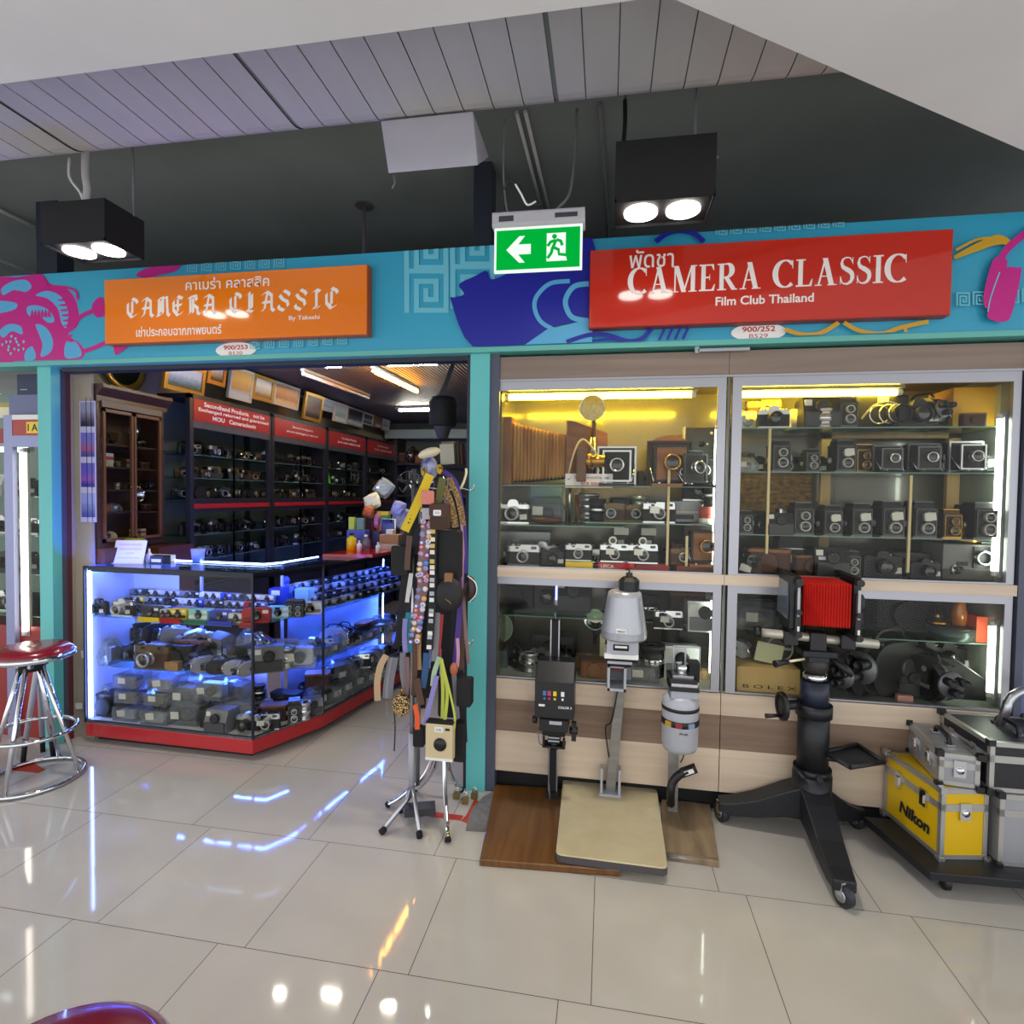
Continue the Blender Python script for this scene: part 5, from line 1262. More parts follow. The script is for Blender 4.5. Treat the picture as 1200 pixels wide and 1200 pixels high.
mb = MB()
for z in (1.90,1.75,1.60,1.45): mb.bx(.03,.51,.01,.165,z-.012,z,DARKW)
mb.build('shelf', t)
MB().bx(0,.33,.03,.18,.0,1.22,noisy('red brown chest wood','4f271c','5e3324',(3,30,30),.4)).bx(.335,.67,-.14,.18,0,1.20,MATS['red brown chest wood']).bx(0,.33,-.05,.18,1.125,1.22,MATS['red brown chest wood']).build('base_chest', t)
wk = [(.10,1.90,'range_brown',.5,'red and brass little camera'),(.18,1.90,'slr_black',.5,'little black camera'),(.33,1.90,'flash',.55,'pale disc on a stand'),(.44,1.90,'slr_silver',.5,'little silver camera'),
      (.09,1.75,'film_box',.8,'pale little box'),(.15,1.75,'film_box',.9,'tan little box'),(.22,1.75,'range_silver',.5,'little silver camera'),(.34,1.75,'film_box',.6,'white tall little box'),(.45,1.75,'case_brown',.5,'brown case'),
      (.12,1.60,'case_black',.5,'flat dark case'),(.23,1.60,'lens_silver',.5,'little white bottle shaped lens'),(.36,1.60,'range_tag',.55,'silver camera with card'),(.47,1.60,'cine_black',.5,'small dark cine camera'),
      (.12,1.45,'case_tan',.6,'pale rounded case'),(.20,1.45,'bag_silver',.5,'small bagged camera'),(.37,1.45,'flash',.6,'round silver reflector'),(.47,1.45,'case_brown',.5,'dark case'),
      (.14,1.26,'range_brown',.5,'small brass camera'),(.36,1.26,'film_box',.6,'cream little box'),(.43,1.26,'film_box',.6,'tan boxed roll')]
LV = {1.90:'top shelf',1.75:'second shelf',1.60:'third shelf',1.45:'fourth shelf',1.26:'bottom board'}
for i, (lx, z, kk, s_, lab) in enumerate(wk):
    place(kk, (XW-.085, 3.04+lx, z+.001), PI/2, s_, '%s on the %s of the wooden cabinet' % (lab, LV[z]) if i not in (16,) else 'dark case on the fourth shelf of wooden cabinet', 'small things in the wooden cabinet', single=True)
# oval gold clock frame on the wall over the cabinet
t = thing('oval_frame', 'gold oval frame high on the wall above the wooden cabinet', 'picture', (-3.385, 3.42, 2.48), PI/2)
MB().lathe([(.0,0),(.17,0),(.19,.02),(.15,.03),(.14,.012),(0,.012)], GILT, (0,0,0), 'y', 28).build('frame', t); MB().lathe([(.14,.013),(0,.015)], mat('dark glass','23261f',.1), (0,0,0), 'y', 24).build('glass', t)
# hanging strip of photographs by the doorway
q0 = P(93, 470, 3.012); q1 = P(113, 612, 3.012)
t = thing('photo_banner', 'hanging paper banner of four violet photographs by the doorway', 'banner', (q0.x, 3.012, q1.z))
wb, hb = q1.x-q0.x, q0.z-q1.z
MB().bx(0,wb,0,.003,0,hb,mat('pale violet paper','b9b5d6',.6)).build('paper', t)
for i, (c1, c2, c3) in enumerate((('8a8aa6','5c5068','2a2438'),('6a64b8','a0507a','4a448c'),('5a50b4','8a50a8','3a3090'),('8e94d4','6a70b4','4a50a0'))):
    z1 = hb*(1-.01-.25*i); MB().bx(.008,wb-.008,-.001,0,z1-hb*.2,z1,art('photo %d' % i, c1, c2, c3)).build('photograph', t)
mb = MB(); 
for k in (.45,.75): mb.tube([(wb*k,-.004,hb+.02),(wb*k+.004,-.004,.0)], .0012, SOFTBLACK)
mb.build('cord', t)

# ------------------------------------------------------------------ the glass counter
CR = mat('red counter plinth', 'b01a20', .35, 0, .3); CFR = mat('dark counter frame', '1e2230', .35, .4); CDECK = mat('white counter deck', 'c6c8cf', .5)
OUT = [(-3.215,2.955),(-2.035,2.93),(-1.825,3.365),(-1.60,4.62)]; INN = [(-1.97,4.66),(-2.15,3.42),(-2.22,3.33),(-3.215,3.33)]
ZD, ZT, ZS, ZM = .145, 1.12, .80, .47
t = t_counter = thing('glass_counter', 'glass shop counter on a red plinth, lit blue, turning back into the shop', 'counter', (0,0,0))
def off(pts, d):
    cx = sum(p[0] for p in pts)/len(pts); cy = sum(p[1] for p in pts)/len(pts)
    return [(p[0]+(cx-p[0])*d, p[1]+(cy-p[1])*d) for p in pts]
FULL = OUT+INN
inn2 = [(-3.19,3.02),(-2.09,3.0),(-1.93,3.40),(-1.72,4.6),(-1.95,4.6),(-2.12,3.45),(-2.2,3.3),(-3.19,3.3)]
MB().prism(inn2, 0, .05, SOFTBLACK).build('toe_base', t)
MB().prism(FULL, .045, .13, CR).build('plinth', t, bevel=.004)
MB().prism(FULL, .13, ZD, CDECK).build('deck', t)
MB().prism(FULL, ZT-.008, ZT, glassy('counter top glass', 'e6f0ff', 1.1)).build('top_glass', t)
mb = MB()
def edge(a, b, z0, z1, th, m):
    a = Vector((a[0],a[1],0)); b = Vector((b[0],b[1],0)); d = (b-a).normalized(); n = Vector((-d.y,d.x,0))*th
    vs = [(p.x,p.y,z) for z in (z0,z1) for p in (a,b,b+n,a+n)]
    mb.add(vs, [(3,2,1,0),(4,5,6,7),(0,1,5,4),(1,2,6,5),(2,3,7,6),(3,0,4,7)], m)
for a, b in zip(OUT[:-1], OUT[1:]): edge(a, b, ZT-.014, ZT+.002, .008, CFR); edge(a, b, .13, .15, .008, CFR)
edge(INN[1], INN[0], ZT-.014, ZT+.002, -.008, CFR); edge(INN[3], INN[1], ZT-.014, ZT+.002, -.008, CFR)
for p in OUT: mb.bx(p[0]-.006,p[0]+.006,p[1]-.002,p[1]+.01,.13,ZT,CFR)
for p in (INN[3],INN[1],(-2.7,3.345)): mb.bx(p[0]-.008,p[0]+.008,p[1]-.012,p[1]+.004,.13,ZT,mat('pale counter post','b8c0d8',.3,.5))
mb.build('frame', t)
mb = MB()
for a, b in zip(OUT[:-1], OUT[1:]): edge(a, b, .15, ZT-.014, .005, CLEAR)
mb.build('front_pane', t)
mb = MB().bx(-3.213,-3.203,2.965,3.33,.13,ZT,mat('white end panel','c9cedb',.5)).bx(-3.203,-2.86,3.318,3.328,.15,ZT-.02,MATS['white end panel']).bx(-2.86,-2.2,3.318,3.328,.15,.46,MATS['white end panel']).prism([(-2.145,3.47),(-1.985,4.62),(-1.978,4.62),(-2.138,3.47)], .15, .95, mat('blue reflector board','777d92',.5)); mb.build('back_panel', t)  # blue grey arm board added to reflect the blue light
sh = [(-3.2,3.0),(-2.07,2.98),(-1.875,3.385),(-1.65,4.6),(-1.93,4.6),(-2.12,3.46),(-2.2,3.315),(-3.2,3.315)]
MB().prism(sh, ZS-.007, ZS, SHELFGL).build('upper_shelf', t)
MB().prism([(-3.2,3.04),(-2.3,3.02),(-2.02,3.2),(-1.87,3.42),(-1.65,4.6),(-1.93,4.6),(-2.12,3.46),(-2.2,3.315),(-3.2,3.315)], ZM-.007, ZM, SHELFGL).build('lower_shelf', t)
LEDB = emit('lit blue white LED strip', '7d9bff', 40.0); LEDW = emit('lit counter edge LED', 'a9c4ff', 12.0)
def led(name, pts, m, r=.004):
    o = MB().tube(pts, r, m, 6).build(name, t); o['label'] = 'lit blue white LED strip'; return o
led('led_strip', [(-3.19,2.975,.16),(-3.19,2.975,ZT-.03)], LEDB, .007)
led('led_strip', [(-2.90,3.335,ZT+.002),(-2.22,3.315,ZT+.002),(-2.155,3.42,ZT+.002),(-2.10,3.80,ZT+.002)], LEDW, .0045)
led('led_strip', [(-3.195,2.985,ZT-.022),(-2.05,2.962,ZT-.022),(-1.858,3.37,ZT-.022),(-1.635,4.6,ZT-.022)], emit('lit thin blue LED', '4468ff', 320.0), .004)  # unseen front strip added to throw blue light on the goods
mb = MB()
for a, b in zip([(-3.205,2.972),(-2.045,2.949),(-1.845,3.365)], [(-2.045,2.949),(-1.845,3.365),(-1.62,4.6)]): edge(a, b, ZT-.036, ZT-.008, .004, CFR); edge(a, b, ZT-.036, ZT-.032, .02, CFR)
mb.build('added_led_shield', t)  # shield added so the front strip shines only inward and down
led('led_strip', [(-3.19,3.31,ZS-.02),(-2.2,3.30,ZS-.02),(-2.1,3.46,ZS-.02),(-1.9,4.6,ZS-.02)], MATS['lit thin blue LED'], .003)
led('led_strip', [(-3.19,3.31,ZM-.02),(-2.2,3.30,ZM-.02),(-2.1,3.46,ZM-.02),(-1.9,4.6,ZM-.02)], MATS['lit thin blue LED'], .003)
led('led_strip', [(-1.93,4.61,.16),(-1.93,4.61,ZT-.03)], MATS['lit thin blue LED'], .004)
# the goods in it: front row of the upper shelf
G1 = 'cameras on the upper shelf of the counter'
fr = [(116,'slr_black',30,'black slr at the very left of the counter shelf front row'),(146,'slr_chrome',34,'chrome slr with white label, second in the counter shelf front row'),(179,'pl_black',28,'black compact third in the counter shelf front row'),
      (200,'pl_silver',24,'silver compact above the yellow price strip'),(193,'pl_white',22,'pale compact squeezed behind the silver one above the yellow strip'),(211,'pl_yellow',26,'yellow waterproof style compact above the red price strip'),
      (235,'pl_teal',28,'pale teal compact above the green price strip'),(259,'pl_blue',26,'blue compact above the blue price strip'),(278,'pl_silver',22,'silver blue compact between blue strip and red camera'),
      (301,'pl_red',34,'bright red compact at the counter bend, by the glass corner post'),(326,'pl_teal',28,'pale blue compact just right of bright red one'),(364,'pl_white',28,'white compact with twin dark lens eyes at chamfer glass edge')]
for i, (px, kk, w, lab) in enumerate(fr): item(kk, px, 3.035 if px < 290 else (3.06 if px < 312 else 3.2+(px-326)*.004), ZS, w, lab, rz=R(0 if px < 300 else 20), py=715)
for px, lab in ((341,'dark upright instant camera, left one of the pair at the chamfer'),(351,'dark upright instant camera, right one of the pair at the chamfer')): item('tlr', px, 3.26, ZS, 17, lab, rz=R(20), py=715)
for px0, px1, m_, lab in ((162,188,YELLOW,'yellow'),(188,213,RED,'dark red'),(216,243,mat('green price strip','176b52',.4),'green'),(243,273,mat('royal blue strip','1c2fc0',.4),'royal blue'),(281,300,RED,'bright red')):
    a = P(px0,724,3.0); b = P(px1,724,3.0); q = thing('price_strip', '%s price strip along the front edge of the counter shelf' % lab, 'strip', ((a.x+b.x)/2,2.995,ZS-.012), group='price strips on the counter shelf')
    MB().bx(-(b.x-a.x)/2+.003,(b.x-a.x)/2-.003,-.006,.004,-.008,.022,m_).build('strip', q)
mixk = ['pl_silver','pl_black','pl_white','pl_grey','pl_silver','pl_blue','pl_black','pl_silver','pl_grey','pl_white']
MDESC = {'pl_silver':'silver','pl_black':'black','pl_white':'white','pl_grey':'grey','pl_blue':'blue','pl_yellow':'yellow','pl_red':'red','pl_teal':'pale teal'}
for r_, (Y, rn, n) in enumerate(((3.13,'second',13),(3.21,'third',14),(3.27,'back',14))):
    for j in range(n):
        kk = mixk[(j*3+r_*4) % 10]
        if r_ == 1 and j == 1: kk = 'pl_yellow'
        if r_ == 1 and j == 12: kk = 'pl_red'
        place(kk, (-3.13+j*(.95/(n-1))+.02*((j+r_) % 2), Y, ZS+.038*r_), random.uniform(-.15,.15), .78, '%s compact camera, %s from left in %s row of counter shelf' % (MDESC[kk], ORD[j], rn), G1, single=True)
wk_ = ['pl_silver','pl_black','pl_white','pl_silver','pl_black','pl_grey','pl_silver']
for i in range(4):
    for j in range(12):
        u = j/11; kk = wk_[(i*2+j*3) % 7]
        a = (-1.93+.24*u, 3.50+1.05*u); x = a[0]-i*.075; y = a[1]+i*.01
        place(kk, (x, y, ZS+.036*i), R(52+random.uniform(-8,8)), .74, '%s compact camera, %s lane of returning counter arm, %s from the bend' % (MDESC[kk], ORD[i], ORD[j]), 'compact cameras in the returning arm of the counter', single=True)
t = thing('carton', 'dark blue box standing on the counter shelf behind the bright red camera', 'box', (P(327,690,3.36).x, 3.36, ZS)); MB().bx(-.05,.05,-.04,.04,0,.16,mat('deep blue card','26348c',.5)).bx(-.03,.03,-.041,-.04,.12,.15,WHITE).build('box', t)
t = thing('carton', 'pale green box standing near the chamfer glass on the counter shelf', 'box', (P(357,690,3.5).x, 3.5, ZS)); MB().bx(-.05,.05,-.04,.04,0,.14,mat('pale mint card','a9d6c8',.5)).build('box', t)
t = thing('figurine', 'small blue seated figurine behind the dark blue box', 'figurine', (P(335,680,3.5).x, 3.5, ZS+.0)); MB().lathe([(0,0),(.045,0),(.05,.08),(.03,.14),(.018,.17),(.0,.17)], mat('blue glaze','4a5ac8',.3)).ball((0,0,.19),.026,MATS['blue glaze']).build('figure', t)
mb = MB()
for r_, y0 in ((1,3.175),(2,3.24)): mb.bx(-3.19,-2.13,y0,3.305,ZS+.038*r_-.005,ZS+.038*r_,SHELFGL).bx(-3.19,-2.13,y0,y0+.003,ZS,ZS+.038*r_-.005,SHELFGL)
for i in (1,2,3):
    a = Vector((-1.893-i*.075,3.50+i*.01)); b = Vector((-1.653-i*.075,4.55+i*.01)); mb.prism([tuple(a),tuple(b),(b.x-.075,b.y+.01),(a.x-.075,a.y+.01)], ZS+.036*i-.005, ZS+.036*i, SHELFGL)
mb.build('display_riser', t_counter)
HEAPK = ['slr_black','cine_black','bag_silver','case_brown','slr_silver','bag_grey','cine_grey','range_tag','case_black','inst_grey','lens_black','range_silver']
HEAPD = dict(slr_black='black slr',cine_black='black cine camera',bag_silver='bagged silver camera',case_brown='brown leather case',slr_silver='silver topped slr',bag_grey='bagged grey camera',cine_grey='grey cine camera',range_tag='carded silver camera',case_black='black leather case',inst_grey='grey instant camera',lens_black='dark lens',range_silver='silver rangefinder')
for lv, z, zz in (('lower shelf', ZM, .0), ('bottom deck', ZD, .0)):
    for r_, (Y, up, rn, n) in enumerate(((3.17, 0, 'second row', 9), (3.25, .0, 'back row', 9), (3.25, .10, 'back heap', 8))):
        for j in range(n):
            kk = HEAPK[(j*5+r_*4+(3 if lv[0] == 'b' else 0)) % 12]
            place(kk, (-3.08+j*(.88/(n-1)), Y, z+up), 0, random.uniform(1.0,1.3), '%s, %s from left, %s, counter %s' % (HEAPD[kk], ORD[j], rn, lv), 'heaped goods inside the counter', single=True,
                  rot=(R(random.uniform(-25,25)) if up else 0, R(random.uniform(-20,20)) if up else 0, R(random.uniform(-50,50))))
# middle level
mid = [(180,'range_brown',3.06,46,'long brown rangefinder with brass lens on the lower counter shelf',0),(120,'bag_silver',3.1,40,'white wire toy in clear plastic at left of the lower counter shelf',0),(211,'case_black',3.14,40,'dark case with cream tag on lower counter shelf',10),
       (239,'cine_grey',3.05,30,'grey cine camera with yellow flap on the lower counter shelf',-30),(257,'cine_black',3.04,28,'black cine camera with steel key on lower counter shelf',-60),(275,'cine_grey',3.05,26,'dark grey cine camera with steel trim near glass corner',-50),
       (289,'cine_grey',3.04,26,'steel cine camera with two lenses at the glass corner',-20),(231,'case_brown',3.22,44,'brown leather case at the back of lower counter shelf',0),(262,'bag_silver',3.2,34,'clear bagged item behind the two cine cameras',0),
       (316,'inst_grey',3.2,30,'blue lit camera lying at the bend of lower counter shelf',30),(336,'lens_silver',3.24,18,'chrome lens with bright top lying at the bend',0),(350,'bag_silver',3.3,40,'clear bagged camera by the chamfer corner post',20),(362,'cine_grey',3.42,26,'white cine camera just inside the aisle glass',40),
       (300,'case_black',3.24,40,'dark case lying across behind the bend',20),(328,'case_brown',3.36,36,'red brown case on lower shelf at the chamfer',10)]
for px, kk, Y, w, lab, a in mid: item(kk, px, Y, ZM, w*1.18, lab, rz=R(a), py=770)
for px, w, lab in ((177,.07,'short tan carton at the front of the lower counter shelf'),(195,.16,'long tan carton at the front of lower counter shelf')):
    q = thing('carton', lab, 'box', (P(px,772,3.03).x, 3.05, ZM)); MB().bx(-w/2,w/2,-.02,.02,0,.055,CARD).build('box', q)
# bottom deck
bot = [(110,'bag_silver',3.08,36,'blue lit bagged camera in the left corner of the bottom deck',0),(133,'case_black',3.08,44,'dark camera case on the bottom deck near the LED strip',0),(156,'box_light',3.05,34,'clear box with white slip, lowest of left stack',0),
       (190,'box_light',3.04,36,'clear box with yellow thing inside, lowest of second stack',0),(222,'bag_black',3.06,40,'bagged black camera on the bottom deck',0),(253,'case_black',3.04,34,'dark flat camera with two small labels on the bottom deck',0),
       (262,'inst_grey',3.02,28,'grey rounded camera near the glass corner on bottom deck',0),(291,'slr_silver',3.02,30,'camera with round chrome lens at the glass corner, bottom deck',0),(280,'bag_grey',3.12,38,'bagged grey camera behind the grey rounded one',20),
       (277,'bag_silver',3.2,40,'crumpled clear bag high behind the bottom deck cameras',0),(313,'range_tag',3.06,30,'plum rangefinder with ringed lens right of the glass corner, bottom deck',20),(322,'case_brown',3.2,30,'brown box shaped camera at the bend, bottom deck',20),
       (345,'tlr',3.2,20,'black and brass lens pair standing at the bend, bottom deck',30),(356,'lens_silver',3.24,16,'round chrome lens by the chamfer corner post, bottom deck',30),(366,'inst_grey',3.36,20,'white camera in blue light by the chamfer post, bottom deck',40),
       (302,'lens_black',3.3,20,'red lit lens far inside the bend, bottom deck',0),(336,'case_black',3.36,34,'black shape standing far inside the bend, bottom deck',0)]
for px, kk, Y, w, lab, a in bot: item(kk, px, Y, ZD, w*1.12, lab, rz=R(a), py=850)
for px, kk, z, w, Y, lab in ((156,'box_brown',.125,34,3.06,'clear box with white slip on the left stack, second up'),(156,'box_grey',.23,36,3.08,'clear tray of strips, topmost of the left stack'),(190,'box_brown',.125,34,3.06,'clear box of small parts, second up in the second stack'),
                          (197,'box_light',.22,38,3.1,'clear box with orange slip, topmost of the second stack'),(224,'bag_grey',.12,44,3.1,'bagged grey camera with white slip above bagged black one'),(250,'bag_silver',.17,40,3.12,'blue bagged camera with white slip in the heap'),
                          (125,'box_light',.12,36,3.12,'pale blue plastic box above the dark case')):
    item(kk, px, Y, ZD+z*(.85), w, lab, py=820)
for j in range(9):
    u = j/8; kk = ('box_light','box_grey','bag_silver')[j % 3]
    place(kk, (-1.93+.24*u, 3.50+1.02*u, ZM), R(62), 1.0, 'clear boxed goods, lower shelf of returning counter arm, %s from the bend' % ORD[j], 'boxed goods in the returning arm of the counter', single=True)
    kk = ('bag_grey','box_grey','bag_black')[j % 3]
    place(kk, (-1.91+.24*u, 3.50+1.02*u, ZD), R(62), 1.2, 'bagged goods, bottom deck of returning counter arm, %s from the bend' % ORD[j], 'bagged goods in the returning arm of the counter', single=True)
for lv, z, dz in (('lower shelf', ZM, 0), ('bottom deck', ZD, .0), ('bottom deck heap', ZD, .11)):
    for j in range(10):
        u = j/9; kk = HEAPK[(j*7+int(z*10)+int(dz*20)) % 12]
        place(kk, (-1.99+.23*u+(.04 if dz else 0), 3.53+1.0*u, z+dz), 0, random.uniform(1.05,1.3), '%s in the returning arm of the counter, %s, %s from bend' % (HEAPD[kk], lv, ORD[j]), 'heaped goods in the returning arm', single=True, rot=(R(random.uniform(-20,20)) if dz else 0, 0, R(60+random.uniform(-40,40))))
# on the counter top
t = thing('paper_notice', 'white paper notice with faint red lines leaning on the counter top', 'notice', (P(149,662,3.12).x, 3.12, ZT), rot=(R(-18),0,R(12)))
mb = MB().bx(-.10,.10,0,.003,0,.155,mat('notice paper','e4dfe0',.6)); mb.build('sheet', t); mb = MB()
for i, (a, b) in enumerate(((-.075,.07),(-.07,.075),(-.02,.03),(-.07,.07))): 
    fit_text(mb, ('สินค้ามือสอง ไม่รับเปลี่ยน','ไม่รับคืน และไม่มีการรับประกัน','ทุกกรณี','ขอบคุณที่อุดหนุน')[i], a, b, .128-.03*i, .014, mat('faint red ink','b06a66',.6), -.0006)
mb.build('lettering', t)
t = thing('price_card', 'small white card with a printed square standing behind the notice', 'card', (P(117,650,3.2).x, 3.2, ZT+.02), rot=(R(-8),0,0)); MB().bx(-.05,.05,0,.003,-.02,.095,WHITE).bx(-.03,.03,-.0006,0,.0,.05,mat('pale print','9aa0b0',.6)).bx(-.028,.028,-.0012,-.0006,.002,.048,WHITE).bx(-.02,.02,-.0006,0,.065,.075,INK).build('card', t)
t = thing('label_box', 'yellow and green labelled box above the paper notice', 'box', (P(156,632,3.26).x, 3.26, ZT+.0)); MB().bx(-.06,.06,-.03,.03,.0,.10,CREAMCARD).build('stand', t); MB().bx(-.065,.065,-.034,.034,.10,.15,mat('lime label','a8b83a',.5)).bx(-.065,.065,-.0345,-.034,.118,.14,WHITE).build('label', t)
t = thing('bust', 'white round headed bust beside the yellow green box', 'figurine', (P(129,645,3.28).x, 3.28, ZT)); MB().lathe([(0,0),(.05,0),(.045,.07),(.025,.1),(.02,.115),(0,.115)], WHITE).ball((0,0,.145),.045,WHITE,(1,1,1.1)).build('bust', t)
t = thing('spray_bottle', 'small white bottle on the counter right of the notice', 'bottle', (P(175,655,3.22).x, 3.22, ZT)); MB().lathe([(0,0),(.02,0),(.02,.05),(.008,.065),(.006,.09),(0,.092)], WHITE).build('bottle', t)
t = thing('card_reader', 'small black box with a pale label at the LED end of the counter top', 'box', (P(188,660,3.2).x, 3.2, ZT)); MB().rbox((0,0,.025),(.1,.07,.05),.008,BLACK,'z').build('box', t); MB().bx(-.035,.035,-.0365,-.035,.01,.03,WHITE).build('label', t)
t = thing('paper_stack', 'flat white papers behind the small white bottle', 'paper', (P(188,648,3.32).x, 3.32, ZT)); MB().bx(-.1,.1,-.02,.02,0,.04,WHITE).build('papers', t)
t = thing('cup', 'blue lit plastic cup behind the counter edge LED', 'cup', (P(232,650,3.34).x, 3.34, ZT)); MB().lathe([(0,0),(.035,0),(.045,.085),(.042,.085),(.033,.005)], mat('pale blue plastic','8ea2e0',.4)).build('cup', t)
# red tray and the goods on the returning arm
t = thing('red_tray', 'shiny red tray board lying on the returning arm of the counter', 'tray', (-1.9,4.25,ZT)); MB().prism([(-.17,-.44),(.19,-.37),(.28,.35),(.20,.62),(-.04,.6),(-.12,.2)], .0, .022, mat('shiny red lacquer','b3101c',.12,0,.5)).build('board', t)
ZR = ZT+.023
def bottle(lab, px, py, Y, r, h, m, cap=WHITE, cat='bottle'):
    q = P(px, py, Y); b = thing('bottle', lab, cat, (q.x, Y, ZR)); MB().lathe([(0,0),(r,0),(r,h*.68),(r*.4,h*.8),(r*.4,h*.9)], m, n=16).build('bottle_body', b); MB().cyl((0,0,h*.86),(0,0,h), r*.45, cap, n=12).build('cap', b); return b
bottle('yellow bottle with black label on the red tray', 412, 635, 4.1, .038, .14, YELLOW, BLACK); bottle('small white dropper bottle right of the yellow bottle', 421, 635, 4.05, .02, .085, WHITE); bottle('small white bottle standing near the front of the red tray', 443, 638, 4.0, .018, .08, WHITE)
bottle('clear squat bottle behind the white dropper bottle', 429, 632, 4.2, .035, .12, BAGCLEAR)
def goods(nm, lab, cat, px, py, Y, w, d, h, m, z=None, rz=0, rx=0):
    q = P(px, py, Y); b = thing(nm, lab, cat, (q.x, Y, ZR if z is None else z), rot=(R(rx),0,R(rz))); MB().bx(-w/2,w/2,-d/2,d/2,0,h,m).build('box' if 'bag' not in nm else 'pouch', b, bevel=.003); return b
goods('film_box', 'blue patterned box carrying the green and yellow packs', 'box', 420, 615, 4.25, .16, .09, .155, mat('blue patterned card','4a58a8',.5))
goods('film_box', 'yellow and white tall pack on the blue box', 'box', 413, 605, 4.25, .05, .04, .10, mat('lemon card','c6cf3a',.5), ZR+.157); goods('film_box', 'green tall pack on the blue box', 'box', 423, 605, 4.25, .06, .04, .095, mat('sage card','6c8f6a',.5), ZR+.157)
goods('carton', 'white flat carton under the tan one at the aisle end of tray', 'box', 458, 630, 4.3, .17, .12, .05, mat('off white card','c8c6bc',.6)); goods('carton', 'tan carton on top of white flat one', 'box', 459, 622, 4.3, .16, .12, .07, CARD, ZR+.052)
goods('carton', 'small white box on the tan carton', 'box', 458, 613, 4.28, .06, .06, .04, WHITE, ZR+.124)
t = thing('display_stand', 'white wire stand with blue packet behind the tan carton', 'stand', (P(454,600,4.42).x,4.42,ZR)); MB().tube([(-.07,-.03,0),(-.05,.0,.24),(.07,.0,.24),(.08,-.03,0)], .007, WHITE).build('wire_frame', t); MB().bx(-.045,.07,.0,.02,.1,.21,mat('blue packet','4f68b8',.4)).build('packet', t)
t = thing('striped_box', 'box with yellow green and orange bands on the goods heap', 'box', (P(450,590,4.5).x,4.5,ZR)); MB().bx(-.05,.05,-.03,.03,0,.2,WHITE).bx(-.05,.05,-.031,.031,.2,.24,BLUE).bx(-.05,.05,-.0315,.031,.24,.27,mat('leaf green','4e9a4a',.4)).bx(-.05,.05,-.0315,.031,.27,.3,YELLOW).bx(-.05,.05,-.0315,.031,.12,.2,mat('orange card','d2512e',.5)).build('box', t)
t = thing('display_stand', 'dark stand hidden among the film pouches of the goods heap', 'stand', (P(448,590,4.62).x,4.66,ZR)); MB().bx(-.17,.15,0,.08,0,.30,SOFTBLACK).bx(-.03,.1,.0,.06,.3,.38,SOFTBLACK).build('block', t)
def pillow(w, h, m, d=.03, n=7):
    vs = []; fs = []
    for s_ in (-1, 1):
        for i in range(n+1):
            for j in range(n+1):
                u, v = 2*i/n-1, 2*j/n-1; e = (1-u*u)*(1-v*v)
                vs.append((u*w/2*(1-.12*v*v)+random.uniform(-.003,.003), s_*(d*e**.5+(random.uniform(0,.009) if e > 0 else 0)), v*h/2*(1-.1*u*u)))
        o = 0 if s_ < 0 else (n+1)**2
        for i in range(n):
            for j in range(n):
                q = (o+i*(n+1)+j, o+(i+1)*(n+1)+j, o+(i+1)*(n+1)+j+1, o+i*(n+1)+j+1); fs.append(q if s_ < 0 else q[::-1])
    return MB().add(vs, fs, m)
def pouch(lab, px, py, Y, w, h, m, rz=0, ry=0, z=None):
    q = P(px, py, Y); b = thing('film_pouch', lab, 'pouch', (q.x, Y, q.z), rot=(R(-15),R(ry),R(rz))); pillow(w, h, m).build('pouch', b); return b
goods('film_box', 'dark plum carton standing under the orange patterned pouch', 'box', 432, 612, 4.42, .09, .06, .215, mat('plum card','5a2440',.5)); goods('film_box', 'navy carton standing under the pink packet', 'box', 442, 618, 4.31, .06, .05, .145, mat('navy card','26305e',.5))
pouch('silver clear film pouch at the top of the goods heap', 450, 572, 4.6, .16, .16, glassy('silver film','c8d0d4',3,.1,.5,'b8c2c8'), ry=35); pouch('white spotted pouch leaning left on goods heap', 436, 588, 4.5, .15, .15, mat('cream spotted film','cfcbb0',.3), ry=-25); pouch('orange patterned pouch left of the banded box', 432, 600, 4.4, .1, .1, mat('orange film','b85a30',.3), ry=10)
pouch('blue grey pouch in front of the round blue plate', 467, 596, 4.45, .12, .13, mat('periwinkle film','8c92c8',.3), ry=15); pouch('pink bottle packet left of the white wire stand', 442, 610, 4.3, .05, .12, mat('pink film','b06a8a',.3))
t = thing('round_plate', 'round blue and white plate standing on the goods heap', 'plate', (P(473,585,4.6).x,4.6,ZR+.13)); MB().lathe([(0,0),(.075,0),(.1,.012),(.1,.016),(.07,.006),(0,.006)], noisy('blue patterned plate','7a86d0','aab2e6',(30,30,30),.3), (0,0,.1), 'y', 30).build('plate', t); MB().bx(-.03,.03,0,.04,-.13,.02,WHITE).build('support', t)
# back of the shop
place('reel', (P(480,548,7.9).x, 7.9, 1.581), 0, 1.0, 'large film reel in the far back of the shop, left of white cap', name='film_reel', single=True)
place('reel', (P(497,556,7.86).x, 7.86, 1.581), R(15), .85, 'smaller film reel behind the strap rack, far back', name='film_reel', single=True)
t = thing('back_shelf', 'dark wall shelf unit across the far back of the shop', 'shelf', (-1.9, 8.0, 0)); MB().bx(-1.2,1.1,-.2,.15,2.02,2.05,CAB).bx(-1.2,1.1,-.2,.15,1.55,1.58,CAB).bx(-1.2,-1.16,-.2,.15,0,2.4,CAB).bx(1.06,1.1,-.2,.15,0,2.4,CAB).bx(-1.2,1.1,-.2,.15,0,1.2,CAB).build('unit', t)
for px, kk, s_, lab in ((463,'inst_white',1.1,'white camera on the far back shelf'),(473,'case_brown',1.6,'red brown bag on far back shelf'),(484,'cine_brown',1.8,'brown cine camera on the far back shelf'),(495,'case_tan',1.4,'tan case on the far back shelf')):
    q = P(px, 525, 7.95); place(kk, (q.x, 7.95, 2.051), 0, s_, lab, single=True)
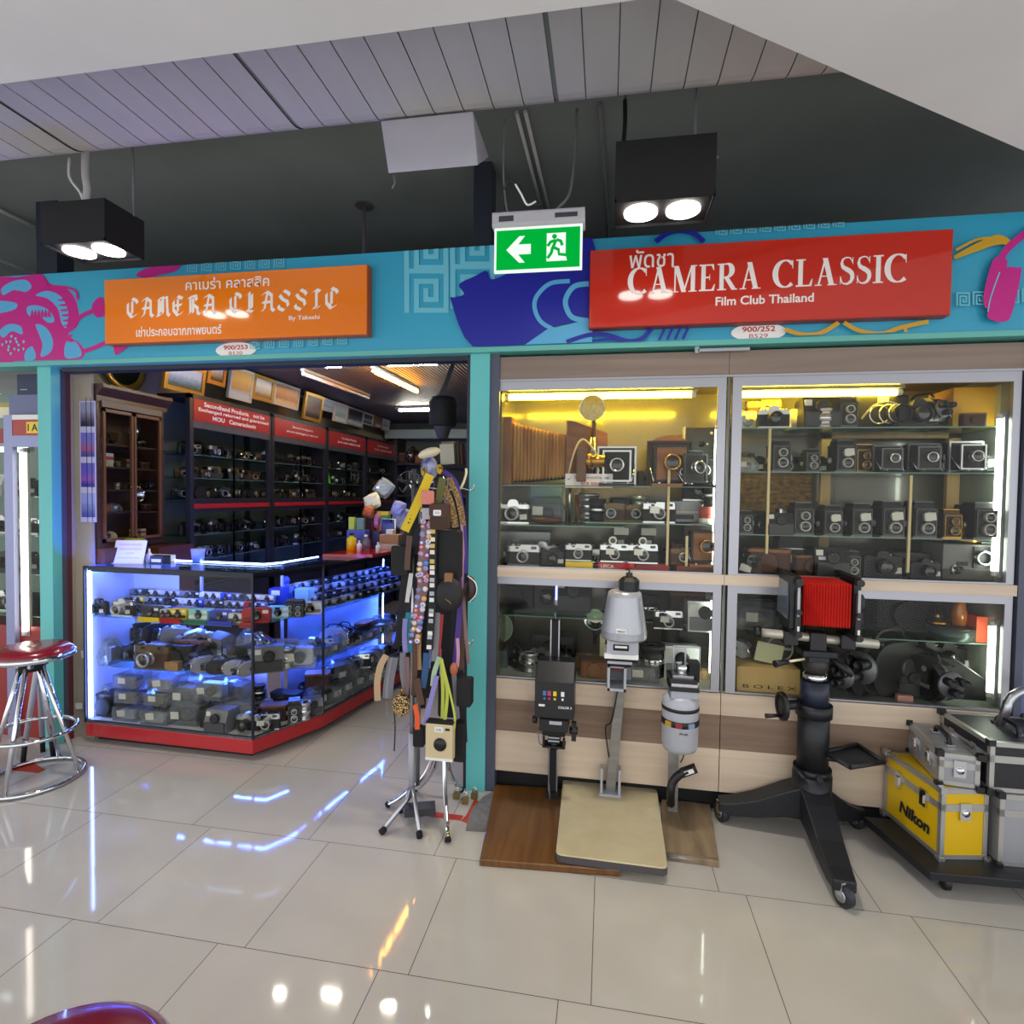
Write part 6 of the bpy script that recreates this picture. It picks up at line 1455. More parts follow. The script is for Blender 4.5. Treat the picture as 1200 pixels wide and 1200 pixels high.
t = thing('wall_shelf', 'black shelf of books on the right wall of the shop', 'shelf', (-.745,3.95,1.80), PI/2); MB().bx(-.3,.5,0,.40,-.02,0,SOFTBLACK).build('board', t, )
for i, (c, h) in enumerate((('c9c2a8',.14),('8a7a58',.16),('b8b4b0',.13),('6a5a48',.17),('c9b7a0',.15),('903a50',.16),('4a4a60',.17),('9a8ab0',.15))):
    b = MB().bx(-.016,.016,-.1,.0,0,h,mat('book cloth %d' % i, c, .6)).build('book'); b.location = (-.78, 3.70+i*.045, 1.80); tag(b, 'book on the right wall shelf, %s from the doorway' % ORD[i], 'book', 'books on the right wall shelf'); b.rotation_euler = (R(-4),0,PI/2)
    b.location.x = -1.13
t = thing('hanging_bag', 'black drum shaped bag hanging under the shop ceiling by the strap rack', 'bag', (P(519,470,3.45).x,3.45,P(519,500,3.45).z))
MB().lathe([(0,0),(.078,.0),(.086,.015),(.088,.15),(.078,.185),(.0,.195)], SOFTBLACK, n=20).build('bag_body', t); MB().ribbon(smooth_pts([(-.03,0,.16),(.03,0,.3),(.10,0,.52)]), .03, BLACK).build('strap', t)
MB().lathe([(0,-.08),(.035,-.07),(.055,-.01),(.058,.0)], mat('grey cloth lining','3c3c40',.8), n=16).build('lower_pouch', t)
# ------------------------------------------------------------------ neighbouring shop at the far left
t = thing('display_case', 'neighbouring glass display case lit by a tall white tube at the left edge', 'display case', (-4.345, 2.95, 0))
LAV = mat('lavender grey frame', '8d92b4', .4, .3)
MB().bx(-.9,.86,.5,.52,0,2.3,mat('pale mint back','83978e',.5)).bx(-.9,.86,0,.5,0,.72,mat('red base board','8e2420',.4)).bx(.85,.865,0,.5,.7,2.3,MATS['pale mint back']).build('carcass', t)
fx = P(17,620,2.95).x+4.345
MB().bx(fx-.035,fx+.03,-.03,.0,.0,2.06,LAV).bx(fx+.03,.88,-.03,.0,1.86,1.93,LAV).bx(fx+.03,.88,-.03,0,2.03,2.06,WHITE).build('frame', t)
MB().bx(-.9,.85,-.008,-.003,.72,1.86,CLEAR).build('pane', t)
mb = MB()
for z in (.78,1.05,1.3,1.55): mb.bx(-.88,.84,.02,.48,z-.006,z,SHELFGL).bx(-.88,.84,.018,.02,z-.006,z,GREENGL)
mb.build('shelf', t)
MB().bx(fx+.032,.88,-.028,-.004,1.931,2.029,mat('red shop header','a83026',.4)).build('header', t)
mb = MB().bx(.76,.90,-.031,-.028,1.945,2.015,YELLOW); fit_text(mb, 'I AM', .77,.89,1.98,.045,INK,-.0316,.02); mb.build('yellow_label', t)
tube_lamp('tall white tube lamp standing at the neighbouring case by the teal pillar', (P(27,600,2.93).x,2.93,P(27,742,2.93).z), (P(27,600,2.93).x,2.93,P(27,528,2.93).z), emit('lit tall tube','fff6e6',9.0), .014, up=(0,1,0))
ctn = tube_lamp('short white tube lamp across the top of the neighbouring case', (-4.0,3.04,P(6,527,3.04).z), (-3.70,3.04,P(6,527,3.04).z), emit('lit cool short tube','dffbff',6.0), .016)
for j, (px, z, kk, w, lab) in enumerate(((36,1.55,'slr_black',26,'camera by the teal pillar on the top neighbouring shelf'),(36,1.3,'range_tag',26,'silver camera by the teal pillar on the second neighbouring shelf'),(37,1.05,'slr_black',28,'dark camera by the teal pillar on the third neighbouring shelf'),(36,.78,'case_black',30,'dark case by the teal pillar on the lowest neighbouring shelf'),
        (6,1.55,'inst_white',24,'pale camera at the picture edge on the top neighbouring shelf'),(6,1.3,'slr_silver',26,'silver camera at the picture edge on the second neighbouring shelf'),(7,1.05,'slr_black',28,'dark camera at the picture edge on the third neighbouring shelf'),(5,.78,'slr_chrome',30,'chrome camera at the picture edge on the lowest neighbouring shelf'))):
    item(kk, px, 3.08, z, w*1.35, lab, py=600)
t = thing('storage_box', 'dark blue carton stacked above the neighbouring case', 'box', (P(33,440,3.0).x,3.06,2.20)); MB().bx(-.085,.1,-.06,.3,0,.13,mat('dark blue carton','28304e',.5)).bx(-.06,-.01,-.061,-.06,.03,.036,LGREY).build('box', t)
t = thing('storage_box', 'slate grey carton under the dark blue one above the neighbouring case', 'box', (P(31,465,3.0).x,3.04,2.062)); MB().bx(-.11,.11,-.06,.3,0,.134,mat('slate carton','6a7090',.5)).build('box', t)
t = thing('storage_box', 'cream and yellow small box at the left edge above neighbouring shelves', 'box', (P(10,455,3.1).x,3.1,2.065)); MB().bx(-.045,.045,-.03,.05,0,.10,CREAMCARD).bx(-.045,.045,-.031,.051,.07,.1,mat('mustard card','b09a4a',.5)).build('box', t)
t = thing('storage_box', 'red toy box at the left edge on the neighbouring case frame', 'box', (P(4,500,3.1).x,3.14,1.87)); MB().bx(-.09,.07,-.03,.05,0,.13,mat('dull red card','9a3a36',.5)).build('box', t)

# ------------------------------------------------------------------ bar stool
def stool(label, c, zs, rs, rb, legs=True):
    t = thing('bar_stool', label, 'stool', (c[0], c[1], 0))
    MB().lathe([(0,zs-.012),(rs*.55,zs-.004),(rs*.85,zs-.012),(rs,zs-.035),(rs,zs-.05),(0,zs-.05)], mat('wine red vinyl','7c0f22',.22,0,.4), n=40).build('seat', t)
    MB().lathe([(rs*1.0,zs-.042),(rs*1.045,zs-.048),(rs*1.045,zs-.066),(rs*1.0,zs-.072),(rs*.6,zs-.078),(0,zs-.078)], CHROME, n=40).build('seat_rim', t)
    if not legs: return t
    MB().bx(-.05,.05,-.05,.05,zs-.12,zs-.078,STEEL).cyl((0,0,zs-.14),(0,0,zs-.078), .06, SOFTBLACK, n=16).build('swivel', t)
    for k in range(4):
        a = R(20+90*k); q = Vector((math.cos(a), math.sin(a), 0))
        MB().tube([q*.05+Vector((0,0,zs-.12)), q*rb+Vector((0,0,.02))], .012, CHROME, 10).build('leg', t)
    ring = lambda r, z: [(r*math.cos(R(i*10)), r*math.sin(R(i*10)), z) for i in range(36)]
    MB().tube(ring(rb*.86,.27), .011, CHROME, 8, closed=True).build('foot_ring', t)
    MB().tube(ring(rb,.013), .012, CHROME, 8, closed=True).build('base_ring', t)
    return t
stool('chrome bar stool with red seat standing before the teal pillar at left', (-3.085,2.525), .748, .185, .225)
stool('chrome rimmed red stool seat close by at the bottom left corner', (-.90,.735), .625, .19, .225)
# folded tripod behind the stool
t = thing('tripod', 'grey folded tripod standing behind the stool', 'tripod', (-3.30,2.74,0))
for a in (10,130,250): MB().tube([(0,0,.60),(.07*math.cos(R(a)),.07*math.sin(R(a)),.10)], .014, LGREY, 8).tube([(.066*math.cos(R(a)),.066*math.sin(R(a)),.14),(.08*math.cos(R(a)),.08*math.sin(R(a)),.0)], .013, SOFTBLACK, 8).build('leg', t)
MB().cyl((0,0,.58),(0,0,.66), .03, SOFTBLACK).build('head', t)
# ------------------------------------------------------------------ strap racks by the doorway pillar
RK = Vector((-.915,2.585,0))
t = thing('strap_rack', 'grey double pole rack hung with camera straps beside the teal pillar', 'rack', tuple(RK))
MB().cyl((-.012,0,.12),(-.012,0,1.72), .012, STEEL).build('pole', t); MB().cyl((.02,.0,.16),(.02,.0,1.68), .011, STEEL).cyl((-.012,0,.14),(-.012,0,.42), .017, LGREY).build('inner_pole', t)
for px, py in ((446,976),(492,981),(468,950)):
    q = F(px, py, .012)-RK
    MB().tube([(-.012,0,.16),(q.x*.25,q.y*.25,.10),(q.x*.92,q.y*.92,.018)], .011, STEEL, 8).build('foot', t); MB().cyl((q.x*.88,q.y*.88,.02),(q.x,q.y,.013), .015, SOFTBLACK).build('rubber_tip', t)
q = F(497,948,.06)-RK
MB().box((q.x*.6,q.y*.6,.05), (.15,.07,.035), DGREY, Tr(q.x*.6,q.y*.6,0) @ Rz(20) @ Tr(-q.x*.6,-q.y*.6,0)).build('counterweight', t)
for a in range(8):
    MB().tube([(0,0,1.64),(.08*math.cos(R(a*45)),.05*math.sin(R(a*45)),1.66),(.09*math.cos(R(a*45)),.06*math.sin(R(a*45)),1.69)], .004, BLACK, 6).build('hook', t)
RB = Vector((-.80,2.70,0))
t = thing('strap_rack', 'chrome rack with curved legs standing behind the hanging box camera', 'rack', tuple(RB))
MB().cyl((0,0,.36),(0,0,1.7), .013, CHROME).build('pole', t)
for px, py in ((525,986),(453,944),(541,926),(486,925)):
    q = F(px, py, .012)-RB
    MB().tube(smooth_pts([(0,0,.5),(q.x*.1,q.y*.1,.34),(q.x*.32,q.y*.32,.17),(q.x*.72,q.y*.72,.06),(q.x,q.y,.014)]), .012, CHROME, 10).build('leg', t); MB().cyl((q.x*.96,q.y*.96,.02),(q.x*1.0,q.y*1.0,.012), .015, SOFTBLACK).build('rubber_tip', t)
for sx_, z in ((-1,1.62),(1,1.62),(-1,1.1),(1,1.1),(1,.86),(-1,.86)):
    MB().tube(smooth_pts([(0,0,z),(sx_*.09,-.03,z+.01),(sx_*.15,-.06,z+.0),(sx_*.165,-.07,z+.03)]), .005, CHROME, 6).build('hook', t)
MB().tube(smooth_pts([P(533,578,2.62)-RB,P(541,570,2.6)-RB,P(546,556,2.6)-RB,P(546,549,2.6)-RB]), .006, CREAMCARD, 6).build('white_hook', t)
C_ = {'y':mat('yellow webbing','d9b810',.6),'k':mat('black webbing','17171b',.7),'b':mat('blue webbing','2b3c8c',.6),'p':mat('purple webbing','4a2f86',.6),'pk':mat('pink webbing','b98aa4',.6),'br':mat('brown strap leather','4e3020',.5),
      't':noisy('patterned webbing','6a4a2c','a8884a',(80,80,160),.6,2,0,0,.45,.55),'g':mat('grey webbing','77767c',.7),'o':mat('olive webbing','5a5a2a',.7),'r':mat('red webbing','9a1f22',.6),'w':mat('white webbing','cfcac8',.6),'tl':mat('teal webbing','1f8a9a',.6),
      'or':mat('orange webbing','e0561c',.5),'lg':mat('lime cord','b9c24a',.6),'mn':mat('pale mint cord','a9c4a4',.6),'lv':mat('lavender webbing','8d86c4',.6),'dn':mat('denim webbing','2f5580',.7),'tan':mat('tan strap leather','a07a52',.5),'ow':mat('rose brown strap','7a5a56',.6)}
def strap(label, pts, wpx, c, Y=2.52, th=.002, parts=None, name='camera_strap'):
    """strap hanging through picture columns at depth Y (or a list of depths)"""
    Ys = Y if isinstance(Y, (list, tuple)) else [Y]*len(pts)
    W = [P(p[0], p[1], y) for p, y in zip(pts, Ys)]; o = W[0]
    t = thing(name, label, 'strap', tuple(o)); sp = smooth_pts([p-o for p in W], 5)
    MB().ribbon(sp, wpx*Ys[0]/FPX, C_[c], (1,.25,0), th).build('webbing', t)
    return t, o
G = 'straps'
t, o = strap('bright yellow strap with black print crossing the top of the strap rack', [(504,556),(490,588),(474,622)], 11, 'y', 2.46)
mb = MB()
for i in range(3):
    q = P(478.5-i*.0+1.4*i, 613-4.5*i, 2.4585)-o; mb.poly([(q.x-.006,q.y,q.z-.003),(q.x+.006,q.y,q.z-.001),(q.x+.006,q.y,q.z+.006),(q.x-.006,q.y,q.z+.004)], INK)
mb.build('print', t)
strap('olive strap holding the brown pouch', [(519,560),(516,575),(513,594)], 9, 'o', 2.45)
strap('black strap from the rack top to the left black pouch', [(500,560),(478,625),(466,650)], 10, 'k', 2.5)
strap('brown leather strap with two buckles over the left black pouch', [(480,628),(478,650),(477,668)], 7, 'br', 2.44)
strap('purple strap on the pillar side of the rack, upper', [(520,552),(533,565),(541,595),(545,640),(545,672)], 6, 'p', 2.56)
strap('purple blue strap on the pillar side of the rack, lower', [(541,655),(540,700),(536,750),(532,790)], 7, 'p', 2.55)
strap('brown patterned strap, inner one of the patterned pair near the pillar', [(520,570),(529,592),(534,618)], 8, 't', 2.5)
strap('brown patterned strap, outer one of the patterned pair near the pillar', [(526,560),(537,585),(543,616)], 7, 't', 2.55)
strap('pale pink strap beside the purple one at pillar side', [(541,615),(543,645),(542,668),(543,700)], 3, 'pk', 2.54)
strap('white and red woven strap hanging lowest at pillar side', [(543,690),(545,730),(549,778)], 4, 'ow', 2.53)
strap('rose brown strap behind the white and red woven strap', [(540,700),(541,740),(541,785)], 6, 'br', 2.57)
strap('pale rose strap right of the denim tail', [(536,748),(537,765),(536,782)], 4, 'pk', 2.5)
strap('long black strap down the middle of the rack', [(512,620),(515,680),(512,740),(509,800)], 11, 'k', 2.56)
strap('long black strap behind the badge straps', [(495,600),(492,660),(486,720),(478,800)], 14, 'k', 2.58)
strap('black strap right of the round pouch', [(532,610),(538,650),(534,700),(530,800)], 10, 'k', 2.6)
strap('teal patterned strap at lower left of the badges', [(480,718),(479,745),(481,764)], 9, 'tl', 2.5)
strap('pink striped strap left of the teal strap', [(475,725),(474,745),(475,765)], 6, 'lv', 2.49)
strap('tan leather strap end under the badges', [(490,742),(489,765),(490,785)], 9, 'tan', 2.47)
strap('brown leather strap hanging below the tan one', [(486,748),(486,790),(484,815)], 6, 'br', 2.46)
strap('denim blue strap tail at the rack middle', [(500,765),(498,790),(495,806)], 8, 'dn', 2.47)
strap('grey rose strap right of the white squared strap', [(512,718),(511,745),(509,775)], 8, 'g', 2.46)
strap('red strap narrow beside the grey rose one', [(518,720),(516,745),(514,770)], 4, 'r', 2.47)
strap('grey strap hanging at the left of the rack below the badges', [(472,765),(472,790),(476,812)], 7, 'g', 2.46)
strap('rosy grey strap next to the grey one above the leopard ball', [(477,770),(478,795),(476,815)], 5, 'ow', 2.45)
strap('orange strap end near the leopard ball', [(486,826),(489,840),(489,855)], 6, 'or', 2.44)
strap('lavender strap slanting to the box camera', [(512,792),(505,820),(498,850)], 6, 'lv', 2.45)
strap('lime yellow cord bundle above the box camera, left one', [(517,772),(519,810),(518,848)], 4, 'lg', 2.45)
strap('lime yellow cord bundle above the box camera, right one', [(517,772),(524,810),(521,846)], 4, 'lg', 2.44)
strap('pale mint cord fan left of the lime cords', [(515,770),(509,788),(507,804)], 6, 'mn', 2.46)
strap('cream cord loop running to the box camera corner', [(518,775),(528,815),(533,842),(531,864)], 2.5, 'lg', 2.43)
strap('grey cord bundle right of the box camera cords', [(532,790),(534,815),(536,842)], 6, 'g', 2.5)
strap('brown knotted leather straps at the rack middle', [(488,795),(491,812),(494,826)], 8, 'br', 2.45)
strap('thin dark cord hanging low at the left', [(461,826),(463,850),(462,880)], 1.6, 'k', 2.47)
strap('lavender thin cord loop left of the leopard ball', [(453,822),(455,842),(464,848),(470,835)], 1.5, 'g', 2.47)
strap('white strap edge left of the badge straps', [(482,672),(479,690),(477,706)], 5, 'w', 2.47)
for pts, w_, lab in (([(476,660),(472,700),(468,745),(463,760)],9,'black webbing tail at the counter side below the soft pouch'),([(520,620),(522,680),(520,760)],16,'broad black strap behind the round pouch'),([(500,690),(497,760),(493,830)],12,'broad black strap behind the lower badges'),
        ([(523,730),(524,780),(526,835)],13,'broad black strap behind the copper charm'),([(538,780),(541,820),(543,870)],10,'black strap below the brown straps beside the pillar'),([(484,770),(481,800),(480,830)],8,'black strap between the grey straps and leather straps')): strap(lab, pts, w_, 'k', 2.6)
# badge straps
BADGE = [mat('badge %d' % i, h, .25, 0, .4) for i, h in enumerate(('c9cbd8','d8d0d4','6a6ac0','a06ab0','d0b060','c05a48','4a86c8','e0dcd6','d890a8','8a8ad0'))]
def badge_strap(label, pts, wpx, c, rows, cols, kind='badge', cset=None, Y=2.44, r=.0135):
    t, o = strap(label, pts, wpx, c, Y)
    sp = smooth_pts([(p[0],p[1],0) for p in pts], 8); k = len(sp)
    for i in range(rows):
        p = sp[int((i+.5)/rows*(k-1))]
        for j in range(cols):
            q = P(p.x+(j-(cols-1)/2)*7.0+((i*3+j) % 3-1)*.5, p.y+((i+2*j) % 3-1), Y-.0025)-o
            mm = (cset or BADGE)[(i*3+j*5) % len(cset or BADGE)]; mb = MB()
            if kind == 'badge': mb.lathe([(0,.005),(r*.6,.004),(r,.0),(r*.98,-.002),(0,-.002)], mm, tuple(q), 'y', 14).lathe([(0,.0055),(r*.45,.0048)], BADGE[(i+j*2+3) % 10], tuple(q), 'y', 10)
            else: mb.box(tuple(q), (.022,.003,.019), mm)
            mb.build(kind, t)
badge_strap('strap covered with round pin badges, upper left column', [(500,612),(498,640),(494,678)], 13, 'ow', 10, 2)
badge_strap('strap covered with round pin badges, middle column of the rack', [(497,674),(492,710),(488,738)], 13, 'ow', 9, 2)
badge_strap('strap covered with round pin badges, lowest column with pink ones', [(489,722),(487,738),(485,755)], 13, 'br', 5, 2)
badge_strap('dark strap with gold coloured clips at the rack middle', [(508,622),(507,645),(507,668)], 9, 'k', 6, 1, 'clip', [mat('gold clip','c0a45a',.4,.3),CREAMCARD])
badge_strap('dark strap with white square clips at the rack middle', [(507,672),(506,715),(503,762)], 9, 'k', 11, 1, 'clip', [WHITE,mat('silver clip','aab0b8',.4)])
# bags, caps and pouches on the racks
def soft(name, label, cat, px, py, Y, w, h, d, m, shape='box', **kw):
    q = P(px, py, Y); t = thing(name, label, cat, tuple(q)); a, b = w*Y/FPX/2, h*Y/FPX/2
    if shape == 'box': MB().rbox((0,0,0), (2*a,d,2*b), min(a,b)*.3, m, 'y').build('pouch_body', t, bevel=.004)
    else: MB().ball((0,0,0), 1.0, m, (a,d/2,b), 18, 12).build('pouch_body', t)
    return t, a, b
t, a, b = soft('camera_pouch', 'brown camera pouch with white label hanging from the olive strap', 'pouch', 516, 605, 2.42, 22, 32, .06, mat('umber nylon','3f2a20',.8))
MB().rbox((0,-.032,b*.45), (2*a*1.02,.008,b*1.0), .012, mat('umber flap','4a3226',.8), 'y').build('flap', t); mb = MB().rbox((-.003,-.038,b*.28), (.036,.003,.026), .005, WHITE, 'y'); fit_text(mb, '350', -.014,.009,b*.28,.011,INKBLUE,-.0398); mb.build('label', t)
soft('badge_packet', 'salmon pink packet hanging near the top of the rack', 'packet', 501, 583, 2.42, 17, 17, .01, mat('salmon card','d07a66',.5)); soft('badge_packet', 'grey white packet below the salmon one', 'packet', 501, 602, 2.43, 14, 14, .01, mat('dove card','b0aab4',.5))
t, a, b = soft('camera_pouch', 'black soft pouch hanging at the counter side of the rack', 'pouch', 471, 656, 2.5, 22, 36, .07, SOFTBLACK)
t, a, b = soft('camera_pouch', 'black zipped pouch behind the yellow strap', 'pouch', 487, 632, 2.54, 18, 38, .06, mat('blue black nylon','14161f',.7))
t, a, b = soft('round_pouch', 'large round black leather pouch at the rack middle', 'pouch', 527, 697, 2.42, 34, 42, .07, LEATHER, 'ball'); MB().tube([(-.01,-.036,-.01),(.02,-.034,-.035)], .002, BRASS, 6).build('zip_pull', t); MB().bx(-.02,.015,-.02,.0,.06,.1,TANL).build('tan_tab', t)
t, a, b = soft('camera_pouch', 'black drawstring bag above the round pouch', 'pouch', 528, 650, 2.5, 26, 60, .07, SOFTBLACK)
t, a, b = soft('lens_pouch', 'brown black pouch with white piping hanging against the teal pillar', 'pouch', 551, 690, 2.52, 16, 32, .04, mat('mahogany leather','2a1616',.4), 'ball'); MB().tube(smooth_pts([(-.01,-.012,.062),(.028,-.012,.03),(.032,-.012,-.02),(.0,-.012,-.06)]), .003, WHITE, 6).build('piping', t)
t, a, b = soft('camera_pouch', 'black pouch hanging low against the teal pillar', 'pouch', 545, 810, 2.5, 18, 34, .06, SOFTBLACK); t, a, b = soft('camera_pouch', 'black long pouch beside the box camera', 'pouch', 539, 868, 2.5, 13, 48, .05, SOFTBLACK)
t, a, b = soft('camera_pouch', 'dark pouch behind the left edge of the box camera', 'pouch', 492, 862, 2.52, 14, 24, .05, SOFTBLACK); t, a, b = soft('camera_pouch', 'dark brown pouch over the rack pole above box camera', 'pouch', 497, 800, 2.56, 26, 34, .05, mat('dark umber nylon','201612',.8)); t, a, b = soft('camera_pouch', 'dark pouch behind the lime cords', 'pouch', 525, 815, 2.58, 22, 50, .05, SOFTBLACK)
t, a, b = soft('copper_charm', 'copper brown knot charm on the lower right of the rack', 'charm', 532, 784, 2.44, 10, 16, .03, mat('copper leather','a0583a',.4), 'ball')
q = P(470,826,2.43); t = thing('leopard_ball', 'leopard print ball purse hanging low on the rack', 'purse', tuple(q))
def leopard():
    M = mat('leopard cloth', 'c9a25e', .7); nt = M.node_tree; N = nt.nodes.new; L = nt.links.new; b = nt.nodes['Principled BSDF']; tc = N('ShaderNodeTexCoord'); vo = N('ShaderNodeTexVoronoi'); vo.feature = 'DISTANCE_TO_EDGE'; vo.inputs['Scale'].default_value = 95
    rp = N('ShaderNodeValToRGB'); rp.color_ramp.interpolation = 'CONSTANT'; e = rp.color_ramp.elements; e[0].position = 0; e[0].color = lin('17100a'); e[1].position = .13; e[1].color = lin('cfa968'); L(tc.outputs['Object'], vo.inputs['Vector']); L(vo.outputs['Distance'], rp.inputs[0]); L(rp.outputs[0], b.inputs['Base Color']); return M
MB().ball((0,0,0), .042, leopard(), (1,.6,1.3), 20, 14).build('purse_body', t); MB().tube([(0,0,.05),(.005,0,.08)], .004, BRASS, 6).build('loop', t)
q = P(455,795,2.45); t = thing('cap', 'grey cap with tan sweatband hanging at the left of the rack', 'cap', tuple(q))
MB().ribbon(smooth_pts([(-.01,0,.11),(-.035,-.01,.06),(-.05,-.01,-.02),(-.052,0,-.11)]), .03, mat('tan sweatband','b79a78',.7), (1,.4,0), .004).build('sweatband', t)
for i in range(3): MB().ribbon(smooth_pts([(.012+i*.012,0,.10),(-.005+i*.012,.01,.03),(-.015+i*.012,.01,-.04),(-.022+i*.014,.015,-.1)]), .024, C_['g'] if i % 2 == 0 else mat('light grey cloth','8e8e94',.8), (1,.5,0), .006).build('panel', t)
q = P(503,531,2.5); t = thing('cap', 'cream white cap lying on top of the strap rack', 'cap', tuple(q)); MB().ball((0,0,0), .055, mat('cream cloth','d6cdb0',.8), (1,.8,.42), 18, 8, M=Ry(-18)).build('crown', t)
t2, a, b = soft('scarf', 'blue and white bandana bunched under the cream cap', 'scarf', 503, 549, 2.5, 22, 30, .05, noisy('blue white cloth','22306e','a8acc8',(22,22,22),.7,2), 'ball')
for px, py, lab in ((515,550,'yellow checked knot at the right of the bandana'),(496,552,'yellow tag at the left of the bandana')): soft('knot', lab, 'knot', px, py, 2.46, 9 if px > 500 else 5, 12, .03, noisy('yellow checked cloth','c8a020','1d1a14',(70,70,70),.6,1), 'ball')
# hanging cardboard box camera
q = P(514.5,870,2.40); t = thing('toy_camera', 'cream box camera with round black lens hanging from the lime cords', 'camera', tuple(q))
MB().rbox((0,.02,0), (.128,.045,.168), .006, mat('cream painted tin','cdbb92',.45), 'y').build('body', t, bevel=.003); MB().lathe([(0,0),(.03,0),(.03,.004),(0,.005)], BLACK, (.006,-.003,-.008), 'y', 26).build('lens', t)
mb = MB().rbox((.0,-.0045,.06), (.04,.003,.022), .003, WHITE, 'y'); fit_text(mb, '500', -.014,.012,.06,.012,INKBLUE,-.0064); mb.build('price_label', t); MB().bx(.03,.05,-.005,-.002,.058,.068,BLACK).build('viewfinder', t); MB().bx(-.064,.064,-.004,.0,-.084,-.072,WHITE).build('lower_strip', t); MB().bx(-.064,.064,-.001,.05,.084,.09,SOFTBLACK).build('top_strap', t)
# ------------------------------------------------------------------ little things on the floor by the pillar
BRP = mat('aged brass','8c7a4c',.35,.8)
for px, py, lab in ((535,936,'brass padlock at the pillar foot, first of three'),(545,942,'brass padlock at the pillar foot, front one of three'),(556,936,'brass padlock at the pillar foot, next to the grey mat')):
    q = F(px, py, 0); t = thing('padlock', lab, 'padlock', (q.x, q.y, 0), group='padlocks at the pillar foot'); MB().rbox((0,0,.018), (.034,.018,.036), .005, BRP, 'y').build('body', t)
    MB().tube(smooth_pts([(-.011,0,.034),(-.011,0,.05),(0,0,.062),(.011,0,.05),(.011,0,.034)]), .0035, CHROME, 6).build('shackle', t)
TAPE = mat('red floor tape', 'b8361f', .5)
def tape(lab, polys):
    mb = MB()
    for pl in polys: mb.prism([tuple(F(x,y,0))[:2] for x, y in pl], .0005, .0016, TAPE)
    o = mb.build('floor_tape'); tag(o, lab, 'tape')
tape('red tape corner mark on the floor beside the pillar', [[(502,957),(540,962),(543,956),(504,951)], [(540,962),(549,966),(563,940),(556,937),(546,956)]])
tape('red tape corner mark on the floor behind the stool', [[(12,897),(40,895),(53,902),(45,906),(14,903)]])
t = MB().prism([tuple(F(x,y,0))[:2] for x, y in ((546,974),(553,952),(566,938),(577,932),(581,976))], .001, .02, noisy('grey rubber','6c6a68','7c7a78',(30,30,30),.9)).build('rubber_mat'); tag(t, 'grey rubber mat corner poking out beside the brown board', 'mat')
# ------------------------------------------------------------------ three enlargers
BOARDB = noisy('varnished brown board', '5f3c17', '724a20', (30,2,2), .35, 4, .4, coat=.2); BOARDC = noisy('cream laminate board', 'bcae8a', 'c6ba96', (9,9,9), .45); BOARDW = noisy('worn plywood', '72604a', '988262', (14,3,3), .6, 6, .6)
def quad_board(mb, pts, z0, z1, m): mb.prism([(p[0],p[1]) for p in pts], z0, z1, m); return mb
def rel(pts, o): return [(p[0]-o[0], p[1]-o[1]) for p in pts]
# first: colour head enlarger on the brown board
o = Vector((-.245,2.80,0)); t = thing('enlarger', 'black colour head enlarger standing on a varnished brown board', 'enlarger', tuple(o))
b1 = [tuple(F(x,y,.03))[:2] for x, y in ((562,1007),(727,1020),(702,926),(580,919))]
quad_board(MB(), rel(b1,o), .0, .03, BOARDB).build('baseboard', t, bevel=.004)
c = P(648,905,2.85)-o; top = P(648,726,c.y+o.y).z; cx, cy = c.x, c.y
MB().bx(cx-.024,cx-.018,cy-.012,cy+.012,.03,top,STEEL).bx(cx+.018,cx+.024,cy-.012,cy+.012,.03,top,STEEL).bx(cx-.018,cx+.018,cy-.010,cy+.012,.03,top-.004,SOFTBLACK).cyl((cx,cy,top),(cx,cy,top+.035), .002, STEEL, n=6).build('column', t)
MB().bx(cx-.035,cx+.035,cy-.03,cy+.03,.03,.06,BLACK).build('column_foot', t)
Yh = 2.70; hx = P(650,820,Yh).x-o.x; hy = Yh-o.y; z0 = P(650,840,Yh).z; z1 = P(650,797,Yh).z; z2 = P(650,773,Yh+.08).z
w = 23*Yh/FPX
HB = mat('black enamel', '17161a', .35)
mb = MB().prism([(hy-.03,z0),(hy-.03,z1),(hy+.05,z2),(hy+.14,z2),(hy+.14,z0)], hx-w, hx+w, HB, 'x'); mb.build('lamp_head', t, bevel=.004)
for i, (px, m_) in enumerate(((639,mat('cyan key','3f78b8',.4)),(644.5,mat('magenta key','c03a6a',.4)),(651,YELLOW),(660,WHITE))):
    x = P(px,808,Yh).x-o.x; mb = MB().bx(x-.008,x+.008,hy-.034,hy-.03,z0+.115,z0+.137,m_).bx(x-.005,x+.005,hy-.034,hy-.03,z0+.095,z0+.105,m_); mb.build('filter_key', t)
mb = MB().bx(hx-.075,hx-.045,hy-.033,hy-.03,z0+.06,z0+.07,WHITE); fit_text(mb, 'COLOR 3', hx+.02,hx+.085,z0+.06,.012,WHITE,hy-.0308,.02); mb.build('head_lettering', t)
MB().bx(hx-.07,hx+.07,hy-.045,hy+.1,z0-.055,z0,BLACK).bx(hx-.02,hx+.04,hy-.048,hy-.045,z0-.02,z0-.004,LGREY).bx(hx-.055,hx+.055,hy-.03,hy+.09,z0-.085,z0-.055,SOFTBLACK).build('negative_stage', t)
bl = MB()
for i in range(5): bl.bx(hx-.03+.002*(i % 2),hx+.03-.002*(i % 2),hy-.02,hy+.05,z0-.125+.008*i,z0-.118+.008*i,LGREY if i % 2 else SOFTBLACK)
bl.build('bellows', t); MB().cyl((hx,hy+.015,z0-.165),(hx,hy+.015,z0-.125), .022, BLACK).bx(hx-.055,hx+.055,hy-.02,hy+.05,z0-.15,z0-.14,BLACK).bx(hx-.055,hx-.045,hy-.02,hy,z0-.15,z0-.1,BLACK).bx(hx+.045,hx+.055,hy-.02,hy,z0-.15,z0-.1,BLACK).build('lens_stage', t)
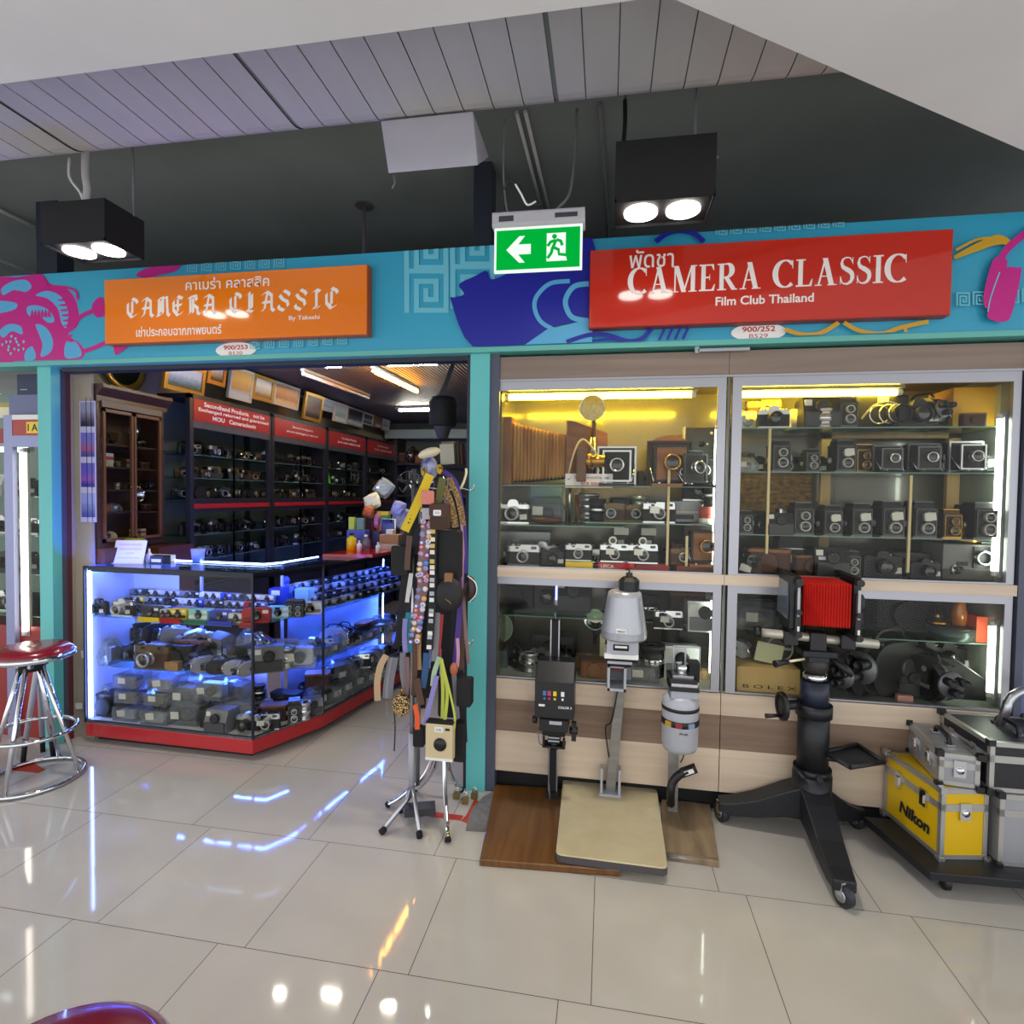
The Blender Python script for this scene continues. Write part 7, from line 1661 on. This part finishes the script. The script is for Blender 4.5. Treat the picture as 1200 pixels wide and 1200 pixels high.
MB().cyl((hx+w-.02,hy,z0-.06),(hx+w+.02,hy,z0-.06), .018, BLACK).bx(hx+w-.01,hx+w+.012,hy-.01,hy+.02,z0-.11,z0-.02,BLACK).cyl((hx-w-.012,hy,z0-.02),(hx-w+.01,hy,z0-.02), .018, BLACK).build('knob', t)
MB().bx(cx-.03,cx+.03,hy+.08,cy,z0-.06,z0+.04,BLACK).build('carriage', t)
MB().tube(smooth_pts([(hx-.08,hy,z0-.08),(hx-.07,hy,z0-.14),(hx-.03,hy+.02,z0-.17),(hx-.03,hy+.05,.2),(hx-.025,hy+.1,.04)]), .003, GREY, 6).build('cord', t)
# second: grey lamp house on the cream board
o = Vector((.05,2.70,0)); t = thing('enlarger', 'tall enlarger with big grey lamp house on a cream board', 'enlarger', tuple(o))
ZB2 = .068
b2 = [tuple(F(x,y,ZB2))[:2] for x, y in ((651,1001),(783,1018),(770,924),(660,911))]
MB().prism(round_poly(rel(b2,o), .03), ZB2-.035, ZB2, BOARDC).build('baseboard', t, bevel=.005)
MB().prism([(o_[0]*1.003,o_[1]*1.003) for o_ in round_poly(rel(b2,o), .03)], ZB2-.034, ZB2-.004, mat('dark board edge','4a4648',.6)).build('board_edge', t)
MB().bx(-.03,.21,-.26,.16,.0,ZB2-.036,mat('dark batten','4a4648',.6)).build('batten', t)
f0 = F(715,928,ZB2)-o; Yc = f0.y+o.y; f1 = P(730,772,Yc-.05)-o
a = Vector((f0.x,f0.y,ZB2)); b = Vector((f1.x,f1.y,f1.z)); d = (b-a).normalized()
def obar(mb, p, q, wx, wy, m):
    p = Vector(p); q = Vector(q); vs = [(r_.x+i*wx/2, r_.y+j*wy/2, r_.z) for r_ in (p,q) for i,j in ((-1,-1),(1,-1),(1,1),(-1,1))]
    return mb.add(vs, [(3,2,1,0),(4,5,6,7),(0,1,5,4),(1,2,6,5),(2,3,7,6),(3,0,4,7)], m)
COLM = noisy('grey metal column','8c8a86','9a9894',(4,4,30),.4,3,0,0,.35,.65,0,.5)
obar(MB(), a, b+d*.25, .048, .03, COLM).build('column', t)
mb = MB(); obar(mb, (a.x-.045,a.y-.02,ZB2), (a.x-.045,a.y-.02,ZB2+.14), .012, .05, LGREY); obar(mb, (a.x+.045,a.y-.02,ZB2), (a.x+.045,a.y-.02,ZB2+.14), .012, .05, LGREY); mb.bx(a.x-.055,a.x+.055,a.y-.05,a.y+.02,ZB2,ZB2+.012,LGREY); mb.build('column_bracket', t)
Yh = Yc-.13
def hz(py): return P(732,py,Yh).z
def hxx(px, py=720): return P(px,py,Yh).x-o.x
hy = Yh-o.y; tilt = .0
HOUSE = noisy('grey hammered enamel','a2a4aa','aaacb1',(90,90,90),.3,2,0,0,.2,.8,0,.35)
lx0, lx1 = hxx(731.5), hxx(732.5)
mb = MB(); rb_, rt_ = 26*Yh/FPX, 18.5*Yh/FPX

for pf in ([(0,hz(747)),(rb_*.97,hz(747)),(rb_,hz(745))],[(rb_,hz(745)),(rb_,hz(738))],[(rb_*.985,hz(738)),(rb_*.97,hz(735)),(rt_*1.06,hz(698))],[(rt_*1.06,hz(698)),(rt_*1.0,hz(694)),(rt_*.85,hz(692))],[(rt_*.85,hz(692)),(0,hz(691))]): mb.lathe(pf, HOUSE, (hxx(731.5),hy,0), 'z', 48)
mb.build('lamp_house', t)
MB().lathe([(0,hz(694)),(11.5*Yh/FPX,hz(694)),(11.8*Yh/FPX,hz(680)),(8*Yh/FPX,hz(676)),(4*Yh/FPX,hz(675)),(3.6*Yh/FPX,hz(671)),(0,hz(671))], BLACK, (hxx(736.5),hy,0), 'z', 12, smooth=False).tube(smooth_pts([(hxx(736.5),hy,hz(672)),(hxx(736),hy,hz(667)),(hxx(733),hy+.02,hz(668))]), .004, BLACK, 6).build('socket', t)
mb = MB().bx(hxx(722),hxx(733),hy-rb_*.98-.004,hy-rb_*.90,hz(736),hz(732),WHITE); fit_text(mb, 'VENUS', hxx(723),hxx(732),(hz(736)+hz(732))/2,.011,INK,hy-rb_*.98-.0048,.02); mb.build('name_plate', t)
def hb(px0, px1, py0, py1, dp, m): return MB().bx(hxx(px0),hxx(px1),hy-dp,hy+dp,hz(py1),hz(py0),m)
hb(712,748,746,764,.075,LGREY).build('condenser_box', t)
hb(719,737,751,758,.0765,SOFTBLACK).merge(hb(721,735,752.5,755,.0772,WHITE)).build('scale_plate', t)
hb(709,748,762,767,.085,WHITE).merge(hb(711,747,767,771,.08,SOFTBLACK)).merge(hb(713,741,770,773,.082,LGREY)).merge(hb(715,740,773,777,.07,SOFTBLACK)).build('negative_stage', t)
mb = hb(713,716,776,806,.06,LGREY).merge(hb(732,735,776,806,.06,LGREY)).merge(hb(713,735,776,779,.06,LGREY)).merge(hb(712,735,803,806,.06,LGREY)).merge(hb(718,731,779,786,.03,mat('dark red lens mount','4a1216',.4))); mb.build('lens_frame', t)
MB().bx(hxx(748),hxx(752),hy,hy+.04,hz(742),hz(712),WOODR).build('side_knob', t)
MB().bx(a.x-.03,b.x+.04,hy+.05,b.y+.02,hz(800),hz(765),GREY).build('carriage', t)
MB().tube(smooth_pts([(b.x-.02,b.y-.03,hz(806)),(b.x-.05,b.y-.03,hz(850)),(a.x-.03,a.y-.04,ZB2+.35),(a.x-.01,a.y-.04,ZB2+.2)]), .004, BLACK, 6).build('cord', t)
# third: inverted grey drum on the worn plywood board
o = Vector((.36,2.80,0)); t = thing('enlarger', 'short enlarger with grey drum head and gooseneck on a worn plywood board', 'enlarger', tuple(o))
b3 = [tuple(F(x,y,.028))[:2] for x, y in ((776,1000),(843,1010),(832,942),(775,936))]
quad_board(MB(), rel(b3,o), 0, .028, BOARDW).build('baseboard', t, bevel=.003); e0 = F(776,1004,.015)-o; e1 = F(843,1012,.015)-o
MB().tube([(e0.x,e0.y+.01,.016),(e1.x-.005,e1.y+.01,.016)], .014, mat('silver edge tape','9a9690',.3,.6), 8).build('edge_tape', t)
Yh = 2.70; hy = Yh-o.y
def hx3(px): return P(px,840,Yh).x-o.x
def hz3(py): return P(797,py,Yh).z
cx3 = P(789,900,2.83).x-o.x; zt3 = P(789,865,2.83).z
MB().bx(cx3-.024,cx3+.024,.02,.05,.028,zt3+.1,COLM).build('column', t)
MB().lathe([(.0,hz3(877)),(18.5*Yh/FPX,hz3(876)),(20*Yh/FPX,hz3(870)),(20.5*Yh/FPX,hz3(830)),(20*Yh/FPX,hz3(818)),(17*Yh/FPX,hz3(813)),(0,hz3(812))], LGREY, (hx3(797),hy,0), 'z', 32).build('drum', t)
r_ = 20.8*Yh/FPX
mb = MB().lathe([(r_,hz3(846)),(r_*1.01,hz3(846)),(r_*1.01,hz3(839)),(r_,hz3(839))], BLACK, (hx3(797),hy,0), 'z', 32).lathe([(r_*.99,hz3(829)),(r_*1.0,hz3(829)),(r_*1.0,hz3(825)),(r_*.99,hz3(825))], BLACK, (hx3(797),hy,0), 'z', 32); mb.build('black_band', t)
for px, m_ in ((782,mat('amber dial','b8902a',.4)),(793,mat('crimson dial','8a2030',.4)),(807,mat('steel blue dial','7a90a8',.4))):
    a_ = math.asin(max(-.95,min(.95,(hx3(px)-hx3(797))/r_))); q = Vector((hx3(797)+r_*1.01*math.sin(a_), hy-r_*1.01*math.cos(a_), hz3(842.5))); MB().box((0,0,0), (.03,.012,.022), m_, Tr(*q) @ Rz(math.degrees(a_))).build('filter_dial', t)
mb = MB(); a_ = hx3(797); fit_text(mb, 'FUJI', hx3(794),hx3(803),hz3(852),.012,INK,hy-r_*1.012,.02); mb.build('drum_lettering', t)
hb3 = lambda p0, p1, y0, y1, dp, m: MB().bx(hx3(p0),hx3(p1),hy-dp,hy+dp,hz3(y1),hz3(y0),m)
hb3(784,815,804,813,.062,LGREY).merge(hb3(782,816,800,805,.07,BLACK)).merge(hb3(784,814,796,800,.065,CHROME)).merge(hb3(782,813,791,796,.07,BLACK)).merge(hb3(786,810,788,791,.05,STEEL)).build('lens_stage', t)
MB().cyl((hx3(798),hy,hz3(788)),(hx3(798),hy,hz3(777)), .028, CHROME, n=20).build('lens', t)
mb = MB()
for px in (789,803,820): mb.tube([(hx3(px),hy+.04,hz3(790)),(hx3(px),hy+.04,hz3(760))], .004, LGREY, 6)
mb.tube([(hx3(789),hy+.04,hz3(760)),(hx3(820),hy+.04,hz3(760))], .005, LGREY, 6); mb.build('wire_frame', t)
MB().bx(hx3(806),hx3(818),hy-.02,hy+.05,hz3(797),hz3(775),SOFTBLACK).build('carriage', t); MB().bx(cx3-.02,cx3+.02,hy+.02,.03,hz3(880),hz3(868),GREY).build('support_arm', t)
q = lambda px, py, Y=2.74: P(px,py,Y)-o
MB().tube(smooth_pts([q(786,942,2.8),q(786,928),q(788,917),q(796,908),q(806,903)]), .02, BLACK, 10).build('gooseneck', t)
p_ = q(807,903); MB().box((0,0,0), (.075,.03,.036), BLACK, Tr(*p_) @ Ry(-25)).box((0,-.016,0), (.045,.004,.02), WHITE, Tr(*p_) @ Ry(-25)).build('switch', t)
MB().tube(smooth_pts([(cx3+.04,.0,hz3(878)),(cx3+.045,.0,hz3(895)),(cx3+.03,.0,hz3(905))]), .003, BLACK, 6).build('cord', t)
# ------------------------------------------------------------------ studio stand with the red bellows view camera
SB = mat('black crackle enamel', '15171c', .5)
c0 = Vector((P(953,860,2.80).x,2.80,0)); t = thing('studio_stand', 'black three wheeled studio stand with crank column and tray', 'stand', tuple(c0))
feet = [F(988,1062,0)-c0, F(845,962,0)-c0, F(1003,970,0)-c0]
for f in feet:
    d = Vector((f.x,f.y,0)); L_ = d.length; u = d.normalized(); n = Vector((-u.y,u.x,0)); mb = MB()
    prof = [(0,.14,.31,.066),(L_*.3,.135,.26,.06),(L_*.62,.11,.195,.054),(L_*.88,.10,.16,.048),(L_+.015,.105,.15,.042)]
    vs = []
    for s_, za, zb, hw in prof:
        p = u*s_
        for k_, z in ((-1,za-.04),(1,za-.04),(1,zb-.04),(-1,zb-.04)): vs.append((p.x+n.x*hw*k_, p.y+n.y*hw*k_, z))
    fs = [(3,2,1,0)]+[(j*4+i, j*4+(i+1) % 4, j*4+4+(i+1) % 4, j*4+4+i) for j in range(4) for i in range(4)]+[(16,17,18,19)]
    mb.add(vs, fs, SB); lg = mb.build('leg', t, bevel=.006)
    w_ = MB().lathe([(0,-.018),(.03,-.018),(.046,-.012),(.046,.012),(.03,.018),(0,.018)], mat('caster rubber','22252c',.5), (0,0,0), 'x', 20).lathe([(0,-.02),(.02,-.02),(.026,-.0185),(.026,.0185),(.02,.02),(0,.02)], STEEL, (0,0,0), 'x', 16)
    cs = Tr(f.x,f.y,.047) @ Rz(25)
    cb = MB(cs).merge(MB().bx(-.022,-.018,-.012,.012,0,.055,CHROME).bx(.018,.022,-.012,.012,0,.055,CHROME).bx(-.022,.022,-.014,.014,.05,.058,CHROME), cs).build('caster', t)
    wb2 = MB(); wb2.merge(w_, cs); wb2.build('wheel', cb)
MB().cyl((0,0,.10),(0,0,.30), .085, SB, n=28).cyl((0,0,.30),(0,0,.33), .085, SB, .068, n=28).build('hub', t)
zc = lambda py: P(952,py,2.80).z
MB().cyl((0,0,.30),(0,0,zc(825)), .068, SB, n=28).cyl((0,0,zc(905)),(0,0,zc(898)), .082, SB, n=28).cyl((0,0,zc(838)),(0,0,zc(824)), .078, SB, n=28).build('column', t)
MB().cyl((0,0,zc(826)),(0,0,zc(797)), .062, mat('dark slate enamel','22283a',.45), n=28).build('upper_column', t); MB().cyl((0,0,zc(797)),(0,0,zc(788)), .052, CHROME, n=24).build('chrome_collar', t)
wz = zc(828); MB().cyl((-.07,-.01,wz+.01),(-.14,-.04,wz+.01), .022, SB).build('crank_shaft', t)
WM = Tr(-.155,-.045,wz+.008) @ Rz(6)
wl = MB(); wl.merge(MB().lathe([(.052,-.008),(.066,-.008),(.066,.008),(.052,.008),(.052,-.008)], SB, (0,0,0), 'x', 28).lathe([(0,-.004),(.052,-.004),(.052,.004),(0,.004)], SB, (0,0,0), 'x', 24), WM); h_ = wl.build('crank_wheel', t)
kb = MB(); kb.merge(MB().cyl((-.008,0,-.045),(-.075,0,-.05), .007, SB, r1=.011), WM); kb.build('crank_handle', h_)
MB().tube([(-.06,-.05,zc(900)),(-.085,-.06,zc(898)),(-.06,-.08,zc(905))], .012, SB).cyl((0,-.07,zc(902)),(0,-.1,zc(902)), .014, SB).build('clamp', t)
tz = F(996,899,.42).z; tp = [P(966,880,2.83)-c0, P(996,899,2.66)-c0, P(1037,892,2.72)-c0, P(1010,873,2.9)-c0]
tz += .0
tr = [(a_+1.04-c0.x, b_) for a_, b_ in ((-.02,-.035),(.04,-.172),(.214,-.089),(.172,.076))]
mb = MB().prism(tr, tz-.012, tz-.006, mat('dark ribbed rubber','1f2226',.7)); 
for i in range(4):
    a_ = Vector((tr[i][0],tr[i][1],tz)); b_ = Vector((tr[(i+1) % 4][0],tr[(i+1) % 4][1],tz)); mb.tube([a_,b_], .011, SB, 8)
tray = mb.build('tray', t); MB().cyl((.03,-.04,tz-.022),(.14,-.06,tz-.022), .014, SB).build('tray_arm', t)
# pan head
hz0 = zc(788)
MB().ball((0,0,hz0+.04), .056, mat('dark brown grey casting','2b2725',.5), (1,1,.95), 18, 10).build('ball_joint', t)
MB().bx(-.075,.075,-.06,.06,hz0+.085,hz0+.115,SB).bx(-.045,.045,-.045,.045,hz0+.055,hz0+.09,SB).build('pan_head', t, bevel=.006)
q0 = Vector((-.06,-.03,hz0+.07)); q1 = P(908,778,2.70)-c0; qm = q0.lerp(q1,.55)
MB().tube([q0,qm], .006, CREAMCARD, 8).build('pan_rod', t); MB().tube([qm,q1], .012, SB, 10, rs=[.010,.017]).build('pan_grip', t)
MB().tube([(.06,-.02,hz0+.08), P(999,792,2.75)-c0], .012, SB, 8, rs=[.010,.013]).build('tilt_lever', t)
# view camera
c1 = Vector((c0.x,c0.y,P(952,748,2.80).z)); v = thing('view_camera', 'large format view camera with bright red bellows on a silver rail', 'camera', (c1.x,c1.y,c1.z), R(-4))
xr = lambda px: P(px,748,2.80).x-c1.x
MB().cyl((xr(891),0,.012),(xr(1027),0,-.008), .0205, mat('pale satin rail','c9c3b4',.3,.35), n=20).build('rail', v); MB().cyl((xr(885),0,.013),(xr(892),0,.012), .03, BLACK).build('rail_end', v); MB().cyl((xr(1026),0,-.008),(xr(1033),0,-.009), .012, BLACK).build('rail_end', v)
MB().bx(-.035,.035,-.04,.04,-.075,.035,BLACK).build('rail_clamp', v, bevel=.004)
for px, nm in ((925,'rear_standard'),(990,'front_standard')):
    x = xr(px); zt = P(px,672,2.8).z-c1.z
    s_ = MB().bx(x-.03,x+.03,-.045,.045,-.03,.035,BLACK).bx(x-.012,x+.012,-.14,.14,.03,.06,BLACK); s_.bx(x-.012,x+.012,-.155,-.135,.03,.24,BLACK).bx(x-.012,x+.012,.135,.155,.03,.24,BLACK); st = s_.build(nm, v, bevel=.003)
    fr = MB(); zz0, zz1 = .075, zt
    for a_, b_, c_, d_ in ((-.132,.132,zz1-.018,zz1),(-.132,.132,zz0,zz0+.018),(-.132,-.112,zz0,zz1),(.112,.132,zz0,zz1)): fr.bx(x-.014,x+.014,a_,b_,c_,d_,BLACK)
    if px == 925: fr.bx(x-.03,x-.014,-.135,.135,zz0-.005,zz1+.005,SB).bx(x-.034,x-.03,-.1,.1,zz0+.03,zz1-.03,mat('ground glass','55606c',.15))
    else: fr.bx(x+.0,x+.012,-.112,.112,zz0+.018,zz1-.018,BLACK)
    fr.build('frame', st)
    MB().bx(x-.006,x+.004,-.162,-.156,.13,.26,LGREY).bx(x-.004,x+.004,-.163,-.156,.055,.085,WHITE).cyl((x,-.155,.15),(x,-.175,.15), .012, BLACK).cyl((x,-.155,.05),(x,-.18,.05), .014, BLACK).cyl((x,-.14,zz1-.02),(x,-.17,zz1-.02), .016, BLACK).build('adjuster', st)
RB_ = noisy('bright red bellows cloth','b81a12','c4241a',(6,6,6),.5)
xa, xb = xr(932), xr(986); n = 17; bl = MB(); zz0, zz1 = .08, P(960,679,2.8).z-c1.z
zm = (zz0+zz1)/2; hh = (zz1-zz0)/2
prev = None
for i in range(2*n+1):
    x = xa+(xb-xa)*i/(2*n); k_ = 1.0 if i % 2 else .93; cur = [(x,-.118*k_,zm-hh*k_),(x,.118*k_,zm-hh*k_),(x,.118*k_,zm+hh*k_),(x,-.118*k_,zm+hh*k_)]
    if prev: bl.add(prev+cur, [(0,1,5,4),(1,2,6,5),(2,3,7,6),(3,0,4,7)], RB_)
    prev = cur
bl.build('bellows', v)
lens_mb((0,0,0), .05, .04, BLACK); MB().lathe([(0,0),(.04,0),(.04,.05),(.03,.05),(0,.04)], BLACK, (xr(990)+.014,0,zm), 'x', 20).build('lens', v)
# ------------------------------------------------------------------ dolly with flight cases
ALUC = mat('case aluminium edge', 'b9b8b4', .35, .7); SILP = noisy('ribbed silver panel','9a9ba0','a6a7ab',(3,90,3),.4,1,0,0,.4,.6,0,.3); YELP = mat('yellow case panel','d9b008',.45); BLKP = noisy('black grained panel','1c1c1f','242427',(90,90,90),.5)
d0 = Vector((1.235,2.46,0)); t = thing('dolly', 'black platform dolly under the camera cases', 'dolly', tuple(d0))
mb = MB().prism([(.075,-.02),(1.0,.02),(1.0,.36),(-.01,.36)], .07, .105, SB); mb.build('platform', t, bevel=.004)
for i, (x, y) in enumerate(((.17,.05),(.85,.07),(.12,.3))):
    cs = MB().cyl((x,y,.05),(x,y,.07), .02, STEEL).lathe([(0,-.016),(.02,-.016),(.031,-.01),(.031,.01),(.02,.016),(0,.016)], BLACK, (x,y,.031), 'x', 18).build('caster', t)
ha = [P(1178,835,2.75)-d0, P(1182,822,2.75)-d0, P(1192,812,2.76)-d0, P(1212,806,2.8)-d0]
MB().tube(smooth_pts([(ha[0].x-.01,ha[0].y+.08,.1),(ha[0].x-.01,ha[0].y+.05,.5)]+ha), .018, STEEL, 12).build('push_handle', t)
def flight_case(label, origin, rz, wx, dy, h, panel, lid=.3, latches=((.2,),(.5,)), z=0, txt=None, handle=True, tiltx=0):
    """case with its near-left-bottom corner at origin: width wx along local x (short end face), depth dy along local y"""
    c = thing('flight_case', label, 'case', (origin[0], origin[1], origin[2]), rot=(R(tiltx),0,R(rz)))
    e = .018; zl = h*(1-lid)
    MB().bx(.003,wx-.003,.003,dy-.003,.003,zl-.002,panel).build('body', c); l = MB().bx(.003,wx-.003,.003,dy-.003,zl+.002,h-.003,panel).build('lid', c)
    mb = MB()
    for z0, z1 in ((0,e),(zl-e*.8,zl),(zl,zl+e*.8),(h-e,h)):
        mb.bx(0,wx,0,e,z0,z1,ALUC).bx(0,wx,dy-e,dy,z0,z1,ALUC).bx(0,e,e,dy-e,z0,z1,ALUC).bx(wx-e,wx,e,dy-e,z0,z1,ALUC)
    for x in (0,wx-e):
        for y in (0,dy-e): mb.bx(x,x+e,y,y+e,0,h,ALUC)
    mb.build('edge_trim', c)
    for x in (0,wx):
        for y in (0,dy):
            for zz in (0,h): MB().box((x,y,zz), (.026,.026,.026), CORN).build('corner', c)
    # latches on the long left side and the front end
    for y in (dy*.28, dy*.72): MB().bx(-.008,.0,y-.018,y+.018,zl-.045,zl+.028,CHROME).bx(-.014,-.008,y-.01,y+.01,zl-.03,zl+.005,CHROME).build('latch', c)
    MB().bx(wx*.5-.022,wx*.5+.022,-.006,.0,zl-.05,zl+.02,CHROME).lathe([(0,0),(.014,0),(.014,.005),(0,.006)], CHROME, (wx*.5,-.006,zl-.02), 'y', 14).build('latch', c)
    if handle:
        MB().tube(smooth_pts([(wx*.5,dy*.3,h),(wx*.5,dy*.33,h+.03),(wx*.5,dy*.5,h+.036),(wx*.5,dy*.67,h+.03),(wx*.5,dy*.7,h)]), .009, BLACK, 8).build('handle', l); MB().bx(wx*.5-.016,wx*.5+.016,dy*.24,dy*.33,h,h+.006,CHROME).bx(wx*.5-.016,wx*.5+.016,dy*.67,dy*.76,h,h+.006,CHROME).build('handle_mount', l)
    if txt:
        mb = MB(); M_ = Tr(-.0008,dy*.86,0) @ Rz(-90); fit_text(mb, txt, .16*dy, .68*dy, zl*.42, .055, INK, 0, .045, M=M_, slant=.14); mb.build('lettering', c)
    return c
CORN = mat('chrome corner', 'c4c4c2', .25, .8)
flight_case('yellow flight case lettered Nikon on the dolly', (1.395,2.535,.106), 10, .197, .345, .295, YELP, .26, txt='Nikon', handle=False)
CORN = mat('black corner', '131316', .4)
flight_case('silver ribbed flight case lying turned on top of the yellow case', (1.405,2.58,.404), -7, .145, .33, .135, SILP, .34)
flight_case('silver flight case at the bottom right of the dolly', (1.612,2.54,.106), 2, .30, .33, .295, SILP, .26, handle=False)
flight_case('large black flight case resting on the silver one at right edge', (1.578,2.555,.404), 1, .34, .33, .205, BLKP, .34)
# ------------------------------------------------------------------ daylight of the open hall, exposure
w = bpy.data.worlds.new('hall daylight'); sc.world = w; w.use_nodes = True
bg = w.node_tree.nodes['Background']; bg.inputs[0].default_value = (.93, .95, 1.0, 1); bg.inputs[1].default_value = 1.9
sc.view_settings.view_transform = 'Standard'
sc.view_settings.look = 'None'
sc.view_settings.gamma = 1.0
sc.view_settings.exposure = 0.0
sc.view_settings.use_curve_mapping = False
cy = sc.cycles
cy.max_bounces = 10; cy.diffuse_bounces = 4; cy.glossy_bounces = 4; cy.transparent_max_bounces = 24; cy.transmission_bounces = 4
cy.caustics_reflective = False; cy.caustics_refractive = False
cy.sample_clamp_indirect = 4.0
cy.use_denoising = True
